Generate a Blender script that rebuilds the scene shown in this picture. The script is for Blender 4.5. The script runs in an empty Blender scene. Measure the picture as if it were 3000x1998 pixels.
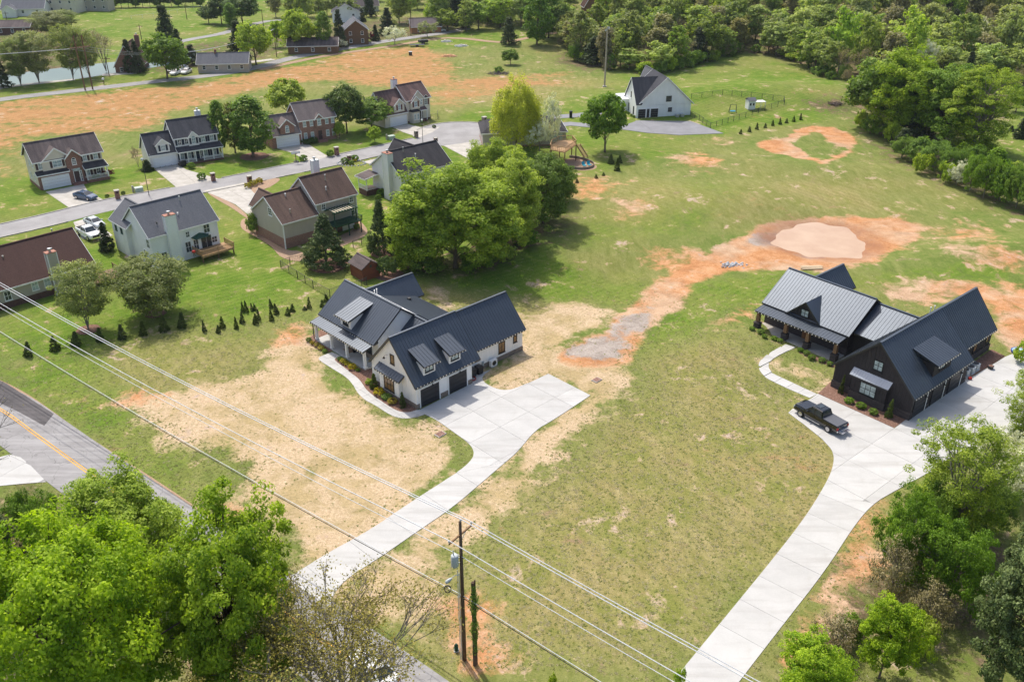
import bpy, bmesh, math, random
import numpy as np
from mathutils import Vector, Matrix, noise as mnoise
sc = bpy.context.scene
# ---------------------------------------------------------------- camera, sky, sun, exposure
CAM_H = 54.0; PITCH = 28.05; ROLL = 0.1; FPX = 2600.0
SUN_AZ, SUN_EL = 119.0, 56.5          # direction towards the sun, degrees counter-clockwise from +X
cd = bpy.data.cameras.new('camera'); cam = bpy.data.objects.new('camera', cd); sc.collection.objects.link(cam)
cd.sensor_width = 36.0; cd.lens = FPX / 3000.0 * 36.0; cd.clip_start = 0.5; cd.clip_end = 9000
cam.location = (0, 0, CAM_H)
cam.rotation_euler = (Matrix.Rotation(math.radians(90 - PITCH), 3, 'X') @ Matrix.Rotation(math.radians(ROLL), 3, 'Z')).to_euler()
sc.camera = cam
world = bpy.data.worlds.new('World'); sc.world = world; world.use_nodes = True
wn = world.node_tree; wn.nodes.clear()
sky = wn.nodes.new('ShaderNodeTexSky'); sky.sky_type = 'NISHITA'; sky.sun_disc = False
sky.sun_elevation = math.radians(SUN_EL); sky.sun_rotation = math.radians(90 - SUN_AZ)
sky.dust_density = 3.5; sky.air_density = 1.0; sky.ozone_density = 0.6
bg = wn.nodes.new('ShaderNodeBackground'); bg.inputs['Strength'].default_value = 0.15
wo = wn.nodes.new('ShaderNodeOutputWorld')
wn.links.new(sky.outputs[0], bg.inputs['Color']); wn.links.new(bg.outputs[0], wo.inputs['Surface'])
sd = bpy.data.lights.new('sun', 'SUN'); sd.energy = 3.0; sd.angle = math.radians(0.6); sd.color = (1.0, 0.95, 0.87)
sun = bpy.data.objects.new('sun', sd); sc.collection.objects.link(sun)
_sv = Vector((math.cos(math.radians(SUN_AZ)) * math.cos(math.radians(SUN_EL)), math.sin(math.radians(SUN_AZ)) * math.cos(math.radians(SUN_EL)), math.sin(math.radians(SUN_EL))))
sun.rotation_euler = _sv.to_track_quat('Z', 'Y').to_euler(); sun.location = _sv * 400
sc.view_settings.view_transform = 'Standard'; sc.view_settings.look = 'None'
sc.view_settings.exposure = 0.43; sc.view_settings.gamma = 1.0; sc.view_settings.use_curve_mapping = False
sc.render.engine = 'CYCLES'
sc.cycles.max_bounces = 6; sc.cycles.diffuse_bounces = 3; sc.cycles.glossy_bounces = 2; sc.cycles.transmission_bounces = 4
sc.cycles.transparent_max_bounces = 6; sc.cycles.volume_bounces = 0
R = random.Random(7); NR = np.random.RandomState(11)
COL = sc.collection

# ---------------------------------------------------------------- surveying: map points of the photographed site
_th = math.radians(PITCH); _ro = math.radians(ROLL)
_F = np.array([0, math.cos(_th), -math.sin(_th)]); _X = np.array([1., 0, 0]); _Y = np.cross(_X, _F)
_Rt = math.cos(_ro) * _X + math.sin(_ro) * _Y; _Up = -math.sin(_ro) * _X + math.cos(_ro) * _Y
_C = np.array([0, 0, CAM_H])
def sstep(a, b, x): 
    t = np.clip((np.asarray(x, float) - a) / (b - a), 0, 1); return t * t * (3 - 2 * t)
BUMPS = [(22, 118, 16, 5, -0.5, 40), (37, 156, 22, 11, 1.6, 8), (17, 124, 18, 6, -.9, 35), (78, 131, 18, 6, 1.5, 10), (66, 241, 36, 13, 3.0, 8), (60, 175, 24, 7, 1.1, -12), (28, 100, 9, 5, .5, 60)]
PND = (51., 137.6, 7.9, 7.2)
def terrain(x, y):
    x = np.asarray(x, float); y = np.asarray(y, float)
    z = sstep(290, 520, y) * sstep(-40, 60, x) * 26.0
    z = z + sstep(560, 1500, y) * 60.0 + sstep(330, 420, y) * 1.5 * np.sin(x / 37. + y / 51.) * np.clip((np.abs(x)) / 60, 0, 1)
    for cx, cy, sx, sy, a, an in BUMPS:
        c, s = math.cos(math.radians(an)), math.sin(math.radians(an)); dx, dy = x - cx, y - cy
        u, v = dx * c + dy * s, -dx * s + dy * c
        z = z + a * np.exp(-(u / sx) ** 2 - (v / sy) ** 2)
    z = z * sstep(1.0, 2.1, np.hypot((x - PND[0]) / PND[2], (y - PND[1]) / PND[3]))
    u, v = (x - PND[0]) / PND[2], (y - PND[1]) / PND[3]; z = z - 1.1 * np.exp(-((u * u + v * v) * (1 + .20 * np.sin(2 * np.arctan2(v, u) + 2.2) + .16 * np.sin(3 * np.arctan2(v, u) + 1.2) + .10 * np.sin(7 * np.arctan2(v, u)) + .06 * np.sin(13 * np.arctan2(v, u)))) ** 2)
    return z
def _ray(px, py):
    d = _F * FPX + _Rt * (px - 1500) - _Up * (py - 999); return d / np.linalg.norm(d)
def G(px, py, z=None):
    """survey point: ground position seen at that place of the site photograph"""
    d = _ray(px, py)
    if z is not None:
        return Vector(_C + d * ((z - CAM_H) / d[2]))
    zz = 0.0
    for _ in range(40):
        p = _C + d * ((zz - CAM_H) / d[2]); nz = float(terrain(p[0], p[1])); zz = zz * .5 + nz * .5
    return Vector((p[0], p[1], float(terrain(p[0], p[1]))))
def GD(x, y): return G(x * 1.2739, y * 1.2739)
def height_at(px, py, P):
    d = _ray(px, py); t = (P[0] * d[0] + P[1] * d[1]) / (d[0] ** 2 + d[1] ** 2)
    return float((_C + t * d)[2]) - P[2]
def width_at(wpx, P):
    return wpx / FPX * float(np.dot(np.array(P) - _C, _F))

# ---------------------------------------------------------------- materials
MATS = {}
class N:
    def __init__(s, name):
        s.m = bpy.data.materials.new(name); s.m.use_nodes = True; s.t = s.m.node_tree; s.t.nodes.clear()
        s.out = s.t.nodes.new('ShaderNodeOutputMaterial'); MATS[name] = s.m
    def n(s, typ, **kw):
        nd = s.t.nodes.new(typ)
        for k, v in kw.items():
            if k.startswith('i_'):
                key = k[2:]; key = int(key) if key.isdigit() else key.replace('_', ' ')
                if hasattr(v, 'is_output') or isinstance(v, bpy.types.NodeSocket): s.t.links.new(v, nd.inputs[key])
                else: nd.inputs[key].default_value = v
            else: setattr(nd, k, v)
        return nd
    def noise(s, vec, scale, detail=3, rough=.55, dist=0.):
        return s.n('ShaderNodeTexNoise', i_Vector=vec, i_Scale=scale, i_Detail=detail, i_Roughness=rough, i_Distortion=dist).outputs[0]
    def ramp(s, fac, stops, interp='LINEAR'):
        r = s.n('ShaderNodeValToRGB', i_0=fac); cr = r.color_ramp; cr.interpolation = interp
        while len(cr.elements) < len(stops): cr.elements.new(.5)
        for e, (p, c) in zip(cr.elements, stops):
            e.position = p; e.color = (c, c, c, 1) if not isinstance(c, tuple) else (*c, 1)
        return r.outputs[0]
    def mix(s, fac, a, b, typ='MIX'):
        m = s.n('ShaderNodeMix', data_type='RGBA', blend_type=typ)
        for sock, v in ((m.inputs[0], fac), (m.inputs[6], a), (m.inputs[7], b)):
            if isinstance(v, bpy.types.NodeSocket): s.t.links.new(v, sock)
            elif isinstance(v, tuple): sock.default_value = (*v, 1) if len(v) == 3 else v
            else: sock.default_value = v
        return m.outputs[2]
    def math(s, op, a, b=None, c=None, clamp=False):
        m = s.n('ShaderNodeMath', operation=op, use_clamp=clamp)
        for i, v in enumerate((a, b, c)):
            if v is None: continue
            if isinstance(v, bpy.types.NodeSocket): s.t.links.new(v, m.inputs[i])
            else: m.inputs[i].default_value = v
        return m.outputs[0]
    def coord(s, kind='Object'): return s.n('ShaderNodeTexCoord').outputs[kind]
    def mapping(s, vec, scale=(1, 1, 1), rot=(0, 0, 0)):
        return s.n('ShaderNodeMapping', i_Vector=vec, i_Scale=scale, i_Rotation=rot).outputs[0]
    def pbr(s, color, rough=.8, bump=None, bstr=.3, bdist=.05, metal=0., spec=.3, **kw):
        b = s.n('ShaderNodeBsdfPrincipled', i_Roughness=rough, i_Metallic=metal)
        b.inputs['Specular IOR Level'].default_value = spec
        if isinstance(color, bpy.types.NodeSocket): s.t.links.new(color, b.inputs['Base Color'])
        else: b.inputs['Base Color'].default_value = (*color, 1)
        if bump is not None:
            bp = s.n('ShaderNodeBump', i_Strength=bstr, i_Distance=bdist, i_Height=bump); s.t.links.new(bp.outputs[0], b.inputs['Normal'])
        for k, v in kw.items(): b.inputs[k.replace('_', ' ')].default_value = v
        s.t.links.new(b.outputs[0], s.out.inputs['Surface']); return b
def plain(name, c, rough=.7, var=.12, scale=1.5, metal=0., spec=.3, bump=0., bscale=20.):
    if name in MATS: return MATS[name]
    n = N(name); co = n.coord()
    a = n.noise(co, scale, 4, .6); a2 = n.noise(co, scale * 9, 2, .6)
    f = n.math('ADD', n.math('MULTIPLY', a, .65), n.math('MULTIPLY', a2, .35))
    col = n.ramp(f, [(.25, tuple(max(0, v * (1 - var)) for v in c)), (.75, tuple(min(1, v * (1 + var)) for v in c))])
    n.pbr(col, rough, n.noise(co, bscale, 3) if bump else None, bump, .02, metal, spec); return n.m
def siding(name, c, pitch=.2, dirt=.1):
    if name in MATS: return MATS[name]
    n = N(name); co = n.coord(); sx = n.n('ShaderNodeSeparateXYZ', i_0=co)
    f = n.math('FRACT', n.math('MULTIPLY', sx.outputs[2], 1 / pitch))
    line = n.ramp(f, [(0, .78), (.12, 1.), (1., .98)])
    g = n.ramp(n.noise(n.mapping(co, (.6, .6, .25)), 1.3, 4), [(.3, tuple(v * (1 - dirt) for v in c)), (.7, c)])
    n.pbr(n.mix(1., g, line, 'MULTIPLY'), .6, f, .5, .03); return n.m
def brick(name, c1, c2, mortar, sc_=1.):
    if name in MATS: return MATS[name]
    n = N(name); co = n.coord(); sx = n.n('ShaderNodeSeparateXYZ', i_0=co)
    v = n.n('ShaderNodeCombineXYZ', i_0=n.math('ADD', sx.outputs[0], sx.outputs[1]), i_1=sx.outputs[2], i_2=0.)
    b = n.n('ShaderNodeTexBrick', i_Vector=v.outputs[0], i_Scale=4.2 * sc_, i_Color1=(*c1, 1), i_Color2=(*c2, 1), i_Mortar=(*mortar, 1))
    b.inputs['Mortar Size'].default_value = .02; b.inputs['Brick Width'].default_value = .9; b.inputs['Row Height'].default_value = .32
    g = n.mix(.5, b.outputs[0], n.ramp(n.noise(co, 2.2, 5, .7), [(.3, (.55, .5, .48)), (.7, (1, 1, 1))]), 'MULTIPLY')
    n.pbr(g, .85, b.outputs[1], -.4, .02); return n.m
def shingle(name, c, streak=.35):
    if name in MATS: return MATS[name]
    n = N(name); co = n.coord()
    sp = n.noise(n.mapping(co, (1, 1, 1)), 7, 3, .8)
    st = n.noise(n.mapping(co, (1.2, .18, .18)), 1.1, 4, .6)
    sx = n.n('ShaderNodeSeparateXYZ', i_0=co); rows = n.ramp(n.math('FRACT', n.math('MULTIPLY', sx.outputs[2], 6.5)), [(0, .8), (.3, 1), (1, 1)])
    a = n.ramp(sp, [(.25, tuple(v * .68 for v in c)), (.75, tuple(min(1, v * 1.32) for v in c))])
    a = n.mix(streak, a, n.ramp(st, [(.35, (.35, .35, .37)), (.62, (1.15, 1.1, 1.08))]), 'MULTIPLY')
    n.pbr(n.mix(.8, a, rows, 'MULTIPLY'), .95, sp, .4, .03, spec=.12); return n.m
def metalroof(name, c, rough=.42, spec=.5):
    if name in MATS: return MATS[name]
    n = N(name); co = n.coord(); a = n.noise(co, .7, 4, .6)
    col = n.ramp(a, [(.3, tuple(v * .93 for v in c)), (.7, tuple(v * 1.07 for v in c))])
    b = n.pbr(col, rough, None, 0, .02, metal=.35, spec=spec); return n.m
def boardwood(name, c, rough=.75):
    if name in MATS: return MATS[name]
    n = N(name); co = n.coord(); g = n.noise(n.mapping(co, (3, 3, .5)), 4, 5, .65)
    n.pbr(n.ramp(g, [(.3, tuple(v * .6 for v in c)), (.7, tuple(min(1, v * 1.3) for v in c))]), rough, g, .3, .02); return n.m
def leafmat(name, lo, hi, trans=.35, rough=.6, spec=.25, rnd=.14, hue=.024):
    """foliage: leaf colour runs from lo to hi with each leaf's own tint; each tree differs a little"""
    n = N(name)
    at = n.n('ShaderNodeAttribute', attribute_name='tint').outputs['Fac']
    col = n.ramp(at, [(0., lo), (1., hi)])
    oi = n.n('ShaderNodeObjectInfo').outputs['Random']
    vv = n.math('ADD', n.math('MULTIPLY', oi, 2 * rnd), 1 - rnd)
    hs = n.n('ShaderNodeHueSaturation', i_Color=col, i_Value=vv, i_Saturation=n.math('ADD', n.math('MULTIPLY', n.math('FRACT', n.math('MULTIPLY', oi, 7.31)), hue * 10), 1 - hue * 5),
             i_Hue=n.math('ADD', n.math('MULTIPLY', n.math('FRACT', n.math('MULTIPLY', oi, 3.7)), hue), .5 - hue / 2))
    b = n.pbr(hs.outputs[0], rough, spec=spec)
    tr = n.n('ShaderNodeBsdfTranslucent', i_Color=n.mix(1., hs.outputs[0], (1.25, 1.3, .6), 'MULTIPLY'))
    mx = n.n('ShaderNodeMixShader', i_0=trans); n.t.links.new(b.outputs[0], mx.inputs[1]); n.t.links.new(tr.outputs[0], mx.inputs[2])
    n.t.links.new(mx.outputs[0], n.out.inputs['Surface']); return n.m
def glassmat(name, c=(.06, .08, .10), rough=.08, sp=.6):
    if name in MATS: return MATS[name]
    n = N(name); co = n.coord(); n.pbr(n.ramp(n.noise(co, 1.7, 2), [(.35, tuple(v * .7 for v in c)), (.65, tuple(min(1, v * 1.3) for v in c))]), rough, spec=sp); return n.m
white = plain('white_trim', (.80, .80, .78), .5, .05)
M_conc = None

# ---------------------------------------------------------------- mesh helpers
class MB:
    def __init__(s): s.v = []; s.f = []; s.mi = []
    def add(s, vs, fs, mi=0):
        b = len(s.v); s.v += [tuple(p) for p in vs]; s.f += [tuple(b + i for i in f) for f in fs]; s.mi += [mi] * len(fs); return s
    def box(s, x0, x1, y0, y1, z0, z1, mi=0):
        if x0 > x1: x0, x1 = x1, x0
        if y0 > y1: y0, y1 = y1, y0
        vs = [(x0, y0, z0), (x1, y0, z0), (x1, y1, z0), (x0, y1, z0), (x0, y0, z1), (x1, y0, z1), (x1, y1, z1), (x0, y1, z1)]
        return s.add(vs, [(0, 3, 2, 1), (4, 5, 6, 7), (0, 1, 5, 4), (1, 2, 6, 5), (2, 3, 7, 6), (3, 0, 4, 7)], mi)
    def taper(s, x0, x1, y0, y1, z0, z1, ix, iy, mi=0):
        vs = [(x0, y0, z0), (x1, y0, z0), (x1, y1, z0), (x0, y1, z0), (x0 + ix, y0 + iy, z1), (x1 - ix, y0 + iy, z1), (x1 - ix, y1 - iy, z1), (x0 + ix, y1 - iy, z1)]
        return s.add(vs, [(0, 3, 2, 1), (4, 5, 6, 7), (0, 1, 5, 4), (1, 2, 6, 5), (2, 3, 7, 6), (3, 0, 4, 7)], mi)
    def prism(s, poly, z0, z1, mi=0):
        n = len(poly); a = sum(poly[i][0] * poly[(i + 1) % n][1] - poly[(i + 1) % n][0] * poly[i][1] for i in range(n))
        if a < 0: poly = poly[::-1]
        vs = [(p[0], p[1], z0) for p in poly] + [(p[0], p[1], z1) for p in poly]
        return s.add(vs, [tuple(range(n, 2 * n)), tuple(range(n - 1, -1, -1))] + [(i, (i + 1) % n, n + (i + 1) % n, n + i) for i in range(n)], mi)
    def beam(s, a, b, w, h=None, mi=0):
        a = Vector(a); b = Vector(b); d = (b - a).normalized(); h = h or w
        sd_ = d.cross(Vector((0, 0, 1)));
        if sd_.length < 1e-3: sd_ = Vector((1, 0, 0))
        sd_.normalize(); up = sd_.cross(d).normalized(); sd_ = sd_ * w / 2; up = up * h / 2
        vs = [a - sd_ - up, a + sd_ - up, a + sd_ + up, a - sd_ + up, b - sd_ - up, b + sd_ - up, b + sd_ + up, b - sd_ + up]
        return s.add(vs, [(0, 1, 2, 3), (7, 6, 5, 4), (0, 4, 5, 1), (1, 5, 6, 2), (2, 6, 7, 3), (3, 7, 4, 0)], mi)
    def tube(s, pts, rad, n=6, mi=0, cap=True):
        pts = [Vector(p) for p in pts]; k = len(pts)
        if not hasattr(rad, '__len__'): rad = [rad] * k
        b = len(s.v); ref = Vector((.31, .95, .05))
        for i, p in enumerate(pts):
            d = (pts[min(i + 1, k - 1)] - pts[max(i - 1, 0)])
            d = d.normalized() if d.length > 1e-6 else Vector((0, 0, 1))
            u = d.cross(ref)
            if u.length < .05: u = d.cross(Vector((1, 0, 0)))
            u.normalize(); w = d.cross(u)
            for j in range(n):
                a = 2 * math.pi * j / n; s.v.append(tuple(p + (u * math.cos(a) + w * math.sin(a)) * rad[i]))
        for i in range(k - 1):
            for j in range(n):
                j2 = (j + 1) % n; s.f.append((b + i * n + j, b + i * n + j2, b + (i + 1) * n + j2, b + (i + 1) * n + j)); s.mi.append(mi)
        if cap:
            s.f.append(tuple(b + j for j in range(n - 1, -1, -1))); s.mi.append(mi)
            s.f.append(tuple(b + (k - 1) * n + j for j in range(n))); s.mi.append(mi)
        return s
    def cyl(s, x, y, z0, z1, r, n=10, r2=None, mi=0): return s.tube([(x, y, z0), (x, y, z1)], [r, r if r2 is None else r2], n, mi)
    def slab(s, quad, th, mi=0):
        """a flat four-sided sheet given thickness th downwards"""
        q = [Vector(p) for p in quad]; nn = (q[1] - q[0]).cross(q[-1] - q[0]).normalized()
        if nn.z < 0: q = q[::-1]; nn = -nn
        m = len(q); lo = [p - nn * th for p in q]
        return s.add(q + lo, [tuple(range(m)), tuple(range(2 * m - 1, m - 1, -1))] + [(i, m + i, m + (i + 1) % m, (i + 1) % m) for i in range(m)], mi)
    def mesh(s, name, mats, smooth=False):
        me = bpy.data.meshes.new(name); me.from_pydata(s.v, [], s.f)
        for m in (mats if isinstance(mats, (list, tuple)) else [mats]): me.materials.append(m)
        if any(s.mi): me.polygons.foreach_set('material_index', s.mi)
        if smooth: me.polygons.foreach_set('use_smooth', [True] * len(me.polygons))
        me.validate(); me.update(); return me
    def obj(s, name, mats, parent=None, smooth=False, **kw):
        return link(name, s.mesh(name, mats, smooth), parent, **kw)
def link(name, me, parent=None, loc=None, rotz=0, label=None, cat=None, group=None, kind=None):
    o = bpy.data.objects.new(name, me); COL.objects.link(o)
    if parent is not None: o.parent = parent
    if loc is not None: o.location = loc
    if rotz: o.rotation_euler = (0, 0, rotz)
    if label: o['label'] = label
    if cat: o['category'] = cat
    if group: o['group'] = group
    if kind: o['kind'] = kind
    return o
def thing(name, label, cat, loc=(0, 0, 0), rotz=0, group=None): return link(name, None, None, loc, rotz, label, cat, group)
def dup(root, loc, rotz=0, label=None, scale=None):
    r = root.copy(); COL.objects.link(r); r.location = loc; r.rotation_euler = (0, 0, rotz)
    if scale is not None: r.scale = scale
    if label: r['label'] = label
    for ch in root.children:
        c = ch.copy(); COL.objects.link(c); c.parent = r
        for g in ch.children:
            d = g.copy(); COL.objects.link(d); d.parent = c
    return r
def np_mesh(name, V, Q, mat, attrs=None, smooth=False):
    V = np.asarray(V, np.float32); Q = np.asarray(Q, np.int32); k = Q.shape[1]
    me = bpy.data.meshes.new(name); me.vertices.add(len(V)); me.vertices.foreach_set('co', V.ravel())
    me.loops.add(Q.size); me.loops.foreach_set('vertex_index', Q.ravel())
    me.polygons.add(len(Q)); me.polygons.foreach_set('loop_start', np.arange(0, Q.size, k, dtype=np.int32))
    me.polygons.foreach_set('loop_total', np.full(len(Q), k, np.int32))
    if smooth: me.polygons.foreach_set('use_smooth', np.ones(len(Q), bool))
    for an, (typ, data) in (attrs or {}).items():
        a = me.attributes.new(an, typ, 'POINT')
        a.data.foreach_set('value' if typ == 'FLOAT' else 'color', np.asarray(data, np.float32).ravel())
    me.update(calc_edges=True)
    if mat: me.materials.append(mat)
    return me
def clip(poly, a, b, c):
    """part of a 2-D polygon where a*x+b*y<=c"""
    out = []; n = len(poly)
    for i in range(n):
        p, q = poly[i], poly[(i + 1) % n]; dp, dq = a * p[0] + b * p[1] - c, a * q[0] + b * q[1] - c
        if dp <= 0: out.append(p)
        if dp * dq < 0: t = dp / (dp - dq); out.append((p[0] + (q[0] - p[0]) * t, p[1] + (q[1] - p[1]) * t))
    return out
def area(poly): return abs(sum(poly[i][0] * poly[(i + 1) % len(poly)][1] - poly[(i + 1) % len(poly)][0] * poly[i][1] for i in range(len(poly)))) / 2
def smooth_poly(P, it=2, closed=True):
    for _ in range(it):
        Q = []; n = len(P)
        for i in range(n if closed else n - 1):
            p, q = P[i], P[(i + 1) % n]; Q += [(p[0] * .75 + q[0] * .25, p[1] * .75 + q[1] * .25), (p[0] * .25 + q[0] * .75, p[1] * .25 + q[1] * .75)]
        P = Q if closed else [P[0]] + Q + [P[-1]]
    return P
def sdist(poly, X, Y):
    """signed distance (inside positive) of points to polygon"""
    ins = np.zeros(X.shape, bool); d = np.full(X.shape, 1e9); n = len(poly)
    for i in range(n):
        (x1, y1), (x2, y2) = poly[i], poly[(i + 1) % n]
        if y1 != y2: ins ^= ((y1 > Y) != (y2 > Y)) & (X < (x2 - x1) * (Y - y1) / (y2 - y1) + x1)
        ex, ey = x2 - x1, y2 - y1; L = ex * ex + ey * ey + 1e-9
        t = np.clip(((X - x1) * ex + (Y - y1) * ey) / L, 0, 1); d = np.minimum(d, np.hypot(X - x1 - t * ex, Y - y1 - t * ey))
    return np.where(ins, d, -d)
# ---------------------------------------------------------------- ground
def W2(pts, it=0):
    """outline surveyed from the photograph -> ground coordinates"""
    P = [tuple(GD(x, y)[:2]) for x, y in pts]; return smooth_poly(P, it) if it else P
GREG = {
 'straw': [(1., [(700,785),(640,800),(600,850),(560,880),(450,865),(400,900),(300,905),(290,930),(400,990),(480,1020),(610,1060),(570,1120),(600,1180),(700,1240),(720,1290),(800,1240),(940,1150),(1050,1080),(1080,1030),(1020,1000),(940,975),(870,960),(820,900),(760,860),(730,815)]),
           (1., [(1105,870),(1200,800),(1400,820),(1440,880),(1330,985),(1260,1050),(1200,1140),(1080,1230),(1000,1290),(980,1380),(880,1440),(790,1400),(780,1370),(900,1290),(1100,1130),(1190,1040),(1240,980),(1356,912),(1253,860),(1170,895)]),
           (1., [(1200,715),(1300,695),(1390,712),(1385,740),(1350,765),(1290,800),(1200,800),(1195,740)]), (.8, [(975,665),(1040,690),(1050,712),(1010,700)]),
           (.75, [(1770,820),(1810,830),(1860,850),(1905,880),(1900,890),(1850,870),(1800,845)]), (.5, [(480,1130),(560,1150),(620,1210),(700,1270),(640,1260),(520,1170)]),
           (.55, [(1000,1290),(1010,1400),(1000,1500),(900,1500),(860,1440),(960,1330)])],
 'clay': [(1.2, [(1640,590),(1700,545),(1780,505),(1900,498),(2000,505),(2110,510),(2135,535),(2060,585),(1960,615),(1870,625),(1750,618),(1660,628),(1600,650),(1560,700),(1500,750),(1440,800),(1430,832),(1360,842),(1300,815),(1370,765),(1420,730),(1490,690),(1500,655),(1560,622)]),
          (.62, [(2010,660),(2100,640),(2250,650),(2400,635),(2400,760),(2300,790),(2250,680),(2120,720)]), (.8, [(2290,690),(2400,680),(2400,800),(2340,810),(2300,770)]),
          (1.35, [(1735,332),(1800,322),(1870,362),(1900,372),(1860,368),(1760,345)]), (.6, [(1640,322),(1700,318),(1700,335),(1650,335)]), (1.35, [(1870,293),(1925,292),(1978,325),(1940,345),(1890,312)]),
          (1.3, [(1868,290),(1800,318),(1775,335),(1800,330),(1880,298)]), (1.3, [(1880,372),(1955,342),(1960,350),(1890,376)]), (.62, [(1530,355),(1640,350),(1690,372),(1560,390)]), (.55, [(1300,440),(1380,400),(1440,420),(1400,450),(1310,470)]),
          (.6, [(1590,750),(1680,715),(1740,700),(1740,740),(1640,755)]), (.5, [(590,775),(700,735),(720,760),(690,790),(620,805)]), (.6, [(1255,440),(1330,425),(1310,470),(1265,475)]),
          (.53, [(1390,440),(1480,470),(1460,500),(1400,480)]), (.5, [(440,1110),(560,1150),(600,1220),(520,1190)]), (.55, [(1020,1330),(1120,1350),(1160,1568),(1030,1520),(990,1420)]),
          (.55, [(1960,1100),(2100,1140),(2040,1250),(1960,1450),(1830,1568),(1760,1540),(1900,1330),(1960,1230)]), 
          (.5, [(230,900),(290,880),(400,900),(300,940)]), (.52, [(1480,560),(1640,575),(1660,640),(1500,640)]), (.5,[(2120,520),(2260,500),(2355,560),(2355,640),(2140,600)])],
 'lush': [(1., [(-80,430),(60,410),(300,385),(480,372),(640,345),(760,315),(860,290),(1000,285),(1130,300),(1300,300),(1440,300),(1600,320),(1560,350),(1450,385),(1390,400),(1280,430),(1250,520),(1240,620),(1000,660),(900,640),(760,680),(720,700),(560,745),(300,785),(100,815),(-80,800)]),
          (.95, [(1000,275),(1130,240),(1250,225),(1400,190),(1500,140),(1620,120),(1720,122),(1900,170),(1970,205),(1960,250),(1850,290),(1700,315),(1560,310),(1400,285),(1200,290)]),
          (.95, [(990,655),(1050,610),(1250,560),(1330,610),(1500,635),(1495,680),(1420,695),(1250,685),(1120,670),(1050,668)]), (.9, [(1550,660),(1740,625),(1830,615),(1960,640),(2110,615),(2355,590),(2355,640),(2000,665),(1740,705),(1620,735),(1500,810),(1450,835),(1500,760)]),
          (.85, [(-80,860),(0,835),(200,805),(600,750),(600,800),(500,850),(300,890),(330,960),(470,1060),(420,1160),(330,1110),(240,1000),(0,870)]),
          (1., [(-80,-10),(300,10),(640,-20),(700,80),(640,140),(500,165),(200,210),(-80,225),(-80,40)]), (1., [(-80,200),(250,170),(560,150),(800,110),(1000,70),(1180,60),(1200,92),(1000,112),(800,132),(600,175),(300,212),(-80,245)]),
          (1., [(1050,70),(1230,60),(1250,95),(1150,95),(1040,85)]), (.7, [(1420,400),(1600,420),(1760,430),(1650,520),(1480,560),(1300,560),(1380,480)]), (.9, [(2230,310),(2370,230),(2600,210),(2600,560),(2400,470),(2240,390)]),
          (.7, [(1150,300),(1260,290),(1600,330),(1500,380),(1360,400)]), (.8,[(1850,1440),(2050,1400),(2300,1460),(2355,1568),(2000,1568)])],
 'dry': [(.75, [(1130,1260),(1250,1080),(1440,900),(1560,790),(1700,760),(1760,860),(1860,940),(1915,1060),(1880,1130),(1560,1568),(1000,1568),(960,1450)]), (.6, [(300,780),(560,755),(700,740),(700,800),(560,860),(420,870),(300,890)]),
         (.5, [(1300,400),(1600,380),(1900,400),(2200,480),(2000,520),(1700,500),(1400,560)]), (.7, [(1000,260),(850,215),(1150,170),(1320,180),(1270,230),(1100,245)]), (.8,[(960,660),(1130,680),(1400,715),(1330,760),(1190,740),(1020,700)])],
 'orange': [(1., [(-80,405),(-80,235),(250,212),(450,190),(640,152),(800,124),(930,104),(1010,112),(1060,160),(1020,200),(900,200),(760,190),(640,198),(520,235),(400,255),(340,300),(240,300),(40,320)]), (.85, [(950,215),(1100,175),(1270,165),(1290,190),(1180,215),(1000,250)]),
            (.8, [(-80,330),(40,320),(60,370),(-80,420)])],
 'gravel': [(.9, [(1375,775),(1450,722),(1500,700),(1490,745),(1440,800),(1410,832),(1360,832),(1300,805)]), (.85, [(1712,545),(1780,530),(1830,552),(1790,572),(1720,562)]), (.6, [(1930,560),(1960,575),(1880,600),(1800,585)])],
 'litter': [(1., [(2060,1300),(2355,1200),(2355,1600),(2280,1600),(2200,1480),(2060,1450),(1900,1560),(1860,1500),(1960,1300)]), (1., [(950,610),(1080,570),(1270,470),(1300,520),(1240,580),(1060,630),(960,650)]), (.8, [(1850,235),(1950,222),(2010,240),(1980,265),(1890,258)]),
            (1., [(1260,140),(1330,90),(1400,70),(2600,-60),(2600,200),(2360,225),(2240,300),(2180,350),(2240,400),(2355,450),(2420,520),(2300,460),(2150,410),(2080,380),(1990,290),(1985,215),(1960,190),(1900,160),(1720,118),(1640,125),(1520,138),(1420,160),(1330,160)]), (.9, [(-80,70),(120,60),(260,80),(200,170),(60,195),(-80,200)]),
            (.7, [(280,130),(400,110),(680,60),(700,100),(560,150),(300,175)]), (.8, [(700,60),(1000,30),(1100,60),(1000,90),(700,125)]), (.8, [(-60,1180),(60,1080),(150,1190),(-60,1400)])],
}
rad = [3, 12, 22]; r = 30.
while r < 760: rad.append(r); r += max(.42, r * .0062)
while r < 6000: rad.append(r); r *= 1.16
rad = np.array(rad); ang = np.radians(np.concatenate([np.linspace(150, 124, 14)[:-1], np.linspace(124, 56, 430), np.linspace(56, 30, 14)[1:]]))
RR, AA = np.meshgrid(rad, ang, indexing='ij'); GX = RR * np.cos(AA); GY = RR * np.sin(AA); GZ = terrain(GX, GY)
def lump(x, y, s):   # cheap smooth pseudo-noise for patch outlines
    return (np.sin(x / s + 1.3 * np.sin(y / s * .7)) * np.sin(y / s * 1.1 + 1.7 * np.sin(x / s * .6)) + .6 * np.sin(x / s * 2.3 + y / s * 1.9) * np.sin(y / s * 2.7 - x / s * 1.4)) / 1.6
CH = {}
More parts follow.
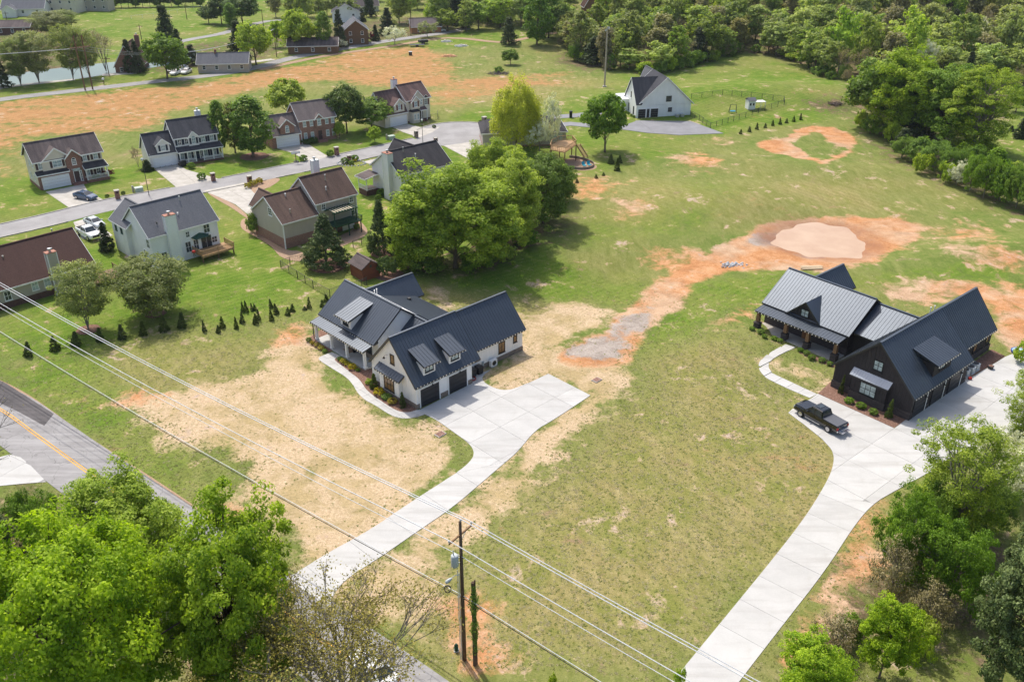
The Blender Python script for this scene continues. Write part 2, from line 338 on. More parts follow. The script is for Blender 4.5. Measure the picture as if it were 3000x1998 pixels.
for ch, regs in GREG.items():
    m = np.zeros(GX.shape)
    for amt, pts in regs:
        P = W2(pts, 1); d = sdist(P, GX, GY); dist = np.hypot(np.mean([p[0] for p in P]), np.mean([p[1] for p in P]))
        sc_ = {'straw': 3.4, 'clay': 2.6, 'dry': 7., 'lush': 4.}.get(ch, 4.) * (1 if dist < 150 else 1.8) * (.45 if ch == 'gravel' else 1)
        sc_ = sc_ * (.4 if amt > 1.25 else 1); m = np.maximum(m, amt * sstep(-sc_, sc_, d + lump(GX, GY, sc_ * 1.6) * sc_ * .5))
    CH[ch] = m
WET = sstep(1.55, 1.1, np.hypot((GX - PND[0]) / PND[2], (GY - PND[1]) / PND[3]))
A4 = np.stack([CH['straw'], CH['clay'], CH['lush'], CH['dry']], -1).reshape(-1, 4)
B4 = np.stack([CH['orange'], CH['gravel'], CH['litter'], WET], -1).reshape(-1, 4)
nr, na = GX.shape; idx = np.arange(nr * na).reshape(nr, na)
Q = np.stack([idx[:-1, :-1], idx[:-1, 1:], idx[1:, 1:], idx[1:, :-1]], -1).reshape(-1, 4)[:, ::-1]
n = N('ground'); co = n.coord(); 
a1 = n.n('ShaderNodeAttribute', attribute_name='ga'); a2 = n.n('ShaderNodeAttribute', attribute_name='gb')
s1 = n.n('ShaderNodeSeparateColor', i_0=a1.outputs['Color']); s2 = n.n('ShaderNodeSeparateColor', i_0=a2.outputs['Color'])
fine = n.noise(co, 3.2, 4, .8); mid = n.noise(co, .42, 7, .68, .5); big = n.noise(co, .07, 8, .66, .6); tuft = n.noise(co, 9, 2, .7); blot = n.noise(n.mapping(co, (1, 1, 1), (0, 0, .7)), .17, 8, .7, .3)
streak = n.noise(n.mapping(co, (1, .2, 1), (0, 0, math.radians(38))), .9, 6, .72); spk = n.noise(co, 1.25, 3, .6)
comb = n.math('ADD', n.math('MULTIPLY', fine, .4), n.math('MULTIPLY', mid, .6))
def w(mask, amp=4., sharp=3., nz=None, bias=.5):
    v = n.math('ADD', mask, n.math('MULTIPLY', n.math('SUBTRACT', nz if nz is not None else mid, .5), amp)); return n.math('ADD', n.math('MULTIPLY', n.math('SUBTRACT', v, bias), sharp), .5, clamp=True)
grass = n.ramp(comb, [(.34, (.085, .132, .024)), (.5, (.150, .195, .043)), (.66, (.240, .250, .088))])
grass = n.mix(n.ramp(blot, [(.42, 0.), (.58, .85)]), grass, n.ramp(streak, [(.36, (.095, .135, .026)), (.64, (.25, .26, .085))]))
grass = n.mix(n.ramp(big, [(.56, 0.), (.70, .42)]), grass, n.ramp(comb, [(.36, (.20, .155, .075)), (.64, (.38, .29, .17))]))
lush = n.ramp(n.math('ADD', n.math('MULTIPLY', mid, .6), n.math('MULTIPLY', fine, .4)), [(.34, (.050, .112, .010)), (.5, (.108, .185, .018)), (.66, (.190, .255, .040))])
lush = n.mix(n.ramp(blot, [(.45, 0.), (.6, .7)]), lush, n.ramp(comb, [(.36, (.11, .165, .022)), (.64, (.25, .285, .06))]))
mow = n.n('ShaderNodeTexWave', i_Vector=n.mapping(co, (1, 1, 1), (0, 0, math.radians(52))), i_Scale=.28, i_Distortion=.6, i_Detail=2).outputs[1]; lush = n.mix(.16, lush, n.mix(mow, (.09, .15, .015), (.24, .29, .07)))
lush = n.mix(n.ramp(n.math('MULTIPLY', spk, big), [(.40, 0.), (.46, .5)]), lush, (.30, .26, .12))
dry = n.ramp(n.math('ADD', n.math('MULTIPLY', fine, .5), n.math('MULTIPLY', streak, .5)), [(.34, (.165, .150, .040)), (.5, (.28, .232, .092)), (.66, (.44, .355, .185))])
dry = n.mix(.18, dry, n.mix(n.n('ShaderNodeTexWave', i_Vector=n.mapping(co, (1, 1, 1), (0, 0, math.radians(-38))), i_Scale=.2, i_Distortion=1.5, i_Detail=3).outputs[1], (.13, .15, .04), (.38, .33, .15)))
dry = n.mix(n.ramp(blot, [(.44, 0.), (.62, .8)]), dry, n.ramp(comb, [(.34, (.125, .155, .028)), (.66, (.25, .26, .06))]))
strw = n.ramp(n.math('ADD', n.math('MULTIPLY', fine, .6), n.math('MULTIPLY', tuft, .4)), [(.34, (.28, .20, .11)), (.47, (.48, .355, .22)), (.64, (.68, .54, .37))])
strw = n.mix(n.ramp(blot, [(.42, .85), (.56, 0.)]), strw, n.ramp(comb, [(.36, (.25, .20, .085)), (.64, (.48, .36, .185))]))
clay = n.ramp(n.math('ADD', n.math('MULTIPLY', mid, .6), n.math('MULTIPLY', fine, .4)), [(.34, (.31, .135, .055)), (.5, (.48, .235, .105)), (.66, (.60, .37, .21))])
clay = n.mix(n.ramp(big, [(.4, .8), (.55, 0.)]), clay, n.ramp(comb, [(.36, (.36, .24, .15)), (.64, (.58, .43, .30))]))
orng = n.ramp(n.math('ADD', n.math('MULTIPLY', fine, .5), n.math('MULTIPLY', mid, .5)), [(.34, (.21, .14, .06)), (.5, (.39, .21, .088)), (.66, (.53, .315, .145))])
grav = n.ramp(comb, [(.36, (.22, .18, .15)), (.64, (.46, .40, .35))])
litr = n.ramp(comb, [(.36, (.050, .040, .020)), (.5, (.13, .10, .055)), (.64, (.30, .21, .135))])
litr = n.mix(n.ramp(blot, [(.45, 0.), (.58, .85)]), litr, n.ramp(comb, [(.36, (.04, .07, .012)), (.64, (.15, .19, .045))]))
c = n.mix(w(s1.outputs[2], 2.4, 2.4), grass, lush); c = n.mix(w(a1.outputs['Alpha'], 2.6, 1.3, n.math('ADD', n.math('MULTIPLY', n.noise(co, .045, 3, .5), .7), n.math('MULTIPLY', blot, .3)), .27), c, dry)
c = n.mix(w(s2.outputs[0], 5., 1.7, n.math('ADD', n.math('MULTIPLY', mid, .5), n.math('MULTIPLY', n.noise(n.mapping(co, (.35, 1., 1.), (0, 0, math.radians(12))), .09, 8, .7), .5)), .68), c, orng)
c = n.mix(w(s2.outputs[2], 3.5, 2.4), c, litr)
sn = n.math('ADD', n.math('MULTIPLY', blot, .55), n.math('MULTIPLY', mid, .45))
c = n.mix(w(s1.outputs[0], 4.4, 2.6, sn, .44), c, strw); c = n.mix(w(s1.outputs[1], 3.4, 2.6, sn, .44), c, clay); c = n.mix(w(s2.outputs[1], 4., 3., sn), c, grav)
c = n.mix(n.math('MULTIPLY', a2.outputs['Alpha'], n.ramp(sn, [(.42, .25), (.56, .85)])), c, (.29, .14, .08)); tf = n.math('MULTIPLY', n.ramp(spk, [(.60, 0.), (.74, 1.)]), n.ramp(blot, [(.46, 0.), (.6, .5)])); c = n.mix(tf, c, (.11, .16, .03))
n.pbr(c, .95, n.math('ADD', n.math('MULTIPLY', tuft, .5), fine), .6, .16, spec=.06)
gme = np_mesh('ground', np.stack([GX, GY, GZ], -1).reshape(-1, 3), Q, n.m, {'ga': ('FLOAT_COLOR', A4), 'gb': ('FLOAT_COLOR', B4)}, True)
link('ground', gme, kind='structure')
del RR, AA, Q, A4, B4

# ---------------------------------------------------------------- paving
n = N('concrete'); co = n.coord(); a = n.noise(co, .35, 5, .65); b_ = n.noise(co, 7, 3, .7); oi = n.n('ShaderNodeObjectInfo').outputs['Random']
cc = n.ramp(n.math('ADD', n.math('MULTIPLY', a, .7), n.math('MULTIPLY', b_, .3)), [(.3, (.42, .415, .395)), (.7, (.54, .53, .51))])
cc = n.mix(1., cc, n.ramp(oi, [(0, .95), (1, 1.05)]), 'MULTIPLY'); cc = n.mix(n.ramp(n.noise(n.mapping(n.n('ShaderNodeNewGeometry').outputs['Position'], (.12, 1.1, 1), (0, 0, math.radians(-48))), .9, 4, .6), [(.5, 0.), (.68, .35)]), cc, (.30, .28, .255)); cc = n.mix(n.ramp(n.noise(co, .9, 4, .7), [(.58, 0.), (.72, .25)]), cc, (.36, .33, .28))
n.pbr(cc, .85, b_, .15, .01, spec=.2); M_conc = n.m
n = N('old_concrete'); co = n.coord(); a = n.noise(co, .5, 5, .65)
cc = n.ramp(a, [(.3, (.36, .335, .29)), (.7, (.53, .50, .455))]); n.pbr(cc, .9, n.noise(co, 9, 3), .15, .01, spec=.15); M_oldc = n.m
def asphaltmat(name, lo, hi, crack=True):
    n = N(name); co = n.coord(); a = n.noise(co, .25, 5, .65, .4); g_ = n.noise(co, 12, 3, .8)
    cc = n.ramp(n.math('ADD', n.math('MULTIPLY', a, .7), n.math('MULTIPLY', g_, .3)), [(.32, lo), (.68, hi)])
    if crack:
        v = n.n('ShaderNodeTexVoronoi', feature='DISTANCE_TO_EDGE', i_Scale=.32, i_Vector=n.n('ShaderNodeVectorMath', operation='ADD', i_0=co, i_1=n.n('ShaderNodeTexNoise', i_Vector=co, i_Scale=1.2, i_Detail=4).outputs[1]).outputs[0])
        cc = n.mix(n.ramp(v.outputs[0], [(0, .55), (.012, 0.)]), cc, tuple(x * .35 for x in lo))
        st = n.noise(n.mapping(co, (.16, 2.2, 1), (0, 0, math.radians(-147))), .8, 3, .6); cc = n.mix(n.ramp(st, [(.45, 0.), (.7, .5)]), cc, tuple(min(1, x * 1.25) for x in hi))
    n.pbr(cc, .9, g_, .3, .01, spec=.15); return n.m
M_asph = asphaltmat('worn_asphalt', (.215, .205, .20), (.33, .32, .315)); M_street = asphaltmat('street_asphalt', (.25, .24, .235), (.36, .35, .345), False)
M_dark = asphaltmat('fresh_asphalt', (.075, .07, .07), (.13, .12, .12)); M_blkdrive = asphaltmat('drive_asphalt', (.19, .19, .20), (.28, .28, .295), False)
M_yel = plain('yellow_paint', (.70, .36, .045), .7, .2, 2.); M_white_paint = plain('white_paint', (.7, .7, .68), .7)
M_mulch = None
n = N('mulch'); co = n.coord(); a = n.noise(co, 6, 4, .8); n.pbr(n.ramp(a, [(.3, (.10, .055, .038)), (.5, (.20, .115, .085)), (.7, (.34, .22, .17))]), .95, a, .8, .05, spec=.05); M_mulch = n.m
n = N('pea_gravel'); co = n.coord(); a = n.noise(co, 5, 4, .8); n.pbr(n.ramp(a, [(.3, (.27, .175, .115)), (.7, (.45, .32, .225))]), .95, a, .6, .03, spec=.05); M_pea = n.m
n = N('straw_edge'); co = n.coord(); a = n.noise(co, 5, 4, .8); n.pbr(n.ramp(a, [(.3, (.30, .22, .11)), (.7, (.55, .42, .25))]), .95, a, .6, .05, spec=.05); M_dirt = n.m
def sheet(name, poly, mat, z=.03, th=.06, label=None, kind='structure', parent=None):
    m = MB(); P = poly; cz = 0.
    m.prism(P, z - th, z); return m.obj(name, mat, parent, kind=kind)
M_joint = plain('joint_filler', (.33, .32, .30), .95)
def slabs(name, poly, yaw, step, mat=None, z=.05, thick=.16, org=None, gap=.012, parent=None, minarea=.15, pname='slab'):
    """a paved area cast in separate slabs with open joints; every slab is an object of its own"""
    mat = mat or M_conc; root = parent or sheet(name, poly, M_joint, z - .03, .1)
    ca, sa = math.cos(yaw), math.sin(yaw); ox, oy = org or poly[0]
    L = [((p[0] - ox) * ca + (p[1] - oy) * sa, -(p[0] - ox) * sa + (p[1] - oy) * ca) for p in poly]
    us = [p[0] for p in L]; vs = [p[1] for p in L]; su, sv = step if hasattr(step, '__len__') else (step, step)
    i0, i1 = math.floor(min(us) / su), math.ceil(max(us) / su); j0, j1 = math.floor(min(vs) / sv), math.ceil(max(vs) / sv); h = gap
    for i in range(i0, i1):
        for j in range(j0, j1):
            c_ = clip(clip(clip(clip(L, -1, 0, -(i * su + h)), 1, 0, (i + 1) * su - h), 0, -1, -(j * sv + h)), 0, 1, (j + 1) * sv - h)
            if len(c_) < 3 or area(c_) < minarea: continue
            cx = sum(p[0] for p in c_) / len(c_); cy = sum(p[1] for p in c_) / len(c_)
            wx, wy = ox + cx * ca - cy * sa, oy + cx * sa + cy * ca; zz = float(terrain(wx, wy)) + z
            m = MB(); m.prism([((p[0] - cx) * ca - (p[1] - cy) * sa, (p[0] - cx) * sa + (p[1] - cy) * ca) for p in c_], -thick, 0)
            m.obj(pname, mat, root, loc=(wx, wy, zz + R.uniform(-.004, .004)))
    return root
def ribbon(name, P, width, mat, z=.03, step=2., th=.05, kerb=False, parent=None, off=0., kind='structure', joints=None):
    """road following the ground: P centre line in ground coordinates"""
    P = smooth_poly(P, 3, False); D = [0.]
    for a, b in zip(P[:-1], P[1:]): D.append(D[-1] + math.hypot(b[0] - a[0], b[1] - a[1]))
    k = max(2, int(D[-1] / step)); xs = np.interp(np.linspace(0, D[-1], k), D, [p[0] for p in P]); ys = np.interp(np.linspace(0, D[-1], k), D, [p[1] for p in P])
    tx, ty = np.gradient(xs), np.gradient(ys); L = np.hypot(tx, ty); nx, ny = -ty / L, tx / L
    V = []; Fc = []; offs = [off - width / 2, off, off + width / 2]
    for o_ in offs:
        for x, y, a, b in zip(xs, ys, nx, ny): px, py = x + a * o_, y + b * o_; V.append((px, py, float(terrain(px, py)) + z))
    for t in range(2):
        for i in range(k - 1): Fc.append((t * k + i, t * k + i + 1, (t + 1) * k + i + 1, (t + 1) * k + i)[::-1])
    base = len(V)
    for t in (0, 2):
        for i in range(k): x, y, zz = V[t * k + i]; V.append((x, y, zz - th))
    for q, t in enumerate((0, 2)):
        for i in range(k - 1):
            f = (t * k + i, t * k + i + 1, base + q * k + i + 1, base + q * k + i); Fc.append(f if t == 0 else f[::-1])
    m = MB(); m.v = V; m.f = Fc; m.mi = [0] * len(Fc); o = m.obj(name, mat, parent, kind=None if parent else kind); return o, list(zip(xs, ys, nx, ny))
def kerb(name, line, side, width, mat, h=.13, skip=None, z=.03):
    """raised kerb along one side of a road, left out where driveways cross"""
    m = MB(); w_ = .18
    for (x, y, a, b), (x2, y2, a2, b2) in zip(line[:-1], line[1:]):
        o1 = side * width / 2; o2 = side * (width / 2 + w_)
        q = [(x + a * o1, y + b * o1), (x2 + a2 * o1, y2 + b2 * o1), (x2 + a2 * o2, y2 + b2 * o2), (x + a * o2, y + b * o2)]
        mx, my = (q[0][0] + q[2][0]) / 2, (q[0][1] + q[2][1]) / 2
        if skip and skip(mx, my): continue
        m.prism(q, -.1, z + h)
    return m.obj(name, mat, kind='structure')
pxs = lambda L: [tuple(G(*p)[:2]) for p in L]
# residential street with a turning circle
SW = 6.6
street, sl = ribbon('street', pxs([(-220, 722), (0, 678), (162, 641), (300, 604), (520, 564), (700, 529), (870, 493), (1000, 467), (1130, 438), (1235, 415)]), SW, M_street, .04, 2.)
cx_, cy_ = G(1346, 393)[:2]; m = MB(); m.prism([(cx_ + 10.5 * math.cos(t * math.tau / 48), cy_ + 10.5 * math.sin(t * math.tau / 48)) for t in range(48)], -.02, .045); m.obj('turning_circle', M_street, kind='structure')
m = MB()
for t in range(48):
    a0, a1 = t * math.tau / 48, (t + 1) * math.tau / 48
    if 3.3 < (a0 % math.tau) < 4.1 or 4.3 < a0 < 5.3: continue
    m.prism([(cx_ + rr * math.cos(a), cy_ + rr * math.sin(a)) for rr, a in ((10.5, a0), (10.5, a1), (10.72, a1), (10.72, a0))], -.1, .16)
m.obj('kerb', M_oldc, kind='structure')
KS = [pxs(p) for p in ([(150, 640), (335, 590), (420, 585), (200, 660)], [(490, 570), (600, 545), (700, 500), (600, 480), (440, 480)], [(860, 520), (960, 480), (1000, 440), (880, 430)], [(640, 580), (800, 520), (900, 560), (700, 640)], [(1060, 480), (1180, 440), (1250, 480), (1120, 540)], [(240, 640), (330, 610), (340, 680), (200, 700)])]
inpoly = lambda P, x, y: float(sdist(P, np.array([x]), np.array([y]))[0]) > 0
skipf = lambda x, y: any(inpoly(P, x, y) for P in KS) or math.hypot(x - cx_, y - cy_) < 10.6
kerb('kerb', sl, 1, SW, M_oldc, skip=skipf); kerb('kerb', sl, -1, SW, M_oldc, skip=skipf)
# county road, lower left, with its double yellow line
RP = pxs([(-330, 1060), (-160, 1127), (0, 1194), (102, 1272), (298, 1413), (600, 1630), (892, 1840), (1045, 1950), (1250, 2100), (1420, 2230)])
road, rl = ribbon('road', RP, 6.7, M_asph, .04, 2.)
for o_ in (-.13, .13): ribbon('centre_line', RP, .11, M_yel, .052, 2., .008, off=o_)
ribbon('road_shoulder', pxs([(-330, 1010), (-160, 1060), (0, 1120), (90, 1170), (230, 1275), (420, 1395), (620, 1530), (760, 1640), (900, 1740), (1010, 1820), (1200, 1950)]), .9, M_pea, .012, 2., .03)
m = MB(); P = [tuple(G(*p)[:2]) for p in [(-60, 1085), (20, 1125), (158, 1213), (130, 1248), (60, 1210), (-60, 1150)]]; m.prism(P, -.02, .0465); m.obj('road_patch', M_dark, kind='structure')
slabs('driveway', pxs([(-40, 1420), (-40, 1350), (28, 1332), (60, 1340), (88, 1362), (136, 1412), (60, 1418), (0, 1424)]), math.radians(60), 4.2)
slabs('driveway', pxs([(30, 1640), (90, 1600), (190, 1560), (240, 1620), (180, 1680), (60, 1700)]), math.radians(60), 4.2, M_oldc)
# the far road, the tracks and the river
def far(name, L, w_, mat, z=.05): return ribbon(name, pxs(L), w_, mat, z, 5.)
far('road', [(-150, 318), (0, 291), (238, 265), (442, 241), (622, 222), (740, 203), (860, 168), (980, 148), (1106, 125), (1210, 110), (1309, 96), (1370, 84)], 4.6, M_asph)
far('farm_track', [(760, 205), (953, 163), (1133, 139), (1292, 110), (1377, 115), (1462, 127), (1513, 120), (1598, 98), (1680, 96)], 2.6, M_pea)
far('road', [(500, 130), (560, 115), (655, 101), (780, 60), (860, 60)], 4., M_asph); far('footpath', [(-20, 262), (60, 250), (220, 234)], 2.2, M_oldc); far('footpath', [(300, 221), (400, 214)], 3., M_oldc)
far('driveway', [(686, 189), (737, 183), (800, 175)], 3., M_oldc); far('driveway', [(1480, 355), (1560, 348), (1650, 342), (1708, 338), (1760, 330)], 3.4, M_blkdrive, .06); far('driveway', [(1560, 374), (1640, 362), (1720, 366), (1790, 375)], 3.4, M_blkdrive, .06)
n = N('river_water'); co = n.coord(); n.pbr(n.ramp(n.noise(co, .05, 3), [(.3, (.03, .085, .075)), (.7, (.06, .13, .11))]), .3, n.noise(co, .8, 3), .08, .05, spec=.5); M_riv = n.m
sheet('river', smooth_poly(pxs([(-260, 300), (0, 259), (110, 245), (230, 233), (315, 219), (400, 207), (560, 180), (680, 166), (690, 154), (560, 158), (400, 176), (300, 186), (150, 203), (0, 222), (-260, 255)]), 2), M_riv, .04)
n = N('muddy_water'); co = n.coord(); n.pbr(n.ramp(n.noise(co, .25, 3), [(.35, (.47, .30, .18)), (.7, (.54, .37, .235))]), .18, n.noise(co, 2.5, 3), .04, .02, spec=.4); M_mud = n.m
sheet('pond', [(PND[0] + PND[2] * 1.3 * math.cos(t * math.tau / 60), PND[1] + PND[3] * 1.3 * math.sin(t * math.tau / 60)) for t in range(60)], M_mud, -.42, .3)
# drive and path of the white farmhouse
z1 = lambda x, y: tuple(G(850 + x / 2.617, 780 + y / 2.617)[:2])
dW = [z1(980, 1110), z1(1385, 905), z1(1385, 850), z1(1535, 795)] + smooth_poly([z1(1535, 797), z1(1470, 845), z1(1480, 890), z1(1560, 935), z1(1640, 955), z1(1730, 940), z1(1980, 826)], 2, False) + [z1(2300, 990)] + \
     smooth_poly([tuple(GD(*p)[:2]) for p in [(1356, 911), (1270, 968), (1230, 990), (1190, 1040), (1160, 1065), (1110, 1108), (1040, 1168), (970, 1215), (880, 1278), (800, 1328), (770, 1360), (756, 1400)]], 2, False) + \
     smooth_poly([tuple(GD(*p)[:2]) for p in [(660, 1330), (712, 1298), (760, 1268), (850, 1220), (940, 1158), (1050, 1088), (1082, 1062), (1092, 1042), (1080, 1020), (1040, 992), (1004, 966), (975, 952)]], 2, False)
def split(poly, yaw, step, cut, strip_dir, sstep_, org):
    (ax_, ay_), (bx_, by_) = cut; A_, B_ = by_ - ay_, ax_ - bx_; C_ = A_ * ax_ + B_ * ay_; L_ = math.hypot(A_, B_)
    root = sheet('driveway', poly, M_joint, .02, .1); s1_, s2_ = clip(poly, A_, B_, C_ - .006 * L_), clip(poly, -A_, -B_, -C_ - .006 * L_)
    slabs('driveway', s1_, yaw, step, org=org, parent=root); slabs('driveway', s2_, strip_dir, sstep_, org=tuple(cut[0]), parent=root)
q0, q1 = GD(1050, 1088), GD(1165, 1062); q2, q3 = GD(1130, 1100), GD(760, 1330); sdr = math.atan2(q3.y - q2.y, q3.x - q2.x)
split(dW, math.radians(44.2), (4.4, 4.4), ((q0.x, q0.y), (q1.x, q1.y)), sdr, (4.6, 40), z1(980, 1110))
pW = smooth_poly([z1(320, 660), z1(250, 686), z1(218, 702), z1(222, 722), z1(330, 790), z1(430, 850), z1(480, 905), z1(515, 970), z1(570, 1025), z1(650, 1065), z1(740, 1125), z1(800, 1155), z1(870, 1170), z1(950, 1163), z1(1030, 1138)], 2, False) + \
     smooth_poly([z1(1010, 1100), z1(970, 1102), z1(920, 1120), z1(870, 1122), z1(815, 1107), z1(750, 1070), z1(640, 995), z1(580, 945), z1(545, 885), z1(500, 842), z1(400, 767), z1(340, 722), z1(345, 708), z1(392, 690)], 2, False)
slabs('footpath', pW, math.radians(44.2), 1.5, z=.04, thick=.12, org=z1(500, 842), gap=.012)
mulchW = smooth_poly([z1(340, 722), z1(400, 767), z1(500, 842), z1(545, 885), z1(580, 945), z1(640, 995), z1(750, 1070), z1(815, 1107), z1(870, 1122), z1(920, 1120), z1(975, 1100), z1(985, 1080), z1(700, 925), z1(630, 880), z1(640, 780), z1(560, 800), z1(385, 700), z1(350, 705)], 1)
sheet('mulch_bed', mulchW, M_mulch, .035); sheet('mulch_bed', smooth_poly([z1(130, 560), z1(190, 520), z1(260, 470), z1(330, 600), z1(350, 640), z1(280, 665), z1(180, 625)], 1), M_mulch, .035)
# drive and path of the black farmhouse
z2 = lambda x, y: tuple(G(2150 + x / 2.7035, 750 + y / 2.7035)[:2])
dB = [z2(665, 1093), z2(1270, 1366), z2(1345, 1310), z2(1390, 1278), z2(1825, 965), z2(1880, 965), z2(2150, 800), z2(2400, 700)] + pxs([(3150, 990), (3200, 1150), (3000, 1260), (2800, 1330)]) + \
     smooth_poly([tuple(GD(*p)[:2]) for p in [(2140, 1085), (2060, 1128), (2005, 1160), (1960, 1215), (1900, 1310), (1790, 1450), (1650, 1632)]], 2, False) + \
     smooth_poly([tuple(GD(*p)[:2]) for p in [(1500, 1625), (1560, 1550), (1690, 1392), (1780, 1282), (1850, 1192), (1895, 1120), (1916, 1076), (1918, 1040), (1895, 1015)]], 2, False) + [z2(700, 1452), z2(560, 1340), z2(430, 1243), z2(470, 1208), z2(600, 1138)]
q0, q1 = GD(1885, 1135), GD(2010, 1158); q2, q3 = GD(1900, 1230), GD(1600, 1590); sdr = math.atan2(q3.y - q2.y, q3.x - q2.x)
split(dB, math.radians(40.2), (4.6, 4.6), ((q0.x, q0.y), (q1.x, q1.y)), sdr, (3.6, 40), z2(1270, 1366))
pB = smooth_poly([z2(410, 700), z2(300, 755), z2(215, 815), z2(190, 870), z2(215, 930), z2(280, 985), z2(400, 1040), z2(600, 1125)], 2, False) + smooth_poly([z2(660, 1095), z2(450, 995), z2(330, 945), z2(285, 910), z2(272, 870), z2(285, 835), z2(350, 790), z2(490, 725)], 2, False)
slabs('footpath', pB, math.radians(40.2), 1.6, z=.04, thick=.12, org=z2(660, 1095), gap=.012)
sheet('mulch_bed', [z2(665, 1090), z2(780, 985), z2(1385, 1280), z2(1340, 1312), z2(1268, 1362)], M_mulch, .035); sheet('mulch_bed', smooth_poly([z2(130, 560), z2(170, 540), z2(460, 690), z2(400, 702), z2(370, 690), z2(150, 600)], 1), M_mulch, .035)
sheet('mulch_bed', smooth_poly([z2(440, 735), z2(500, 720), z2(800, 865), z2(800, 890), z2(700, 850), z2(560, 790)], 1), M_mulch, .035); sheet('mulch_bed', [z2(1830, 960), z2(1850, 880), z2(2040, 740), z2(2150, 795), z2(1880, 960)], M_mulch, .035)
# neighbours' drives and beds
def od(L, step=4., mat=None, yaw=35): return slabs('driveway', pxs(L), math.radians(yaw), step, mat or M_oldc, .05, .12)
od([(134, 563), (245, 540), (256, 560), (302, 586), (205, 611)]); od([(452, 496), (520, 483), (546, 498), (640, 525), (517, 550)]); od([(812, 436), (878, 421), (905, 425), (962, 460), (905, 477), (860, 450)])
od([(1146, 372), (1196, 365), (1250, 378), (1290, 372), (1268, 388), (1228, 404), (1180, 388)], 4.); od([(595, 560), (715, 536), (760, 582), (734, 636), (690, 600), (640, 578)], 4., None, 40)
od([(1060, 476), (1160, 451), (1168, 470), (1130, 498), (1100, 485)], 4., None, 40); od([(1300, 428), (1395, 415), (1415, 440), (1380, 470)], 4., None, 20); od([(215, 652), (262, 638), (330, 690), (300, 705), (240, 700)], 4., None, 45)
slabs('driveway', pxs([(1863, 348), (1990, 342), (2120, 392), (1990, 397), (1900, 391), (1790, 376), (1800, 364), (1835, 366), (1862, 356)]), math.radians(12), 30, M_blkdrive, .05)
sheet('gravel_path', smooth_poly(pxs([(703, 655), (712, 640), (740, 640), (765, 690), (838, 735), (880, 735), (920, 760), (870, 768), (820, 755), (795, 720), (740, 690), (708, 672)]), 2), M_pea, .03)
sheet('gravel_path', smooth_poly(pxs([(1040, 650), (1048, 640), (1078, 672), (1075, 690), (1020, 715), (960, 740), (930, 720), (1000, 690), (1038, 672)]), 2), M_pea, .03)
sheet('gravel_path', smooth_poly(pxs([(705, 545), (760, 525), (830, 520), (800, 545), (760, 560), (780, 600), (755, 585)]), 2), M_pea, .03)
sheet('gravel_path', smooth_poly(pxs([(600, 562), (640, 578), (690, 600), (734, 640), (722, 640), (680, 610), (640, 588)]), 2), M_pea, .033)
sheet('gravel_path', smooth_poly(pxs([(1640, 470), (1700, 460), (1735, 475), (1752, 488), (1740, 498), (1700, 502), (1660, 492), (1620, 486)]), 2), M_pea, .03)
def ring(px, py, r_): 
    p = G(px, py); m = MB(); m.prism([(p.x + r_ * math.cos(t * math.tau / 20) * (1 + .08 * math.sin(t * 2.3)), p.y + r_ * math.sin(t * math.tau / 20)) for t in range(20)], -.03, .04); m.obj('mulch_bed', M_mulch, kind='structure')
for a in [(259, 966, 1.5), (456, 919, 1.4), (962, 778, 3.0), (1140, 738, 3.0), (1140, 805, 2.2), (745, 459, 3.0)]: ring(*a)
# ---------------------------------------------------------------- house building kit
G_DARK = glassmat('dark_glass', (.035, .045, .055)); G_BLUE = glassmat('blind_glass', (.30, .38, .40), .25, .5); G_WARM = glassmat('lit_room_glass', (.22, .13, .06), .15, .5); G_PALE = glassmat('pale_glass', (.42, .50, .50), .2, .5)
M_blk = plain('black_frame', (.018, .018, .02), .45, .2); M_gut = plain('dark_gutter', (.025, .027, .03), .4, .2, spec=.5)
M_roofB = metalroof('charcoal_metal', (.066, .082, .106), .44, .5); M_shblk = shingle('charcoal_shingle', (.070, .072, .082)); M_shbrn = shingle('brown_shingle', (.135, .092, .075)); M_shtau = shingle('taupe_shingle', (.135, .112, .108), .5)
M_shred = shingle('mauve_shingle', (.155, .105, .098), .5); M_shgry = shingle('grey_shingle', (.135, .14, .155), .15); M_shchoc = shingle('chocolate_shingle', (.088, .052, .044), .1); M_shdk = shingle('dark_shingle', (.06, .058, .062), .4); M_shgt = shingle('warm_grey_shingle', (.185, .155, .148), .25)
M_brick = brick('brick', (.30, .14, .10), (.22, .10, .075), (.36, .31, .27)); M_brkr = brick('red_brick', (.36, .19, .14), (.27, .13, .10), (.42, .36, .32)); M_brkd = brick('dark_brick', (.15, .07, .052), (.11, .05, .04), (.2, .16, .14)); M_stone = brick('ledge_stone', (.30, .245, .20), (.20, .16, .13), (.24, .2, .17), .6); M_dstone = brick('dark_ledge_stone', (.105, .088, .085), (.07, .058, .058), (.06, .05, .05), .6)
M_sidW = siding('white_siding', (.90, .90, .90)); M_sidC = siding('cream_siding', (.70, .64, .54)); M_sidG = siding('grey_siding', (.50, .44, .38)); M_sidP = siding('pale_siding', (.84, .82, .81)); M_sidT = siding('putty_siding', (.48, .43, .37)); M_sidS = siding('sage_siding', (.55, .57, .52))
M_bb = plain('white_board', (.87, .86, .84), .55, .05, .8); M_bbk = boardwood('black_board', (.038, .033, .035)); M_shut = plain('navy_shutter', (.025, .035, .06), .5); M_shutr = plain('maroon_shutter', (.14, .045, .04), .55); M_shutb = plain('brown_shutter', (.075, .045, .045), .55)
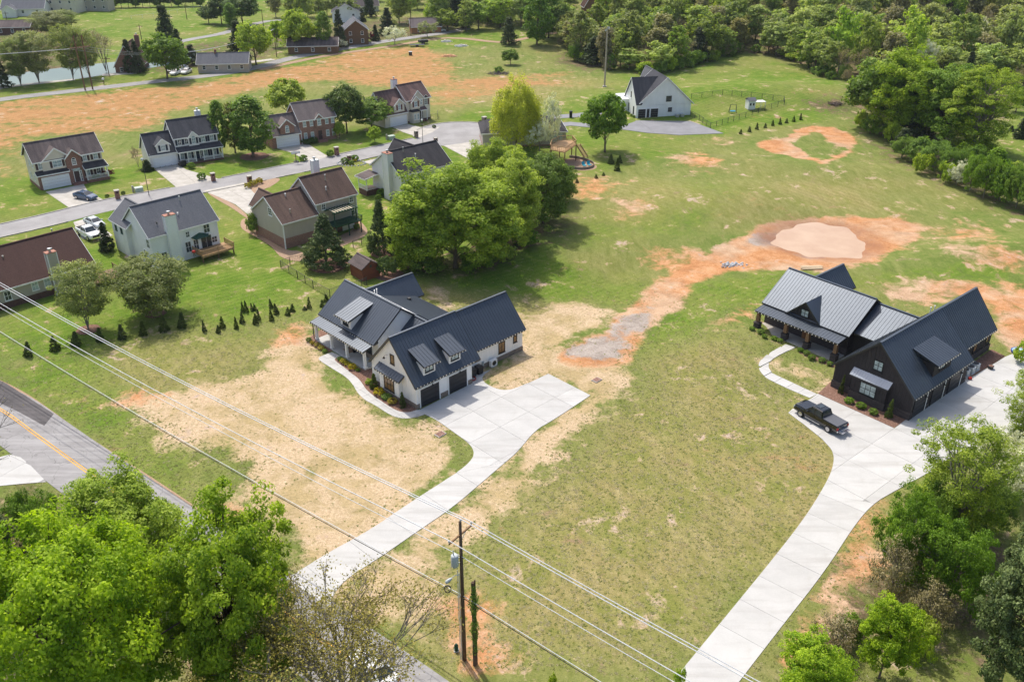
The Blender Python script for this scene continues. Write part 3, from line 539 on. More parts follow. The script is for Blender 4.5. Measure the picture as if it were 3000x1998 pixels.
M_wood = boardwood('deck_wood', (.42, .26, .13)); M_woodd = boardwood('aged_wood', (.20, .115, .065)); M_green = plain('green_paint', (.02, .07, .045), .5); M_post = boardwood('stained_timber', (.26, .15, .08)); M_doorw = boardwood('oak_door', (.30, .14, .06)); M_gdk = plain('charcoal_door', (.030, .030, .034), .45, .25); M_gwh = plain('white_door', (.74, .76, .78), .5, .04); M_redm = plain('rusty_cap', (.34, .15, .10), .7, .2); M_steel = plain('galvanised_steel', (.48, .50, .52), .35, .1, metal=.6); M_bulb = plain('frosted_bulb', (.85, .80, .68), .3); M_canvas = plain('beige_canvas', (.62, .52, .38), .8)
H1 = math.pi / 2
class Hs:
    def __init__(s, name, label, origin, yaw, cat='house', group=None):
        s.o = thing(name, label, cat, origin, math.radians(yaw), group); s.origin = origin; s.yaw = math.radians(yaw); s.cache = {}
    def P(s, x, y, z=0): 
        c, q = math.cos(s.yaw), math.sin(s.yaw); return Vector((s.origin[0] + x * c - y * q, s.origin[1] + x * q + y * c, s.origin[2] + z))
    def part(s, name, mb, mat, parent=None, **kw): return mb.obj(name, mat, parent or s.o, **kw)
    def walls(s, x0, x1, y0, y1, ze, mat, ridge=None, axis='x', z0=-.6, base=None, bz=.5, name='wall'):
        """box of walls; with ridge height the two ends become gables. axis = direction of the ridge"""
        m = MB(); xm, ym = (x0 + x1) / 2, (y0 + y1) / 2
        if ridge is None: m.box(x0, x1, y0, y1, z0, ze)
        elif axis == 'x':
            vs = [(x, y, z) for x in (x0, x1) for y, z in ((y0, z0), (y1, z0), (y1, ze), (ym, ridge), (y0, ze))]
            m.add(vs, [(0, 4, 3, 2, 1), (5, 6, 7, 8, 9), (0, 5, 9, 4), (1, 2, 7, 6), (4, 9, 8, 3), (3, 8, 7, 2), (0, 1, 6, 5)])
        else:
            vs = [(x, y, z) for y in (y0, y1) for x, z in ((x0, z0), (x1, z0), (x1, ze), (xm, ridge), (x0, ze))]
            m.add(vs, [(0, 1, 2, 3, 4), (5, 9, 8, 7, 6), (0, 4, 9, 5), (1, 6, 7, 2), (4, 3, 8, 9), (3, 2, 7, 8), (0, 5, 6, 1)])
        s.part(name, m, mat)
        if base: s.part('foundation', MB().box(x0 - .05, x1 + .05, y0 - .05, y1 + .05, z0 - .1, bz), base)
    def slope(s, quad, mat, th=.14, ribs=None, rib_mat=None, name='roof', trim=None, rake=True, along=(0, 1)):
        """one roof slope: quad = eave-left, eave-right, ridge-right, ridge-left. ribs = spacing of the standing ribs"""
        q = [Vector(p) for p in quad]; m = MB(); m.slab(q, th); ro = s.part(name, m, mat)
        up = (q[3] - q[0]).cross(q[1] - q[0]).normalized(); up = up if up.z > 0 else -up
        if ribs:
            m = MB(); L = (q[1] - q[0]).length; k = max(1, int(L / ribs))
            for i in range(k + 1):
                t = (i + .02) / (k + .04); a = q[0].lerp(q[1], t) + up * .012; b = q[3].lerp(q[2], t) + up * .012
                if (b - a).length > .2: m.beam(a, b, .05, .04)
            o = s.part('roof_ribs', m, rib_mat or mat, ro, kind='stuff')
        if trim:
            m = MB(); d = Vector((0, 0, -.1)); e = .03
            m.beam(q[0] + d, q[1] + d, .05, .2)
            if rake: m.beam(q[0] + d, q[3] + d, .05, .2); m.beam(q[1] + d, q[2] + d, .05, .2)
            s.part('fascia', m, trim, ro)
        return ro
    def gable(s, x0, x1, y0, y1, ze, zr, mat, axis='x', ov=.35, rk=.3, trim=white, ribs=None, th=.14, sides=(1, 1), k0=None, k1=None):
        """gable roof over the rectangle; ov = eave overhang, rk = overhang at the gables"""
        k0 = rk if k0 is None else k0; k1 = rk if k1 is None else k1
        if axis == 'x':
            ym = (y0 + y1) / 2; sl_ = (zr - ze) / (ym - y0); e = ze - ov * sl_; a, b = x0 - k0, x1 + k1
            if sides[0]: s.slope([(a, y0 - ov, e), (b, y0 - ov, e), (b, ym, zr), (a, ym, zr)], mat, th, ribs, trim=trim)
            if sides[1]: s.slope([(b, y1 + ov, e), (a, y1 + ov, e), (a, ym, zr), (b, ym, zr)], mat, th, ribs, trim=trim)
            c1, c2 = (a, ym, zr), (b, ym, zr)
        else:
            xm = (x0 + x1) / 2; sl_ = (zr - ze) / (xm - x0); e = ze - ov * sl_; a, b = y0 - k0, y1 + k1
            if sides[0]: s.slope([(x0 - ov, b, e), (x0 - ov, a, e), (xm, a, zr), (xm, b, zr)], mat, th, ribs, trim=trim)
            if sides[1]: s.slope([(x1 + ov, a, e), (x1 + ov, b, e), (xm, b, zr), (xm, a, zr)], mat, th, ribs, trim=trim)
            c1, c2 = (xm, a, zr), (xm, b, zr)
        s.part('ridge_cap', MB().beam(Vector(c1) + Vector((0, 0, .03)), Vector(c2) + Vector((0, 0, .03)), .28, .07), mat)
    def place(s, o, x, y, z, rot, parent=None):
        o.parent = parent or s.o; o.location = (x, y, z); o.rotation_euler = (0, 0, rot); return o
    def window(s, x, y, z, w, h, rot=0., frame=white, pane=G_BLUE, cols=2, rows=2, shut=None, arch=False, name='window', fw=.09):
        """z = sill height; frame with muntins, one pane object per light"""
        key = ('w', w, h, frame.name, pane.name, cols, rows, arch)
        if key not in s.cache:
            m = MB(); t = fw; d0, d1 = -.07, .02
            m.box(-w / 2, w / 2, d0, d1, 0, t); m.box(-w / 2 - .05, w / 2 + .05, d0 - .05, d1, -.06, 0); m.box(-w / 2, w / 2, d0, d1, h - t, h); m.box(-w / 2, -w / 2 + t, d0, d1, t, h - t); m.box(w / 2 - t, w / 2, d0, d1, t, h - t)
            for i in range(1, cols): xx = -w / 2 + t + (w - 2 * t) * i / cols; m.box(xx - .025, xx + .025, -.06, .0, t, h - t)
            for j in range(1, rows): zz = t + (h - 2 * t) * j / rows; m.box(-w / 2 + t, w / 2 - t, -.058, .0, zz - .025, zz + .025)
            if arch:
                for i in range(8):
                    a0, a1 = math.pi * i / 8, math.pi * (i + 1) / 8; r = w / 2
                    m.add([(0, d0, h), (r * math.cos(a0), d0, h + r * math.sin(a0)), (r * math.cos(a1), d0, h + r * math.sin(a1))], [(0, 1, 2)])
            me = m.mesh(name, frame); p = MB()
            p.box(-w / 2 + t, w / 2 - t, -.03, -.01, t, h - t)
            if arch: 
                r = w / 2 - t; p.add([(0, d0 - .005, h + .02)] + [(r * math.cos(math.pi * i / 8), d0 - .005, h + .02 + r * math.sin(math.pi * i / 8)) for i in range(9)], [(0, i, i + 1) for i in range(1, 9)])
            s.cache[key] = (me, p.mesh('pane', pane))
        me, pm = s.cache[key]; o = link(name, me); s.place(o, x, y, z, rot); link('pane', pm, o)
        if shut:
            kk = ('s', h, shut.name)
            if kk not in s.cache: s.cache[kk] = MB().box(-.2, .2, -.06, .01, 0, h).box(-.15, .15, -.075, -.055, .08, h / 2 - .05).box(-.15, .15, -.075, -.055, h / 2 + .05, h - .08).mesh('shutter', shut)
            c, q = math.cos(rot), math.sin(rot)
            for sg in (-1, 1): dx = sg * (w / 2 + .24); s.place(link('shutter', s.cache[kk]), x + dx * c, y + dx * q, z, rot)
        return o
    def garage(s, x, y, w, h, rot=0., mat=M_gwh, jamb=white, n=4, cols=4, z=0.):
        m = MB(); m.box(-w / 2 - .14, -w / 2, -.1, .02, 0, h + .14).box(w / 2, w / 2 + .14, -.1, .02, 0, h + .14).box(-w / 2, w / 2, -.1, .02, h, h + .14); o = m.obj('garage_door', jamb); s.place(o, x, y, z, rot)
        p = MB(); ph = h / n
        p.box(-w / 2, w / 2, -.05, .01, .015, ph - .015)
        for i in range(cols): a = -w / 2 + w * i / cols + .08; b = -w / 2 + w * (i + 1) / cols - .08; p.box(a, b, -.062, -.048, .1, ph - .1)
        me = p.mesh('panel', mat)
        for j in range(n): link('panel', me, o, loc=(0, 0, j * ph))
        return o
    def door(s, x, y, z, w, h, rot=0., mat=M_shut, jamb=white, side=False):
        m = MB(); m.box(-w / 2 - .1, w / 2 + .1, -.06, .02, 0, h + .12); o = m.obj('door', jamb); s.place(o, x, y, z, rot)
        MB().box(-w / 2, w / 2, -.08, -.05, .02, h).box(-w / 2 + .12, w / 2 - .12, -.095, -.075, .15, h * .45).box(-w / 2 + .12, w / 2 - .12, -.095, -.075, h * .52, h - .15).obj('leaf', mat, o)
        MB().box(w / 2 - .14, w / 2 - .08, -.13, -.08, h * .45, h * .45 + .14).obj('handle', M_steel, o)
        if side:
            for sg in (-1, 1): s.window(x + sg * (w / 2 + .32) * math.cos(rot), y + sg * (w / 2 + .32) * math.sin(rot), z, .36, h, rot, pane=G_DARK, cols=1, rows=4, name='sidelight')
        return o
    def chimney(s, x, y, w, d, z0, z1, mat, cap=M_redm, pipe=True, rot=0., name='chimney'):
        m = MB().box(-w / 2, w / 2, -d / 2, d / 2, z0, z1); o = m.obj(name, mat); s.place(o, x, y, 0, rot)
        MB().box(-w / 2 - .07, w / 2 + .07, -d / 2 - .07, d / 2 + .07, z1, z1 + .1).obj('chimney_cap', cap, o)
        if pipe: MB().cyl(0, 0, z1 + .1, z1 + .45, .16).cyl(0, 0, z1 + .45, z1 + .6, .26).obj('flue', M_steel, o)
        t = MB(); 
        for sx_ in (-1, 1):
            for sy_ in (-1, 1): t.box(sx_ * w / 2 - .06, sx_ * w / 2 + .06, sy_ * d / 2 - .06, sy_ * d / 2 + .06, z0, z1 - .02)
        if mat.name.endswith('siding'): t.obj('corner_board', white, o)
    def vent(s, x, y, z, h=.7, mat=None, r=.07): s.part('roof_vent', MB().cyl(x, y, z - .2, z + h, r, 8).cyl(x, y, z + h, z + h + .1, r * 1.7, 8), mat or M_steel)
    def crossgable(s, xc, w, yf, zb, ze, zr, mat, wall, plane, ov=.25, trim=white, ribs=None, wallz=None, flip=1, axis='y'):
        """gable facing the front (-y) at xc, wide w, ridge running back until it meets the main slope; plane(z)->y of the main slope"""
        sl_ = (zr - ze) / (w / 2); e = ze - ov * sl_; yb, ybe = plane(zr), plane(e)
        m = MB(); x0, x1 = xc - w / 2, xc + w / 2; yb2 = plane(ze)
        m.add([(x0, yf, zb), (x1, yf, zb), (x1, yf, ze), (xc, yf, zr - .05), (x0, yf, ze), (x0, max(yb2, yf + .02), zb), (x1, max(yb2, yf + .02), zb), (x1, max(yb2, yf + .02), ze), (x0, max(yb2, yf + .02), ze)], [(0, 1, 2, 3, 4), (0, 4, 8, 5), (1, 6, 7, 2)])
        s.part('gable_wall', m, wall)
        f = yf - .25
        s.slope([(x0 - ov, max(ybe, f + .05), e), (x0 - ov, f, e), (xc, f, zr), (xc, yb, zr)], mat, .12, ribs)
        s.slope([(x1 + ov, f, e), (x1 + ov, max(ybe, f + .05), e), (xc, yb, zr), (xc, f, zr)], mat, .12, ribs)
        if trim:
            m = MB(); m.beam((x0 - ov, f - .02, e - .06), (xc, f - .02, zr - .06), .05, .2).beam((x1 + ov, f - .02, e - .06), (xc, f - .02, zr - .06), .05, .2); s.part('fascia', m, trim)
    def battens(s, runs, mat, sp=.42):
        """vertical battens: runs of (p0, p1, normal, zbase, ztop(t))"""
        m = MB()
        for p0, p1, nn, zb, zt in runs:
            L = math.hypot(p1[0] - p0[0], p1[1] - p0[1]); k = int(L / sp)
            for i in range(1, k):
                t = i / k; x, y = p0[0] + (p1[0] - p0[0]) * t, p0[1] + (p1[1] - p0[1]) * t; tx, ty = (p1[0] - p0[0]) / L * .022, (p1[1] - p0[1]) / L * .022
                top = zt(t) if callable(zt) else zt; bz = zb(t) if callable(zb) else zb
                if top - bz < .1: continue
                m.prism([(x - tx, y - ty), (x + tx, y + ty), (x + tx + nn[0] * .022, y + ty + nn[1] * .022), (x - tx + nn[0] * .022, y - ty + nn[1] * .022)], bz, top)
        s.part('battens', m, mat, kind='stuff')
    def bulbs(s, runs, sp=.45):
        m = MB()
        for a, b in runs:
            a, b = Vector(a), Vector(b); k = int((b - a).length / sp)
            for i in range(k + 1): p = a.lerp(b, i / max(1, k)); m.taper(p.x - .05, p.x + .05, p.y - .05, p.y + .05, p.z - .06, p.z + .05, .02, .02)
        s.part('string_lights', m, M_bulb, kind='stuff')
    def shed(s, quad, mat, ribs=.3, trim=None, th=.12): return s.slope(quad, mat, th, ribs, trim=trim)
    def railing(s, pts, z, h=.95, mat=white, sp=.14, post=.09, name='railing'):
        """posts (one object each), rails and balusters"""
        m = MB(); pm = MB().box(-post / 2, post / 2, -post / 2, post / 2, 0, h + .05).mesh('post', mat); o = None
        for a, b in zip(pts[:-1], pts[1:]):
            m.beam((a[0], a[1], z + h - .04), (b[0], b[1], z + h - .04), .07, .06); m.beam((a[0], a[1], z + .1), (b[0], b[1], z + .1), .05, .05)
            L = math.hypot(b[0] - a[0], b[1] - a[1])
            for i in range(1, int(L / sp)): t = i / int(L / sp); x, y = a[0] + (b[0] - a[0]) * t, a[1] + (b[1] - a[1]) * t; m.box(x - .018, x + .018, y - .018, y + .018, z + .1, z + h - .05)
        o = s.part(name, m, mat)
        for p in pts: link('post', pm, o, loc=(p[0], p[1], z))
        return o
def lamp_goose(H, x, y, z, rot):
    m = MB(); m.tube([(0, 0, 0), (0, -.15, .12), (0, -.4, .14), (0, -.52, 0)], .02, 5).tube([(0, -.52, .02), (0, -.52, -.06), (0, -.52, -.2)], [.05, .09, .17], 8); o = m.obj('wall_lamp', M_blk); H.place(o, x, y, z, rot)

# ---------------------------------------------------------------- the white farmhouse (local x towards the drive, y along the garage wing)
O = G(1222.1, 1199.2); H = Hs('farmhouse', 'white board farmhouse with charcoal metal roofs and two black garage doors', O, 44.2 - 90); RB = .42
gp = lambda u: 7.7 - abs(u + 4.1) * 1.08
H.walls(-8.2, 0, 0, 8.27, 3.27, M_bb, 7.62, 'y'); [H.part('stone_base', b_, M_stone) for b_ in (MB().box(-8.25, .06, -.06, .5, -.5, .62), MB().box(-.5, .06, 3.42, 4.6, -.5, .62), MB().box(-.5, .06, 7.6, 8.33, -.5, .62))]
H.gable(-8.2, 0, 0, 8.27, 3.27, 7.7, M_roofB, 'y', .28, .3, M_gut, RB, k1=1.2)
H.walls(-8.4, -1.7, 8.27, 18.4, 3.35, M_bb, 6.85, 'y'); H.part('stone_base', MB().box(-8.45, -1.64, 8.3, 18.46, -.5, .6), M_stone); H.gable(-8.4, -1.7, 8.1, 18.4, 3.35, 6.95, M_roofB, 'y', .33, .3, M_gut, RB, k0=0)
H.walls(-22.3, -11.1, 3.0, 10.4, 3.9, M_bb, 6.6, 'x', base=M_stone, bz=.9); H.gable(-22.3, -11.1, 3.0, 10.1, 3.95, 6.7, M_roofB, 'x', .9, .32, M_gut, RB)
H.walls(-11.1, -8.2, 6.3, 11.5, 3.5, M_bb); H.slope([(-11.1, 5.9, 3.05), (-6.2, 5.9, 3.05), (-6.2, 8.6, 5.0), (-11.1, 8.6, 5.0)], M_roofB, .14, RB, trim=M_gut, rake=False)
H.slope([(-5.6, 14.7, 3.1), (-18.4, 14.7, 3.1), (-18.4, 9.15, 4.95), (-5.6, 9.15, 4.95)], M_roofB, .14, RB, trim=M_gut); H.part('ridge_cap', MB().beam((-12.5, 8.6, 5.05), (-6.0, 8.6, 5.05), .3, .08), M_roofB)
[H.part('patio_post', MB().box(x, x + .2, 14.2, 14.4, -.2, 3), M_bb) for x in (-17.9, -9.)]
H.walls(-22.9, -18.7, 10, 15.9, 3.1, M_bb, 5.2, 'y', base=M_stone); H.gable(-22.9, -18.7, 8.0, 15.9, 3.1, 5.3, M_roofB, 'y', .25, .3, M_gut, RB, k0=0)
H.shed([(-22.3, .62, 2.75), (-11.0, .62, 2.75), (-11.0, 2.98, 3.3), (-22.3, 2.98, 3.3)], M_roofB, RB, M_gut)
H.part('porch_floor', MB().box(-22.15, -11.25, .95, 3.0, -.3, .2), M_conc); H.part('porch_beam', MB().box(-22.1, -11.2, .95, 1.2, 2.4, 2.68), M_bb)
cm = MB().box(-.15, .15, -.15, .15, 0, 2.3).box(-.2, .2, -.2, .2, 0, .18).mesh('porch_column', M_bb)
for x in (-21.95, -18.55, -15.2, -11.45): link('porch_column', cm, H.o, loc=(x, 1.15, .2))
H.door(-16.6, 3.0, .2, 1.0, 2.2, 0, M_doorw, M_blk); H.window(-19.9, 3., 1.0, 1.7, 1.3, 0, M_blk, G_DARK, 3, 1); H.window(-13.3, 3., 1.0, 1.7, 1.3, 0, M_blk, G_DARK, 3, 1)
for x in (-15.7, -17.5): H.part('planter', MB().cyl(x, 2.55, .2, .75, .2, 10, .27), M_blk)
H.part('doormat', MB().box(-17.3, -15.9, 1.9, 2.8, .2, .22), M_pea)
H.walls(-17.85, -15.65, 2.35, 4.5, 5.0, M_bb, name='dormer', z0=3.0); H.shed([(-18.2, 1.75, 4.86), (-15.3, 1.75, 4.86), (-15.3, 5.75, 6.08), (-18.2, 5.75, 6.08)], M_roofB, RB, M_gut); H.window(-16.75, 2.35, 3.7, 1.15, .95, 0, M_blk, G_DARK, 2, 1)
for v0, v1 in ((1.15, 3.4), (4.95, 7.2)):
    H.walls(-2.6, -.35, v0 + .25, v1 - .25, 5.0, M_bb, z0=3.3, name='dormer'); vm = (v0 + v1) / 2
    H.shed([(.22, v0, 5.08), (.22, v1, 5.08), (-2.65, v1, 6.2), (-2.65, v0, 6.2)], M_roofB, RB, M_gut); H.window(-.35, vm, 3.95, 1.2, .95, H1, M_blk, G_PALE, 2, 1)
H.part('bay', MB().box(-6.17, -2.52, -.5, .1, .5, 2.95), M_bb); H.part('bay_base', MB().box(-6.22, -2.47, -.56, .1, -.5, .62), M_stone)
H.shed([(-6.65, -.85, 2.98), (-2.05, -.85, 2.98), (-2.05, .02, 3.55), (-6.65, .02, 3.55)], M_roofB, RB, M_gut); H.window(-4.35, -.5, .85, 1.9, 1.65, 0, M_blk, G_WARM, 3, 2); H.window(-4.1, 0, 4.2, .75, 1.25, 0, M_blk, G_WARM, 1, 1); lamp_goose(H, -5.0, 0, 5.0, 0)
H.garage(0, 1.9, 2.75, 2.35, H1, M_gdk, M_bb, 4, 1); H.garage(0, 6.1, 2.75, 2.35, H1, M_gdk, M_bb, 4, 1)
for v in (2., 6.1): lamp_goose(H, 0, v, 2.75, H1)
H.window(-1.7, 14.8, 1.0, 1.1, 1.5, H1, M_blk, G_WARM, 2, 1); H.window(-1.7, 17.1, 1.6, .65, .95, H1, M_blk, G_WARM, 1, 1); lamp_goose(H, -1.7, 10.6, 2.2, H1)
[H.part('corner_board', b_, M_bb) for b_ in (MB().box(-.12, .03, -.03, .12, .6, 3.1), MB().box(-8.23, -8.1, -.03, .12, .6, 3.1), MB().box(-.12, .03, 8.15, 8.3, .6, 3.1))]; [H.part('downpipe', b_, M_gut) for b_ in (MB().box(-.14, -.04, 8.28, 8.36, .1, 2.9), MB().box(-22.3, -22.2, .85, .95, .2, 2.6))]
gt = lambda t: 3.2 + (1 - abs(2 * t - 1)) * 4.2
H.battens([((-8.2, 0), (0, 0), (0, -1), .62, gt), ((0, 3.45), (0, 4.5), (1, 0), .62, 3.0), ((0, 7.6), (0, 8.27), (1, 0), .62, 3.), ((-1.7, 8.4), (-1.7, 18.4), (1, 0), .6, 3.1), ((-11.1, 3.2), (-11.1, 9.9), (1, 0), 3.2, lambda t: 3.9 + (1 - abs(2 * t - 1)) * 2.4), ((-6.17, -.5), (-2.52, -.5), (0, -1), .62, 2.9)], M_bb)
H.bulbs([((.32, 0, 2.92), (.32, 8.4, 2.92)), ((-1.3, 9.5, 2.93), (-1.3, 18.6, 2.93)), ((-22.6, 2.02, 3.12), (-18.2, 2.02, 3.12)), ((-15.4, 2.02, 3.12), (-10.8, 2.02, 3.12)), ((-22.3, .55, 2.66), (-11, .55, 2.66)), ((-18.2, 1.7, 4.75), (-15.3, 1.7, 4.75)), ((.3, 1.15, 4.96), (.3, 3.4, 4.96)), ((.3, 4.95, 4.96), (.3, 7.2, 4.96)), ((-6.6, -.92, 2.88), (-2.1, -.92, 2.88))])
H.vent(-20.0, 9.6, 4.6, .6, white, .05); H.vent(-19.5, 8.9, 4.9, .5, white, .05); H.part('roof_vent', MB().box(-17, -16.6, 12.2, 12.6, 3.8, 4.15), M_gut)
HW = H
# ---------------------------------------------------------------- the black farmhouse
O = G(2420 + 1345 / 5.6, 1000 + 1300 / 5.6); H = Hs('farmhouse', 'black board farmhouse with metal roofs and three garage bays', O, 40.2 - 90)
H.walls(-9.6, 0, 0, 13.0, 3.25, M_bbk, 7.85, 'y'); H.gable(-9.6, 0, 0, 13.1, 3.25, 7.95, M_roofB, 'y', .3, .3, M_gut, RB)
H.walls(-8.6, -1.9, 13.1, 23.4, 3.3, M_bbk, 7.1, 'y'); H.gable(-8.6, -1.9, 13.0, 23.4, 3.3, 7.4, M_roofB, 'y', .35, .3, M_gut, RB, k0=0)
[H.part('stone_base', b_, M_dstone) for b_ in (MB().box(-9.68, .08, -.08, .5, -.5, .95), MB().box(-1.86, -1.8, 13.2, 23.5, -.5, .9), MB().box(-.5, .08, 3.2, 4.3, -.5, .6), MB().box(-.5, .08, 7.4, 8.3, -.5, .6), MB().box(-.5, .08, 11.6, 13.1, -.5, .6))]
H.walls(-24.6, -12.5, 7.7, 16.8, 3.7, M_bbk, 6.6, 'x', base=M_dstone, bz=1.1); H.gable(-24.6, -12.5, 7.7, 16.7, 3.75, 6.75, M_roofB, 'x', .75, .35, M_gut, RB)
H.walls(-12.5, -8.4, 8.9, 17, 3.4, M_bbk); H.slope([(-12.3, 8.3, 3.25), (-6.5, 8.3, 3.25), (-6.5, 13.0, 5.9), (-12.3, 13.0, 5.9)], M_roofB, .14, RB, trim=M_gut, rake=False); H.slope([(-6.0, 18.0, 3.3), (-12.3, 18.0, 3.3), (-12.3, 13.0, 5.9), (-6.0, 13.0, 5.9)], M_roofB, .14, RB, trim=M_gut); H.part('ridge_cap', MB().beam((-12.3, 13, 5.95), (-6.8, 13, 5.95), .3, .08), M_roofB)
H.walls(-24.6, -20.3, 15, 21.5, 3.1, M_bbk, 5.4, 'y'); H.gable(-24.6, -20.3, 13.0, 21.5, 3.1, 5.5, M_roofB, 'y', .25, .3, M_gut, RB, k0=0)
H.shed([(-24.7, 5.2, 2.72), (-12.45, 5.2, 2.72), (-12.45, 7.66, 3.15), (-24.7, 7.66, 3.15)], M_roofB, RB, M_gut); H.part('porch_floor', MB().box(-24.55, -12.6, 5.4, 7.7, -.3, .2), M_oldc); H.part('porch_beam', MB().box(-24.5, -12.6, 5.4, 5.65, 2.38, 2.64), M_post)
cm = MB().taper(-.24, .24, -.24, .24, .95, 2.25, .05, .05).mesh('porch_column', M_post); cb = MB().box(-.38, .38, -.38, .38, 0, .95).box(-.42, .42, -.42, .42, .95, 1.02).mesh('column_base', M_dstone)
for x in (-24.3, -20.05, -16.8, -12.85): o = link('porch_column', cm, H.o, loc=(x, 5.65, .2)); link('column_base', cb, o, loc=(0, 0, -.2))
H.door(-18.2, 7.7, .2, 1.1, 2.2, 0, M_doorw, M_post); H.window(-22.2, 7.7, 1.3, 1.9, 1.1, 0, M_blk, G_PALE, 3, 1); H.window(-15, 7.7, 1.3, 2.4, 1.1, 0, M_blk, G_DARK, 3, 1)
pl = lambda z: 6.95 + (z - 3.25) / .667
H.crossgable(-18.6, 4.9, 7.1, 3.2, 3.2, 5.55, M_roofB, M_bbk, pl, .2, M_gut, RB); H.window(-18.6, 7.08, 3.45, 1.15, 1.05, 0, M_blk, G_PALE, 2, 2)
H.walls(-3.0, -.4, 4.6, 8.75, 5.25, M_bbk, z0=3.3, name='dormer'); H.shed([(.15, 4.2, 5.4), (.15, 9.1, 5.4), (-3.1, 9.1, 6.35), (-3.1, 4.2, 6.35)], M_roofB, RB, M_gut); H.window(-.4, 6.5, 4.1, 1.2, .95, H1, M_bbk, G_PALE, 2, 2)
H.part('bay', MB().box(-7.07, -2.84, -.45, .1, .6, 3.1), M_bbk); H.part('bay_base', MB().box(-7.15, -2.76, -.53, .1, -.5, .98), M_dstone); M_shiny = metalroof('bright_metal', (.35, .38, .42), .25)
H.shed([(-7.3, -.78, 3.02), (-2.6, -.78, 3.02), (-2.6, .02, 3.7), (-7.3, .02, 3.7)], M_shiny, .3, M_gut); H.window(-5.0, -.45, 1.1, 2.0, 1.5, 0, M_blk, G_PALE, 3, 2); H.window(-4.6, 0, 4.35, 1.15, 1.25, 0, M_blk, G_PALE, 2, 2)
for v in (1.9, 6.0, 10.1): H.garage(0, v, 2.6, 2.35, H1, M_gdk, M_blk, 4, 1); lamp_goose(H, 0, v, 2.75, H1)
jb = MB().box(-.02, .1, -.08, .08, 0, 2.45).mesh('door_jamb', M_bb)
for v in (3.3, 7.4, 11.5): link('door_jamb', jb, H.o, loc=(0.02, v, 0))
H.window(-1.9, 19.0, 1.2, 1.0, 1.2, H1, M_blk, G_WARM, 1, 1); H.window(-1.9, 22.2, 1.4, .6, .9, H1, M_blk, G_WARM, 1, 1)
gt2 = lambda t: 3.2 + (1 - abs(2 * t - 1)) * 4.4
H.battens([((-9.6, 0), (0, 0), (0, -1), .95, gt2), ((-.0, 3.3), (0, 4.6), (1, 0), .6, 3.1), ((0, 7.4), (0, 8.7), (1, 0), .6, 3.1), ((-1.9, 13.3), (-1.9, 23.4), (1, 0), .9, 3.1), ((-7.07, -.45), (-2.84, -.45), (0, -1), .98, 3.0), ((-.4, 4.6), (-.4, 8.75), (1, 0), 3.7, 5.1), ((-21, 7.08), (-16.2, 7.08), (0, -1), 3.2, lambda t: 3.2 + (1 - abs(2 * t - 1)) * 2.2)], M_bbk)
H.bulbs([((.35, 0, 2.85), (.35, 13.2, 2.85)), ((-1.5, 13.6, 2.85), (-1.5, 23.6, 2.85)), ((.22, 4.2, 5.3), (.22, 9.1, 5.3)), ((-24.6, 5.12, 2.62), (-12.5, 5.12, 2.62))], .5); H.part('downpipe', MB().box(.02, .12, -.02, .08, .1, 2.9), M_gut)
for u, v in ((-6.3, 14.2), (-6.2, 15.)): H.vent(u, v, 6.2, .9, white, .05)
HB = H

# ---------------------------------------------------------------- the neighbours
# tan and brick house, far left of the street
H = Hs('house', 'tan two storey house with brick garage front and brown roof, westernmost across the street', G(122, 559), 40)
H.walls(0, 12.2, .7, 7.6, 5.5, M_sidC, 8.1, 'x', base=M_brick, bz=.5); H.gable(0, 12.2, .7, 7.6, 5.5, 8.2, M_shtau, 'x', .35, .4, white); H.part('brick_front', MB().box(0, 6.2, 0, .72, -.6, 2.85), M_brick); H.part('brick_front', MB().box(5.4, 8.2, .1, .72, -.6, 5.6), M_brick)
pl = lambda z: .7 + (z - 5.5) / .78
H.crossgable(3.9, 5.4, .45, 2.9, 5.2, 7.4, M_shtau, M_sidC, pl, .25); H.crossgable(6.8, 2.9, .05, 5.1, 5.3, 6.7, M_shtau, M_brick, pl, .2)
H.slope([(-.3, -.35, 2.85), (5.6, -.35, 2.85), (5.6, .68, 3.5), (-.3, .68, 3.5)], M_shdk, .12, None, trim=white); H.slope([(8.1, -1.1, 2.75), (12.6, -1.1, 2.75), (12.4, .68, 3.6), (8.1, .68, 3.6)], M_shdk, .12, None, trim=white)
H.garage(2.9, 0, 4.7, 2.2, 0); H.door(6.8, .1, .35, .95, 2.1, 0, M_shutb, side=True); H.part('arch_window', MB().box(6., 7.6, .03, .1, 2.5, 2.95), G_PALE)
for x, z, w_ in ((1.0, 3.75, .85), (3.9, 3.75, 1.7), (9.0, 3.9, .8), (11., 3.9, .9)): H.window(x, .68 if x > 8 or x < 2 else .43, z, w_, 1.3, 0, shut=M_shutb, cols=2)
H.window(6.8, .08, 3.7, .8, 1.0, 0, pane=G_DARK, cols=3, rows=3, arch=True); H.window(9.0, .68, 1.0, .85, 1.3, 0, shut=M_shutb); H.window(11., .68, 1., .85, 1.3, 0, pane=G_DARK, shut=M_shutb)
H.part('porch_floor', MB().box(8.2, 12.4, -1.0, .7, -.5, .55), M_brick); H.part('steps', MB().box(5.6, 8.0, -1.2, .1, -.3, .18).box(5.9, 7.7, -.8, .1, .18, .35), M_brick); H.railing([(8.3, -.95), (12.3, -.95), (12.3, .6)], .55, .85)
for x in (8.35, 12.2): H.part('porch_column', MB().cyl(x, -.9, .5, 2.7, .1, 8), white)
for y, z in ((2.2, 3.9), (4.4, 3.9), (3., 1.2), (5.4, 1.2)): H.window(0, y, z, .8, 1.2, -H1)
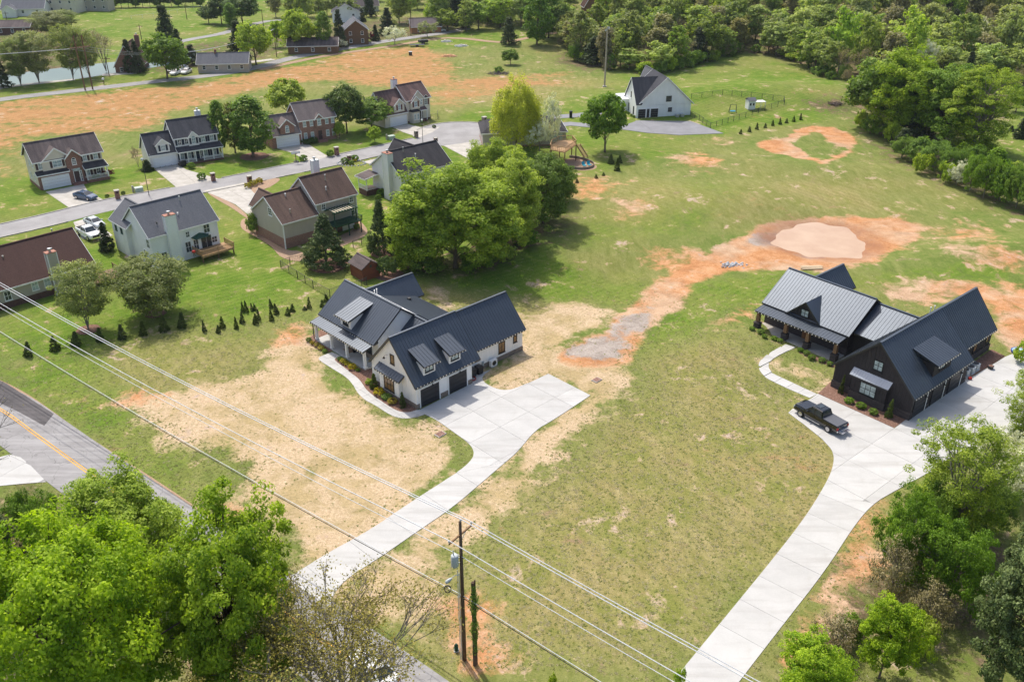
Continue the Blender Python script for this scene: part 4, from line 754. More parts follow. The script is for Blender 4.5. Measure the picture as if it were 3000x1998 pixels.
# white house with the navy shutters
H = Hs('house', 'white two storey house with navy shutters, long front porch and dark roof', G(445, 495.5), 33.5)
H.walls(5.4, 14.2, .6, 7.4, 5.45, M_sidP, 8.2, 'x', base=M_brkd, bz=.35); H.gable(5.4, 14.2, .6, 7.4, 5.45, 8.3, M_shblk, 'x', .3, .3, white); H.walls(0, 5.4, 0, 7.0, 3.0, M_sidP, 6.3, 'x', base=M_brkd, bz=.3); H.gable(0, 5.4, 0, 7.0, 3.0, 6.35, M_shblk, 'x', .3, .3, white, k1=0)
H.crossgable(2.9, 2.5, -.02, 2.6, 4.7, 5.75, M_shblk, M_sidP, lambda z: 0 + (z - 3.0) / .957, .3); H.crossgable(9.2, 2.1, .3, 3.2, 5.2, 6.35, M_shblk, M_sidP, lambda z: .6 + (z - 5.45) / .84, .25)
H.slope([(5.3, -1.25, 2.75), (14.6, -1.25, 2.75), (14.5, .58, 3.45), (5.3, .58, 3.45)], M_shblk, .12, None, trim=white); H.garage(2.75, 0, 4.5, 2.1, 0); H.window(2.9, -.03, 3.3, .95, 1.15, 0, shut=M_shut, cols=3)
for x in (6.4, 7.8): H.window(x, .58, 3.75, .8, 1.25, 0, shut=M_shut, pane=G_DARK)
H.window(9.2, .28, 3.75, .85, 1.2, 0, shut=M_shut, arch=True); 
for x in (11.2, 13.): H.window(x, .58, 3.75, .85, 1.25, 0, shut=M_shut)
for x in (6.5, 7.9, 11.3, 13.1): H.window(x, .58, .75, .85, 1.6, 0, shut=M_shut)
H.door(9.5, .58, .4, .95, 2.05, 0, M_shut, side=True); H.part('porch_floor', MB().box(5.5, 14.4, -1.2, .6, -.4, .38), M_brkd); H.railing([(5.6, -1.1), (7.2, -1.1), (8.8, -1.1)], .38, .8); H.railing([(10.4, -1.1), (12.4, -1.1), (14.3, -1.1), (14.3, .5)], .38, .8)
for x in (5.65, 7.2, 8.8, 10.4, 12.4, 14.3): H.part('porch_column', MB().box(x - .08, x + .08, -1.18, -1.02, .38, 2.7), white)
H.chimney(12.6, 7.3, 1.0, .8, 3, 8.6, M_sidW, white); H.window(0, 3.4, 3.4, .8, 1., -H1); H.part('garage_trim', MB().box(-.05, .1, -.05, .1, 0, 3), white)
# brick house
H = Hs('house', 'red brick two storey house with white garage door and taupe roof', G(800.4, 437), 33.)
H.walls(6.6, 15.0, .5, 7.6, 5.3, M_brkr, 8.2, 'x'); H.gable(6.6, 15.0, .5, 7.6, 5.3, 8.3, M_shgt, 'x', .3, .3, white); H.walls(0, 6.6, 0, 7.0, 2.9, M_brkr, 6.3, 'x'); H.gable(0, 6.6, 0, 7.0, 2.9, 6.4, M_shgt, 'x', .3, .3, white, k1=0)
H.part('gable_siding', MB().box(6.57, 6.62, .6, 7.5, 3.1, 5.4), M_sidG)
H.crossgable(3.6, 3.2, -.03, 2.5, 4.6, 6.0, M_shgt, M_brkr, lambda z: (z - 2.9) / 1., .3); H.crossgable(11.1, 2.0, .2, 3.0, 5.1, 6.2, M_shgt, M_brkr, lambda z: .5 + (z - 5.3) / .845, .2)
H.garage(3.5, 0, 4.9, 2.15, 0); H.window(3.6, -.04, 3.1, .85, 1.15, 0, arch=True)
for x in (7.8, 9.4, 13., 14.4): H.window(x, .48, 3.6, .75, 1.4, 0); H.window(x, .48, .9, .75, 1.4, 0)
H.window(11.1, .18, 3.6, .85, 1.2, 0, arch=True); H.door(11.2, .48, .35, .9, 2., 0, M_shutb, M_brkr); H.part('steps', MB().box(10.3, 12.3, -1., .5, -.3, .33), M_brkr); H.part('downpipe', MB().box(6.6, 6.72, -.08, 0, .1, 3.), white)
# cream house at the turning circle
H = Hs('house', 'cream two storey house with maroon shutters beside the turning circle', G(1142, 374), 42.)
H.walls(5.3, 12.3, .4, 7.6, 5.5, M_sidC, 8.3, 'x', base=M_brkd, bz=.4); H.gable(5.3, 12.3, .4, 7.6, 5.5, 8.4, M_shred, 'x', .3, .3, white); H.walls(-1.2, 5.3, 0, 7.6, 3.2, M_sidC, 7.6, 'x'); H.gable(-1.2, 5.3, 0, 7.6, 3.2, 7.7, M_shred, 'x', .3, .3, white, k1=0); H.part('gable_siding', MB().box(-1.24, -1.2, 1.2, 6.4, 3.4, 5.6), M_sidS)
H.crossgable(3.0, 2.9, -.03, 2.8, 5.0, 6.3, M_shred, M_sidC, lambda z: (z - 3.2) / 1.18, .3); H.crossgable(8.4, 3.6, .1, 3., 5.5, 7.4, M_shred, M_sidC, lambda z: .4 + (z - 5.5) / .8, .25); H.crossgable(7.5, 2.6, -.4, 3.2, 5.0, 6.3, M_shred, M_sidC, lambda z: .4 + max(0, z - 5.3) / .8, .25)
H.window(3., -.04, 3.6, .8, 1.2, 0, shut=M_shutr, arch=True); H.window(7.5, -.42, 3.7, .95, 1.3, 0, shut=M_shutr); H.window(9.5, .08, 3.9, .7, 1.2, 0); H.window(11.1, .38, 3.5, 1.0, 1.9, 0, pane=G_DARK, shut=M_shutr, cols=4, rows=4, arch=True)
H.slope([(8.7, -.9, 2.8), (10.6, -.9, 2.8), (10.6, .38, 3.5), (8.7, .38, 3.5)], M_shred, .12, None, trim=white); H.part('bay', MB().prism([(6.0, .4), (6.3, -.9), (8.2, -.9), (8.6, .4)], -.3, 2.7), M_sidC); H.part('bay_roof', MB().add([(5.7, .38, 2.75), (6.1, -1.15, 2.7), (8.4, -1.15, 2.7), (8.8, .38, 2.75), (7.3, .3, 3.5)], [(0, 1, 4), (1, 2, 4), (2, 3, 4)]), M_shdk)
for x in (6.8, 7.7): H.window(x, -.92, .8, .65, 1.4, 0)
H.garage(2.6, 0, 4.6, 2.1, 0); H.door(9.6, .38, .3, .9, 2., 0, M_shutb); H.part('porch_column', MB().box(8.8, 8.95, -.85, -.7, .1, 2.75).box(10.4, 10.55, -.85, -.7, .1, 2.75), white); H.part('steps', MB().box(8.8, 10.6, -1., .4, -.3, .3), M_brkd); H.chimney(7.2, 7.7, 1.2, .9, 2, 8.9, M_sidW, M_redm)
# white two storey house seen from behind
H = Hs('house', 'white two storey house seen from its deck side, grey roof and white chimney', G(654, 730.5), 45.)
H.walls(-11.3, -.3, 0, 9.2, 5.3, M_sidW, 8.75, 'x', base=None); H.gable(-11.3, -.3, 0, 9.2, 5.3, 8.85, M_shgry, 'x', .3, .3, white, k0=.3); H.walls(-12.0, -6, 7, 12, 5.3, M_sidW, 7.7, 'y'); H.gable(-12.0, -6, 5.9, 12, 5.3, 7.8, M_shgry, 'y', .3, .3, white, k0=0)
H.chimney(-7.9, -.35, 1.6, .9, -.5, 7.9, M_sidW, M_redm, rot=0); H.vent(-4, 3.8, 8., .8); H.vent(-5.5, 1.9, 6.6, .4, white); H.vent(-9.2, 1.4, 6.3, .3, M_gut)
for x, z, w_, h_ in ((-2.2, 3.4, 1.1, 1.5), (-5.4, 3.5, .7, 1.0), (-1.2, 1.5, 1.0, 1.1), (-9.6, .7, 1.0, 1.6), (-5.6, 1.1, 1.0, 1.8), (-4.3, 1.1, .9, 1.8)): H.window(x, 0, z, w_, h_, 0, pane=G_DARK)
H.window(-11.3, .9, 3.1, 1.0, 1.5, -H1, pane=G_DARK); H.window(-11.3, 2.4, .4, 1.1, 2.1, -H1, pane=G_DARK); H.window(-12.0, 8.5, 3.6, .7, 1.1, -H1, pane=G_DARK, frame=M_green); H.window(-12.0, 10.5, 3.6, .7, 1.1, -H1, pane=G_DARK, frame=M_green)
H.door(-3., 0, 1.1, .8, 1.9, 0, G_DARK); H.door(-2.1, 0, 1.1, .8, 1.9, 0, G_DARK)
H.part('bay_roof', MB().add([(-5.0, 0, 3.3), (-4.6, -.8, 3.1), (-2.4, -.8, 3.1), (-2.0, 0, 3.3), (-3.5, -.0, 3.8)], [(0, 1, 4), (1, 2, 4), (2, 3, 4), (0, 3, 2, 1)]), M_green)
dk = H.part('deck', MB().box(-5.0, .4, -3.0, 0, .95, 1.1).box(-5.0, .4, -3.05, -3, .8, 1.1), M_wood); brd = MB().box(-5.0, .4, 0, .17, 1.1, 1.14).mesh('deck_board', M_wood)
for i in range(16): link('deck_board', brd, dk, loc=(0, -3.0 + i * .19, 0))
for x in (-4.9, -2.3, .3): H.part('deck_post', MB().box(x - .08, x + .08, -2.95, -2.79, -.6, .95), M_woodd)
H.railing([(-5, -.1), (-5, -3.0), (-2.3, -3.0), (.4, -3.0), (.4, -.1)], 1.12, .85, M_wood, .15, .1)
# brown roofed house, bottom left of the street
H = Hs('house', 'putty sided house with a broad chocolate brown roof at the left edge', G(284, 765.6, 3.2) - Vector((0, 0, 3.2)), 46.5)
H.walls(-17, -.5, .4, 11.5, 3.2, M_sidT, 6.9, 'x', base=M_brkd, bz=.9); H.gable(-17, -.5, .4, 11.5, 3.2, 6.95, M_shchoc, 'x', .4, .3, white); H.chimney(-5.9, .2, 1.3, .9, -.5, 6.3, M_sidT, M_redm); H.vent(-2.9, 6.6, 6.5, .7); H.vent(-4.6, 3.4, 5.2, .4); H.vent(-10.8, 4.3, 5.6, .4)
for x in (-7.2, -8.9): H.window(x, .38, 1.4, .95, 1.4, 0, pane=G_PALE)
H.window(-12.6, .38, 1.1, .95, 1.4, 0, pane=G_DARK); H.window(-14.5, .38, 1.1, .95, 1.4, 0, pane=G_DARK)
H.part('deck', MB().box(-2.2, 2.2, -3.2, .4, 1.1, 1.3), M_woodd)
H.railing([(-2.2, -3.2), (2.2, -3.2), (2.2, .4)], 1.3, .9, M_woodd, .3, .1)
for x in (-2.1, 2.1): H.part('deck_post', MB().box(x - .08, x + .08, -3.15, -3., -.3, 1.1), M_woodd)
# grey and brick house with the brown roof
H = Hs('house', 'grey sided house on red brick base with brown roof and green pergola deck', G(837.6, 730), 43.5)
H.walls(0, 6.6, 0, 9.4, 4.5, M_sidG, 7.6, 'x', base=M_brkr, bz=1.7); H.gable(0, 6.6, 0, 9.4, 4.5, 7.7, M_shbrn, 'x', .3, .3, white, k1=0)
H.walls(6.6, 14.4, .6, 8.6, 6.1, M_sidG, 9.3, 'x', base=M_brkr, bz=.4); H.gable(6.6, 14.4, .6, 8.6, 6.1, 9.4, M_shbrn, 'x', .35, .3, white); H.walls(.8, 4.8, 7, 11.6, 4.5, M_sidG, 6.6, 'y'); H.gable(.8, 4.8, 5, 11.6, 4.5, 6.7, M_shbrn, 'y', .25, .3, white)
H.part('brick_storey', MB().box(-.04, 6.6, -.04, 9.44, -.6, 1.72).box(6.6, 14.45, .55, 8.65, -.6, 1.9), M_brkr)
H.window(0, 3.6, 4.7, 1.2, 1.3, -H1, pane=G_DARK, cols=2, rows=3); H.window(8.0, .58, 4.5, .8, 1.3, 0, pane=G_DARK, rows=3); H.window(13.4, .58, 4.5, .8, 1.3, 0, pane=G_DARK, rows=3); H.window(13.5, .58, 2.2, .8, 1.4, 0, pane=G_DARK, rows=3)
[H.part('corner_board', b_, white) for b_ in (MB().box(-.06, .1, -.06, .1, 0, 4.4), MB().box(6.55, 6.7, .52, .66, 3.5, 6), MB().box(14.32, 14.47, .52, .66, 1.8, 6.))]; H.vent(10.5, 3.3, 8.3, .9); H.vent(9.6, 1.9, 7.3, .4, white); H.vent(2.2, 1.2, 5.4, .4); H.vent(3.2, 3.9, 7.2, .3, white)
H.part('sliding_door', MB().box(11.2, 13.6, .48, .54, 0, 1.8), white); H.chimney(12.0, 8.7, 1.1, .8, 3, 10.2, M_sidW, white)
H.part('deck', MB().box(8.2, 13.4, -2.2, .6, 2.0, 2.2), M_green); H.railing([(8.2, -2.2), (10.8, -2.2), (13.4, -2.2), (13.4, .5)], 2.2, .8, M_green, .3, .12)
for x, y in ((8.4, -2.1), (13.2, -2.1), (10.8, -2.1)): H.part('deck_post', MB().box(x - .08, x + .08, y - .08, y + .08, -.2, 2.2), M_green)
pg = H.part('pergola', MB().box(8.3, 8.45, -1.9, -1.75, 2.2, 4.4).box(12.5, 12.65, -1.9, -1.75, 2.2, 4.4).box(8.0, 13.0, -1.95, -1.83, 4.3, 4.5).box(8.0, 13.0, .3, .42, 4.3, 4.5), M_green); rf = MB().box(-.04, .04, -2.4, .5, 4.5, 4.6).mesh('rafter', M_green)
for i in range(9): link('rafter', rf, pg, loc=(8.4 + i * .53, 0, 0))
MB().box(8.6, 12.4, -1.7, .2, 4.42, 4.46).obj('awning', M_canvas, pg)
# black roofed house facing away in front of the central trees
H = Hs('house', 'pale sided house with black shingle roof and tall end chimney before the leafy trees', G(1150, 595), 42.)
H.walls(1.3, 12.8, -1.2, 8.0, 5.2, M_sidP, 8.4, 'x'); H.part('brick_storey', MB().box(1.26, 12.84, -1.24, 8.04, -.6, 1.0), M_brkd); H.gable(1.3, 12.8, -1.2, 8.0, 5.3, 8.5, M_shdk, 'x', .3, .3, white); H.walls(7, 11.4, 6, 11.5, 5.2, M_sidP, 7.8, 'y'); H.gable(7, 11.4, 4, 11.5, 5.2, 7.9, M_shdk, 'y', .3, .3, white)
H.chimney(1.0, 2.2, 1.1, 1.7, -.5, 8.6, M_sidP, M_redm); H.vent(4.8, 2.6, 8.3, .5); H.vent(6.5, 1.2, 7.2, .4, white); H.window(5.5, -1.2, 3.4, .8, 1.2, 0, pane=G_DARK); H.part('corner_board', MB().box(1.24, 1.4, -1.26, -1.1, 0, 5.2), white)
H.part('porch_floor', MB().box(-1.4, 1.3, 6.2, 8.8, -.5, 1.0), M_brkd); H.slope([(-1.9, 9.2, 3.4), (-1.9, 5.8, 3.4), (1.3, 5.8, 3.9), (1.3, 9.2, 3.9)], M_shtau, .12, None, trim=white); H.railing([(1.3, 6.2), (-1.3, 6.2), (-1.3, 8.8)], 1.0, .9)
for x, y in ((-1.3, 6.2), (-1.3, 8.8)): H.part('porch_column', MB().box(x - .07, x + .07, y - .07, y + .07, 1, 3.4), white)
# hip roofed house behind the willow with a big deck
H = Hs('house', 'beige house with dark hip roof half hidden behind the weeping willow', G(1414.6, 432.8), 6.)
zr = 5.6; H.walls(0, 18.3, 0, 9.5, 3.1, M_sidT, base=M_brkr, bz=.3)
for q in ([(-.4, -.4, 3.1), (18.7, -.4, 3.1), (14.1, 4.75, zr), (4.2, 4.75, zr)], [(18.7, 9.9, 3.1), (-.4, 9.9, 3.1), (4.2, 4.75, zr), (14.1, 4.75, zr)], [(18.7, -.4, 3.1), (18.7, 9.9, 3.1), (14.1, 4.75, zr)], [(-.4, 9.9, 3.1), (-.4, -.4, 3.1), (4.2, 4.75, zr)]):
    m = MB(); m.slab(q, .14); H.part('roof', m, M_shdk)
H.part('fascia', MB().beam((-.4, -.42, 3.02), (18.7, -.42, 3.02), .05, .2).beam((18.72, -.4, 3.02), (18.72, 9.9, 3.02), .05, .2), white)
for x in (16.0, 17.1): H.window(x, 0, .9, .8, 1.7, 0, pane=G_PALE)
o = thing('timber_deck', 'raised timber deck with stairs above the curved patio', 'deck', (0, 0, 0)); dp = [G(x, y, 3.5) for x, y in ((1612, 438), (1655, 446), (1688, 424), (1676, 410), (1640, 412), (1616, 424))]
MB().prism([(p.x, p.y) for p in dp], 3.3, 3.5).obj('floor', M_wood, o); m = MB()
for a_, b_ in zip(dp, dp[1:] + dp[:1]):
    m.beam((a_.x, a_.y, 4.45), (b_.x, b_.y, 4.45), .12, .1); m.beam((a_.x, a_.y, 3.7), (b_.x, b_.y, 3.7), .06, .06); k = int((b_ - a_).length / .4)
    for i in range(k + 1): q = a_.lerp(b_, i / max(1, k)); m.box(q.x - .03, q.x + .03, q.y - .03, q.y + .03, 3.5, 4.45)
m.obj('railing', M_wood, o)
for p in dp: MB().box(p.x - .1, p.x + .1, p.y - .1, p.y + .1, -.2, 3.3).obj('post', M_woodd, o)
a_, b_ = G(1688, 424, 3.5), G(1712, 462, .2); sd_ = Vector((.8, .5, 0)); m = MB()
for s_ in (0, 1): m.beam(a_ + sd_ * s_, b_ + sd_ * s_, .08, .22)
m.obj('stair_stringer', M_wood, o); tm_ = MB().box(-.55, .55, -.16, .16, 0, .06).mesh('tread', M_wood)
for i in range(12): q = a_.lerp(b_, (i + .5) / 12) + sd_ * .5; link('tread', tm_, o, loc=q, rotz=.55)
# far white brick house with black garage doors
H = Hs('house', 'large white brick house with steep charcoal roof and black garage doors on the hill', G(1863, 346.7), 11.6)
H.walls(0, 14.0, 0, 10, 3.0, M_sidW); H.part('garage_end', MB().box(0, 2, -.02, 6, -.4, 3.3), M_sidW)
m = MB(); m.add([(.7, 0, 2.9), (14.0, 0, 2.9), (13.9, 0, 3.3), (7.3, 0, 9.25), (.9, 0, 3.6)], [(0, 1, 2, 3, 4)]); H.part('gable_wall', m, M_sidW); 
H.slope([(.6, 10.3, 3.6), (.6, -.35, 3.6), (7.3, -.35, 9.5), (7.3, 10.3, 9.5)], M_shblk, .15, None, trim=white); H.slope([(14.6, -.35, 3.0), (14.6, 10.3, 3.0), (7.3, 10.3, 9.5), (7.3, -.35, 9.5)], M_shblk, .15, None, trim=white)
H.slope([(-.3, -.3, 3.2), (1.2, -.3, 3.2), (6.9, 4.4, 8.9), (-.3, 4.4, 8.9)], M_shblk, .15, None, trim=None); H.slope([(7, 9.1, 3.4), (-.3, 9.1, 3.4), (-.3, 4.4, 8.9), (7, 4.4, 8.9)], M_shblk, .15, None)
m = MB(); m.add([(-.02, 0, -.5), (-.02, 9, -.5), (-.02, 9, 3.4), (-.02, 4.4, 8.8), (-.02, 0, 3.2)], [(0, 4, 3, 2, 1)]); H.part('gable_wall', m, M_sidW); H.part('fascia', MB().beam((-.3, -.3, 3.15), (-.3, 4.4, 8.85), .05, .2).beam((-.3, 9.1, 3.35), (-.3, 4.4, 8.85), .05, .2), white)
H.walls(-1.5, 2, 6.0, 12.5, 3.3, M_sidW); H.walls(5, 10, 9, 16, 3.6, M_sidW, 8.6, 'y'); H.gable(5, 10, 9, 16, 3.6, 9.2, M_shgry, 'y', .3, .3, white)
for x, w_ in ((1.4, 1.9), (3.0, .65), (4.6, 1.9)): H.garage(x, -.03, w_, 2.1, 0, M_gdk, M_bb, 4, 1) if w_ > 1 else H.door(x, -.03, 0, w_, 2.1, 0, M_gdk)
H.window(8.1, 0, 3.7, 1.4, 1.3, 0, M_blk, G_DARK, 2, 1); H.window(8.6, 0, 1.2, 1.0, 1.0, 0, M_blk, G_DARK, 2, 1)
for y, z, w_, h_ in ((2.0, .6, .6, 1.8), (5.8, .6, .6, 1.8), (4.4, 4.2, .45, 1.3)): H.window(-.04, y, z, w_, h_, -H1, M_blk, G_DARK, 1, 1)
for x in (10.2, 11.5): H.part('condenser', MB().box(x - .4, x + .4, -1.4, -.6, -.2, .7), M_steel)

# distant houses
def simple(name, label, px, py, yaw, w_, d_, ze, zr_, wall, roof, axis='x', z=0., wins=3, porch=False, hip=False):
    H = Hs(name, label, G(px, py), yaw); H.walls(0, w_, 0, d_, ze, wall, zr_ - .08, axis, z0=-2.); H.gable(0, w_, 0, d_, ze, zr_, roof, axis, .4, .4, white)
    for i in range(wins): H.window(w_ * (i + .5) / wins, 0, ze - 1.9, 1.0, 1.2, 0, pane=G_DARK, cols=1)
    if ze > 4.5:
        for i in range(wins): H.window(w_ * (i + .5) / wins, 0, .8, 1.0, 1.2, 0, pane=G_DARK, cols=1)
    return H
simple('house', 'beige two storey house with dark roof in the far pasture', 141, 38, -3, 12, 9, 5.5, 7.6, M_sidC, M_shblk); simple('house', 'taupe two storey house at the top edge beyond the pasture', 240, 33, 6, 11, 9, 5.5, 7.8, M_sidT, M_shtau)
H = simple('bungalow', 'grey roofed bungalow behind the white fence, top left corner', 8, 50, 10, 16, 10, 3., 6., M_sidP, M_shgry); H.walls(1, 6, -3, 0, 3., M_sidP, 4.6, 'y'); H.gable(1, 6, -3, 1, 3., 4.7, M_shgry, 'y', .3, .3, white)
simple('bungalow', 'low dark roofed building behind the riverside trees', -12, 104, 8, 12, 8, 2.8, 4.6, M_brkd, M_shtau)
H = simple('house', 'brick cottage with a steep gable beside the river', 340, 214, 8, 7.2, 11, 2.2, 7.8, M_brick, M_shbrn, 'y', wins=2); H.chimney(6.2, 6, 1.2, 1., 0, 9.6, M_brick)
H = simple('bungalow', 'small grey bungalow with black shutters beside the far road', 582, 216, 7, 14.5, 7.5, 2.9, 5.2, M_sidG, M_shgry, wins=4); H.chimney(5, 3.7, .6, .6, 4, 6.1, M_brick, pipe=False)
simple('garden_shed', 'dark roofed shed behind the small grey bungalow', 672, 198, 7, 4, 6, 2.2, 3.6, M_woodd, M_shdk, 'x', wins=1)
simple('bungalow', 'low brown bungalow under the trees by the far road', 845, 160, 6, 16, 8, 2.7, 4.6, M_woodd, M_shtau); simple('house', 'dark brown timber house with a gable end near the far road', 1012, 134, 14, 8, 9, 5.2, 8.2, M_woodd, M_shgry, 'y', wins=2)
simple('house', 'slate blue house at the top edge behind trees', 950, 24, 5, 13, 8, 5, 7.5, plain('slate_blue_wall', (.12, .17, .22)), M_shblk); simple('house', 'white house with dark roof showing between far trees', 975, 68, 10, 11, 8, 4, 7, M_sidW, M_shblk, 'y', wins=2); simple('house', 'house with a grey gable roof up among the far trees', 1042, 40, 20, 10, 7, 3, 6.5, M_sidS, M_shgt)
simple('cottage', 'orange fronted cottage with pale grey roof by the far road', 1206, 100, 12, 11, 7, 2.6, 5., plain('orange_wall', (.42, .2, .09)), M_shgt, wins=2)
simple('cabin', 'brown log cabin in the wood above the farm track', 1712, 92, 8, 13, 8, 2.5, 5.5, M_woodd, M_shchoc, wins=3); simple('cabin', 'tall roofed log cabin tower in the wood', 1712, 50, 8, 6, 6, 4, 9, M_woodd, M_shchoc, 'y', wins=1)
# the timber garden shed
O = G(1063, 825); H = Hs('garden_shed', 'red brown timber shed with shingled roof beside the clipped round shrub', O, 40, 'shed'); M_shedw = boardwood('red_stained_board', (.20, .065, .035))
H.walls(0, 3.0, 0, 3.4, 2.1, M_shedw, 2.95, 'y'); H.gable(0, 3.0, 0, 3.4, 2.1, 3.05, M_shtau, 'y', .25, .25, None); pb = MB().box(-.085, .085, -.03, 0, .05, 2.05).mesh('board', M_shedw)
for i in range(16): link('board', pb, H.o, loc=(.1 + i * .187, 0, 0))
for i in range(18): link('board', pb, H.o, loc=(-.0, .1 + i * .187, 0), rotz=-H1)
H.part('star', MB().beam((1.3, -.06, 1.9), (1.7, -.06, 2.2), .06).beam((1.7, -.06, 1.9), (1.3, -.06, 2.2), .06).beam((1.5, -.06, 1.85), (1.5, -.06, 2.3), .06), M_green)
# ---------------------------------------------------------------- vegetation
M_bark = boardwood('bark', (.16, .12, .09), .95); M_barkg = boardwood('grey_bark', (.24, .21, .18), .95); M_barkd = boardwood('dark_bark', (.07, .05, .04), .95)
L_maple = leafmat('maple_leaves', (.09, .20, .008), (.48, .62, .03), .45, rnd=.06, hue=.004); L_mid = leafmat('summer_leaves', (.065, .14, .015), (.27, .40, .05), .38, rnd=.1, hue=.012)
L_lime = leafmat('lime_leaves', (.12, .21, .015), (.52, .62, .08), .45, rnd=.08, hue=.012); L_wil = leafmat('willow_leaves', (.24, .28, .03), (.68, .70, .10), .5, rnd=.04, hue=.004)
L_mag = leafmat('magnolia_leaves', (.030, .060, .014), (.25, .31, .10), .15, .5, .22, rnd=.05, hue=.004); L_dark = leafmat('dark_leaves', (.035, .075, .014), (.15, .22, .04), .3)
L_con = leafmat('conifer_needles', (.028, .048, .018), (.10, .13, .05), .2, .8); L_cone = leafmat('cypress_sprays', (.030, .052, .012), (.15, .19, .045), .2, .8); L_bud = leafmat('bud_leaves', (.20, .17, .05), (.55, .46, .12), .3)
L_pale = leafmat('pale_leaves', (.15, .20, .05), (.46, .49, .20), .4); L_brn = leafmat('budding_twig_leaves', (.20, .165, .09), (.46, .39, .20), .25); L_wht = leafmat('white_blossom', (.50, .52, .36), (.86, .85, .74), .3, rnd=.05)
L_red = leafmat('maroon_leaves', (.045, .008, .014), (.17, .03, .045), .3, rnd=.05); L_yel = leafmat('golden_leaves', (.22, .20, .01), (.55, .45, .03), .35); L_olive = leafmat('olive_leaves', (.12, .14, .03), (.36, .38, .10), .35)
L_for = leafmat('wood_leaves', (.12, .19, .035), (.48, .58, .12), .45, rnd=.28); L_forp = leafmat('light_wood_leaves', (.15, .20, .045), (.48, .54, .17), .4, rnd=.22); L_forb = leafmat('brown_wood_leaves', (.15, .14, .065), (.42, .39, .17), .4, rnd=.22)
def quads(C, Nn, size, tint, asp=1.5, rs=None):
    rs = rs or NR; k = len(C); T = rs.normal(size=(k, 3)); T -= (T * Nn).sum(1)[:, None] * Nn; T /= np.linalg.norm(T, axis=1)[:, None] + 1e-9; B = np.cross(Nn, T)
    s_ = (size * (rs.uniform(.6, 1.3, k)))[:, None]; bend = Nn * s_ * rs.uniform(-.25, .25, k)[:, None]
    V = np.stack([C - T * s_ * asp * .5, C + B * s_ * .42 + bend, C + T * s_ * asp * .5, C - B * s_ * .42 + bend], 1).reshape(-1, 3)
    return V, np.arange(4 * k).reshape(k, 4), np.repeat(tint, 4)
def unit(rs, k):
    v = rs.normal(size=(k, 3)); return v / np.linalg.norm(v, axis=1)[:, None]
def crown(seed, H, R_, zb, ncl, cr, nl, leaf, shape='round', lobes=.28, up=.5, fill=.5, drop=0., base_tint=.5):
    """clumps of leaves spread through an uneven crown; returns leaf mesh data and the clump centres"""
    rs = np.random.RandomState(seed); zc = (H + zb) / 2; hz = (H - zb) / 2
    D = unit(rs, ncl * 3); D = D[D[:, 2] > -.75][:ncl]
    ph = rs.uniform(0, 6.28, 6); lob = 1 + lobes * (np.sin(D[:, 0] * 3.1 + ph[0]) * np.sin(D[:, 1] * 3.3 + ph[1]) + .7 * np.sin(D[:, 2] * 5 + ph[2]) * np.sin(D[:, 0] * 5.5 + D[:, 1] * 4 + ph[3]))
    r = rs.uniform(fill, 1, len(D)) ** .6 * lob
    if shape == 'cone': t = rs.uniform(0, 1, len(D)) ** 1.4; a = rs.uniform(0, 6.28, len(D)); rr = (1 - t) ** .85 * rs.uniform(.55, 1, len(D)) * (1 + lobes * np.sin(a * 3 + t * 9 + ph[0])); Cc = np.stack([np.cos(a) * rr * R_, np.sin(a) * rr * R_, zb + t * (H - zb) * .97], 1)
    elif shape == 'column': t = rs.uniform(0, 1, len(D)); a = rs.uniform(0, 6.28, len(D)); rr = np.sin(np.clip(t * .93 + .08, 0, 1) * 3.14) ** .5 * rs.uniform(.5, 1, len(D)) * lob; Cc = np.stack([np.cos(a) * rr * R_, np.sin(a) * rr * R_, zb + t * (H - zb)], 1)
    elif shape == 'vase': t = rs.uniform(.0, 1, len(D)); a = rs.uniform(0, 6.28, len(D)); rr = (.35 + .65 * t) * np.sqrt(np.clip(1.08 - t ** 3, 0, 1)) * rs.uniform(.45, 1, len(D)) * lob; Cc = np.stack([np.cos(a) * rr * R_, np.sin(a) * rr * R_, zb + t * (H - zb)], 1)
    else: Cc = D * r[:, None] * np.array([R_, R_, hz]) * .93 + np.array([0, 0, zc])
    k = len(Cc) * nl; ci = np.repeat(np.arange(len(Cc)), nl); cs = cr * rs.uniform(.55, 1.35, len(Cc))
    off = unit(rs, k) * (rs.uniform(.25, 1, k) ** .5)[:, None]; off[:, 2] = off[:, 2] * .62 + .12
    P = Cc[ci] + off * cs[ci][:, None]
    if drop: P[:, 2] -= drop * rs.uniform(0, 1, k) ** 1.3 * cs[ci]
    out = P - np.array([0, 0, zc]); out /= np.linalg.norm(out, axis=1)[:, None] + 1e-9
    Nn = out * .5 + off * .5 + np.array([0, 0, up]) + rs.normal(size=(k, 3)) * .55; Nn /= np.linalg.norm(Nn, axis=1)[:, None]
    ti = np.clip(base_tint + rs.uniform(-.22, .22, len(Cc))[ci] + rs.normal(size=k) * .16 + .12 * off[:, 2], 0, 1)
    return quads(P, Nn, np.full(k, leaf), ti, rs=rs), Cc
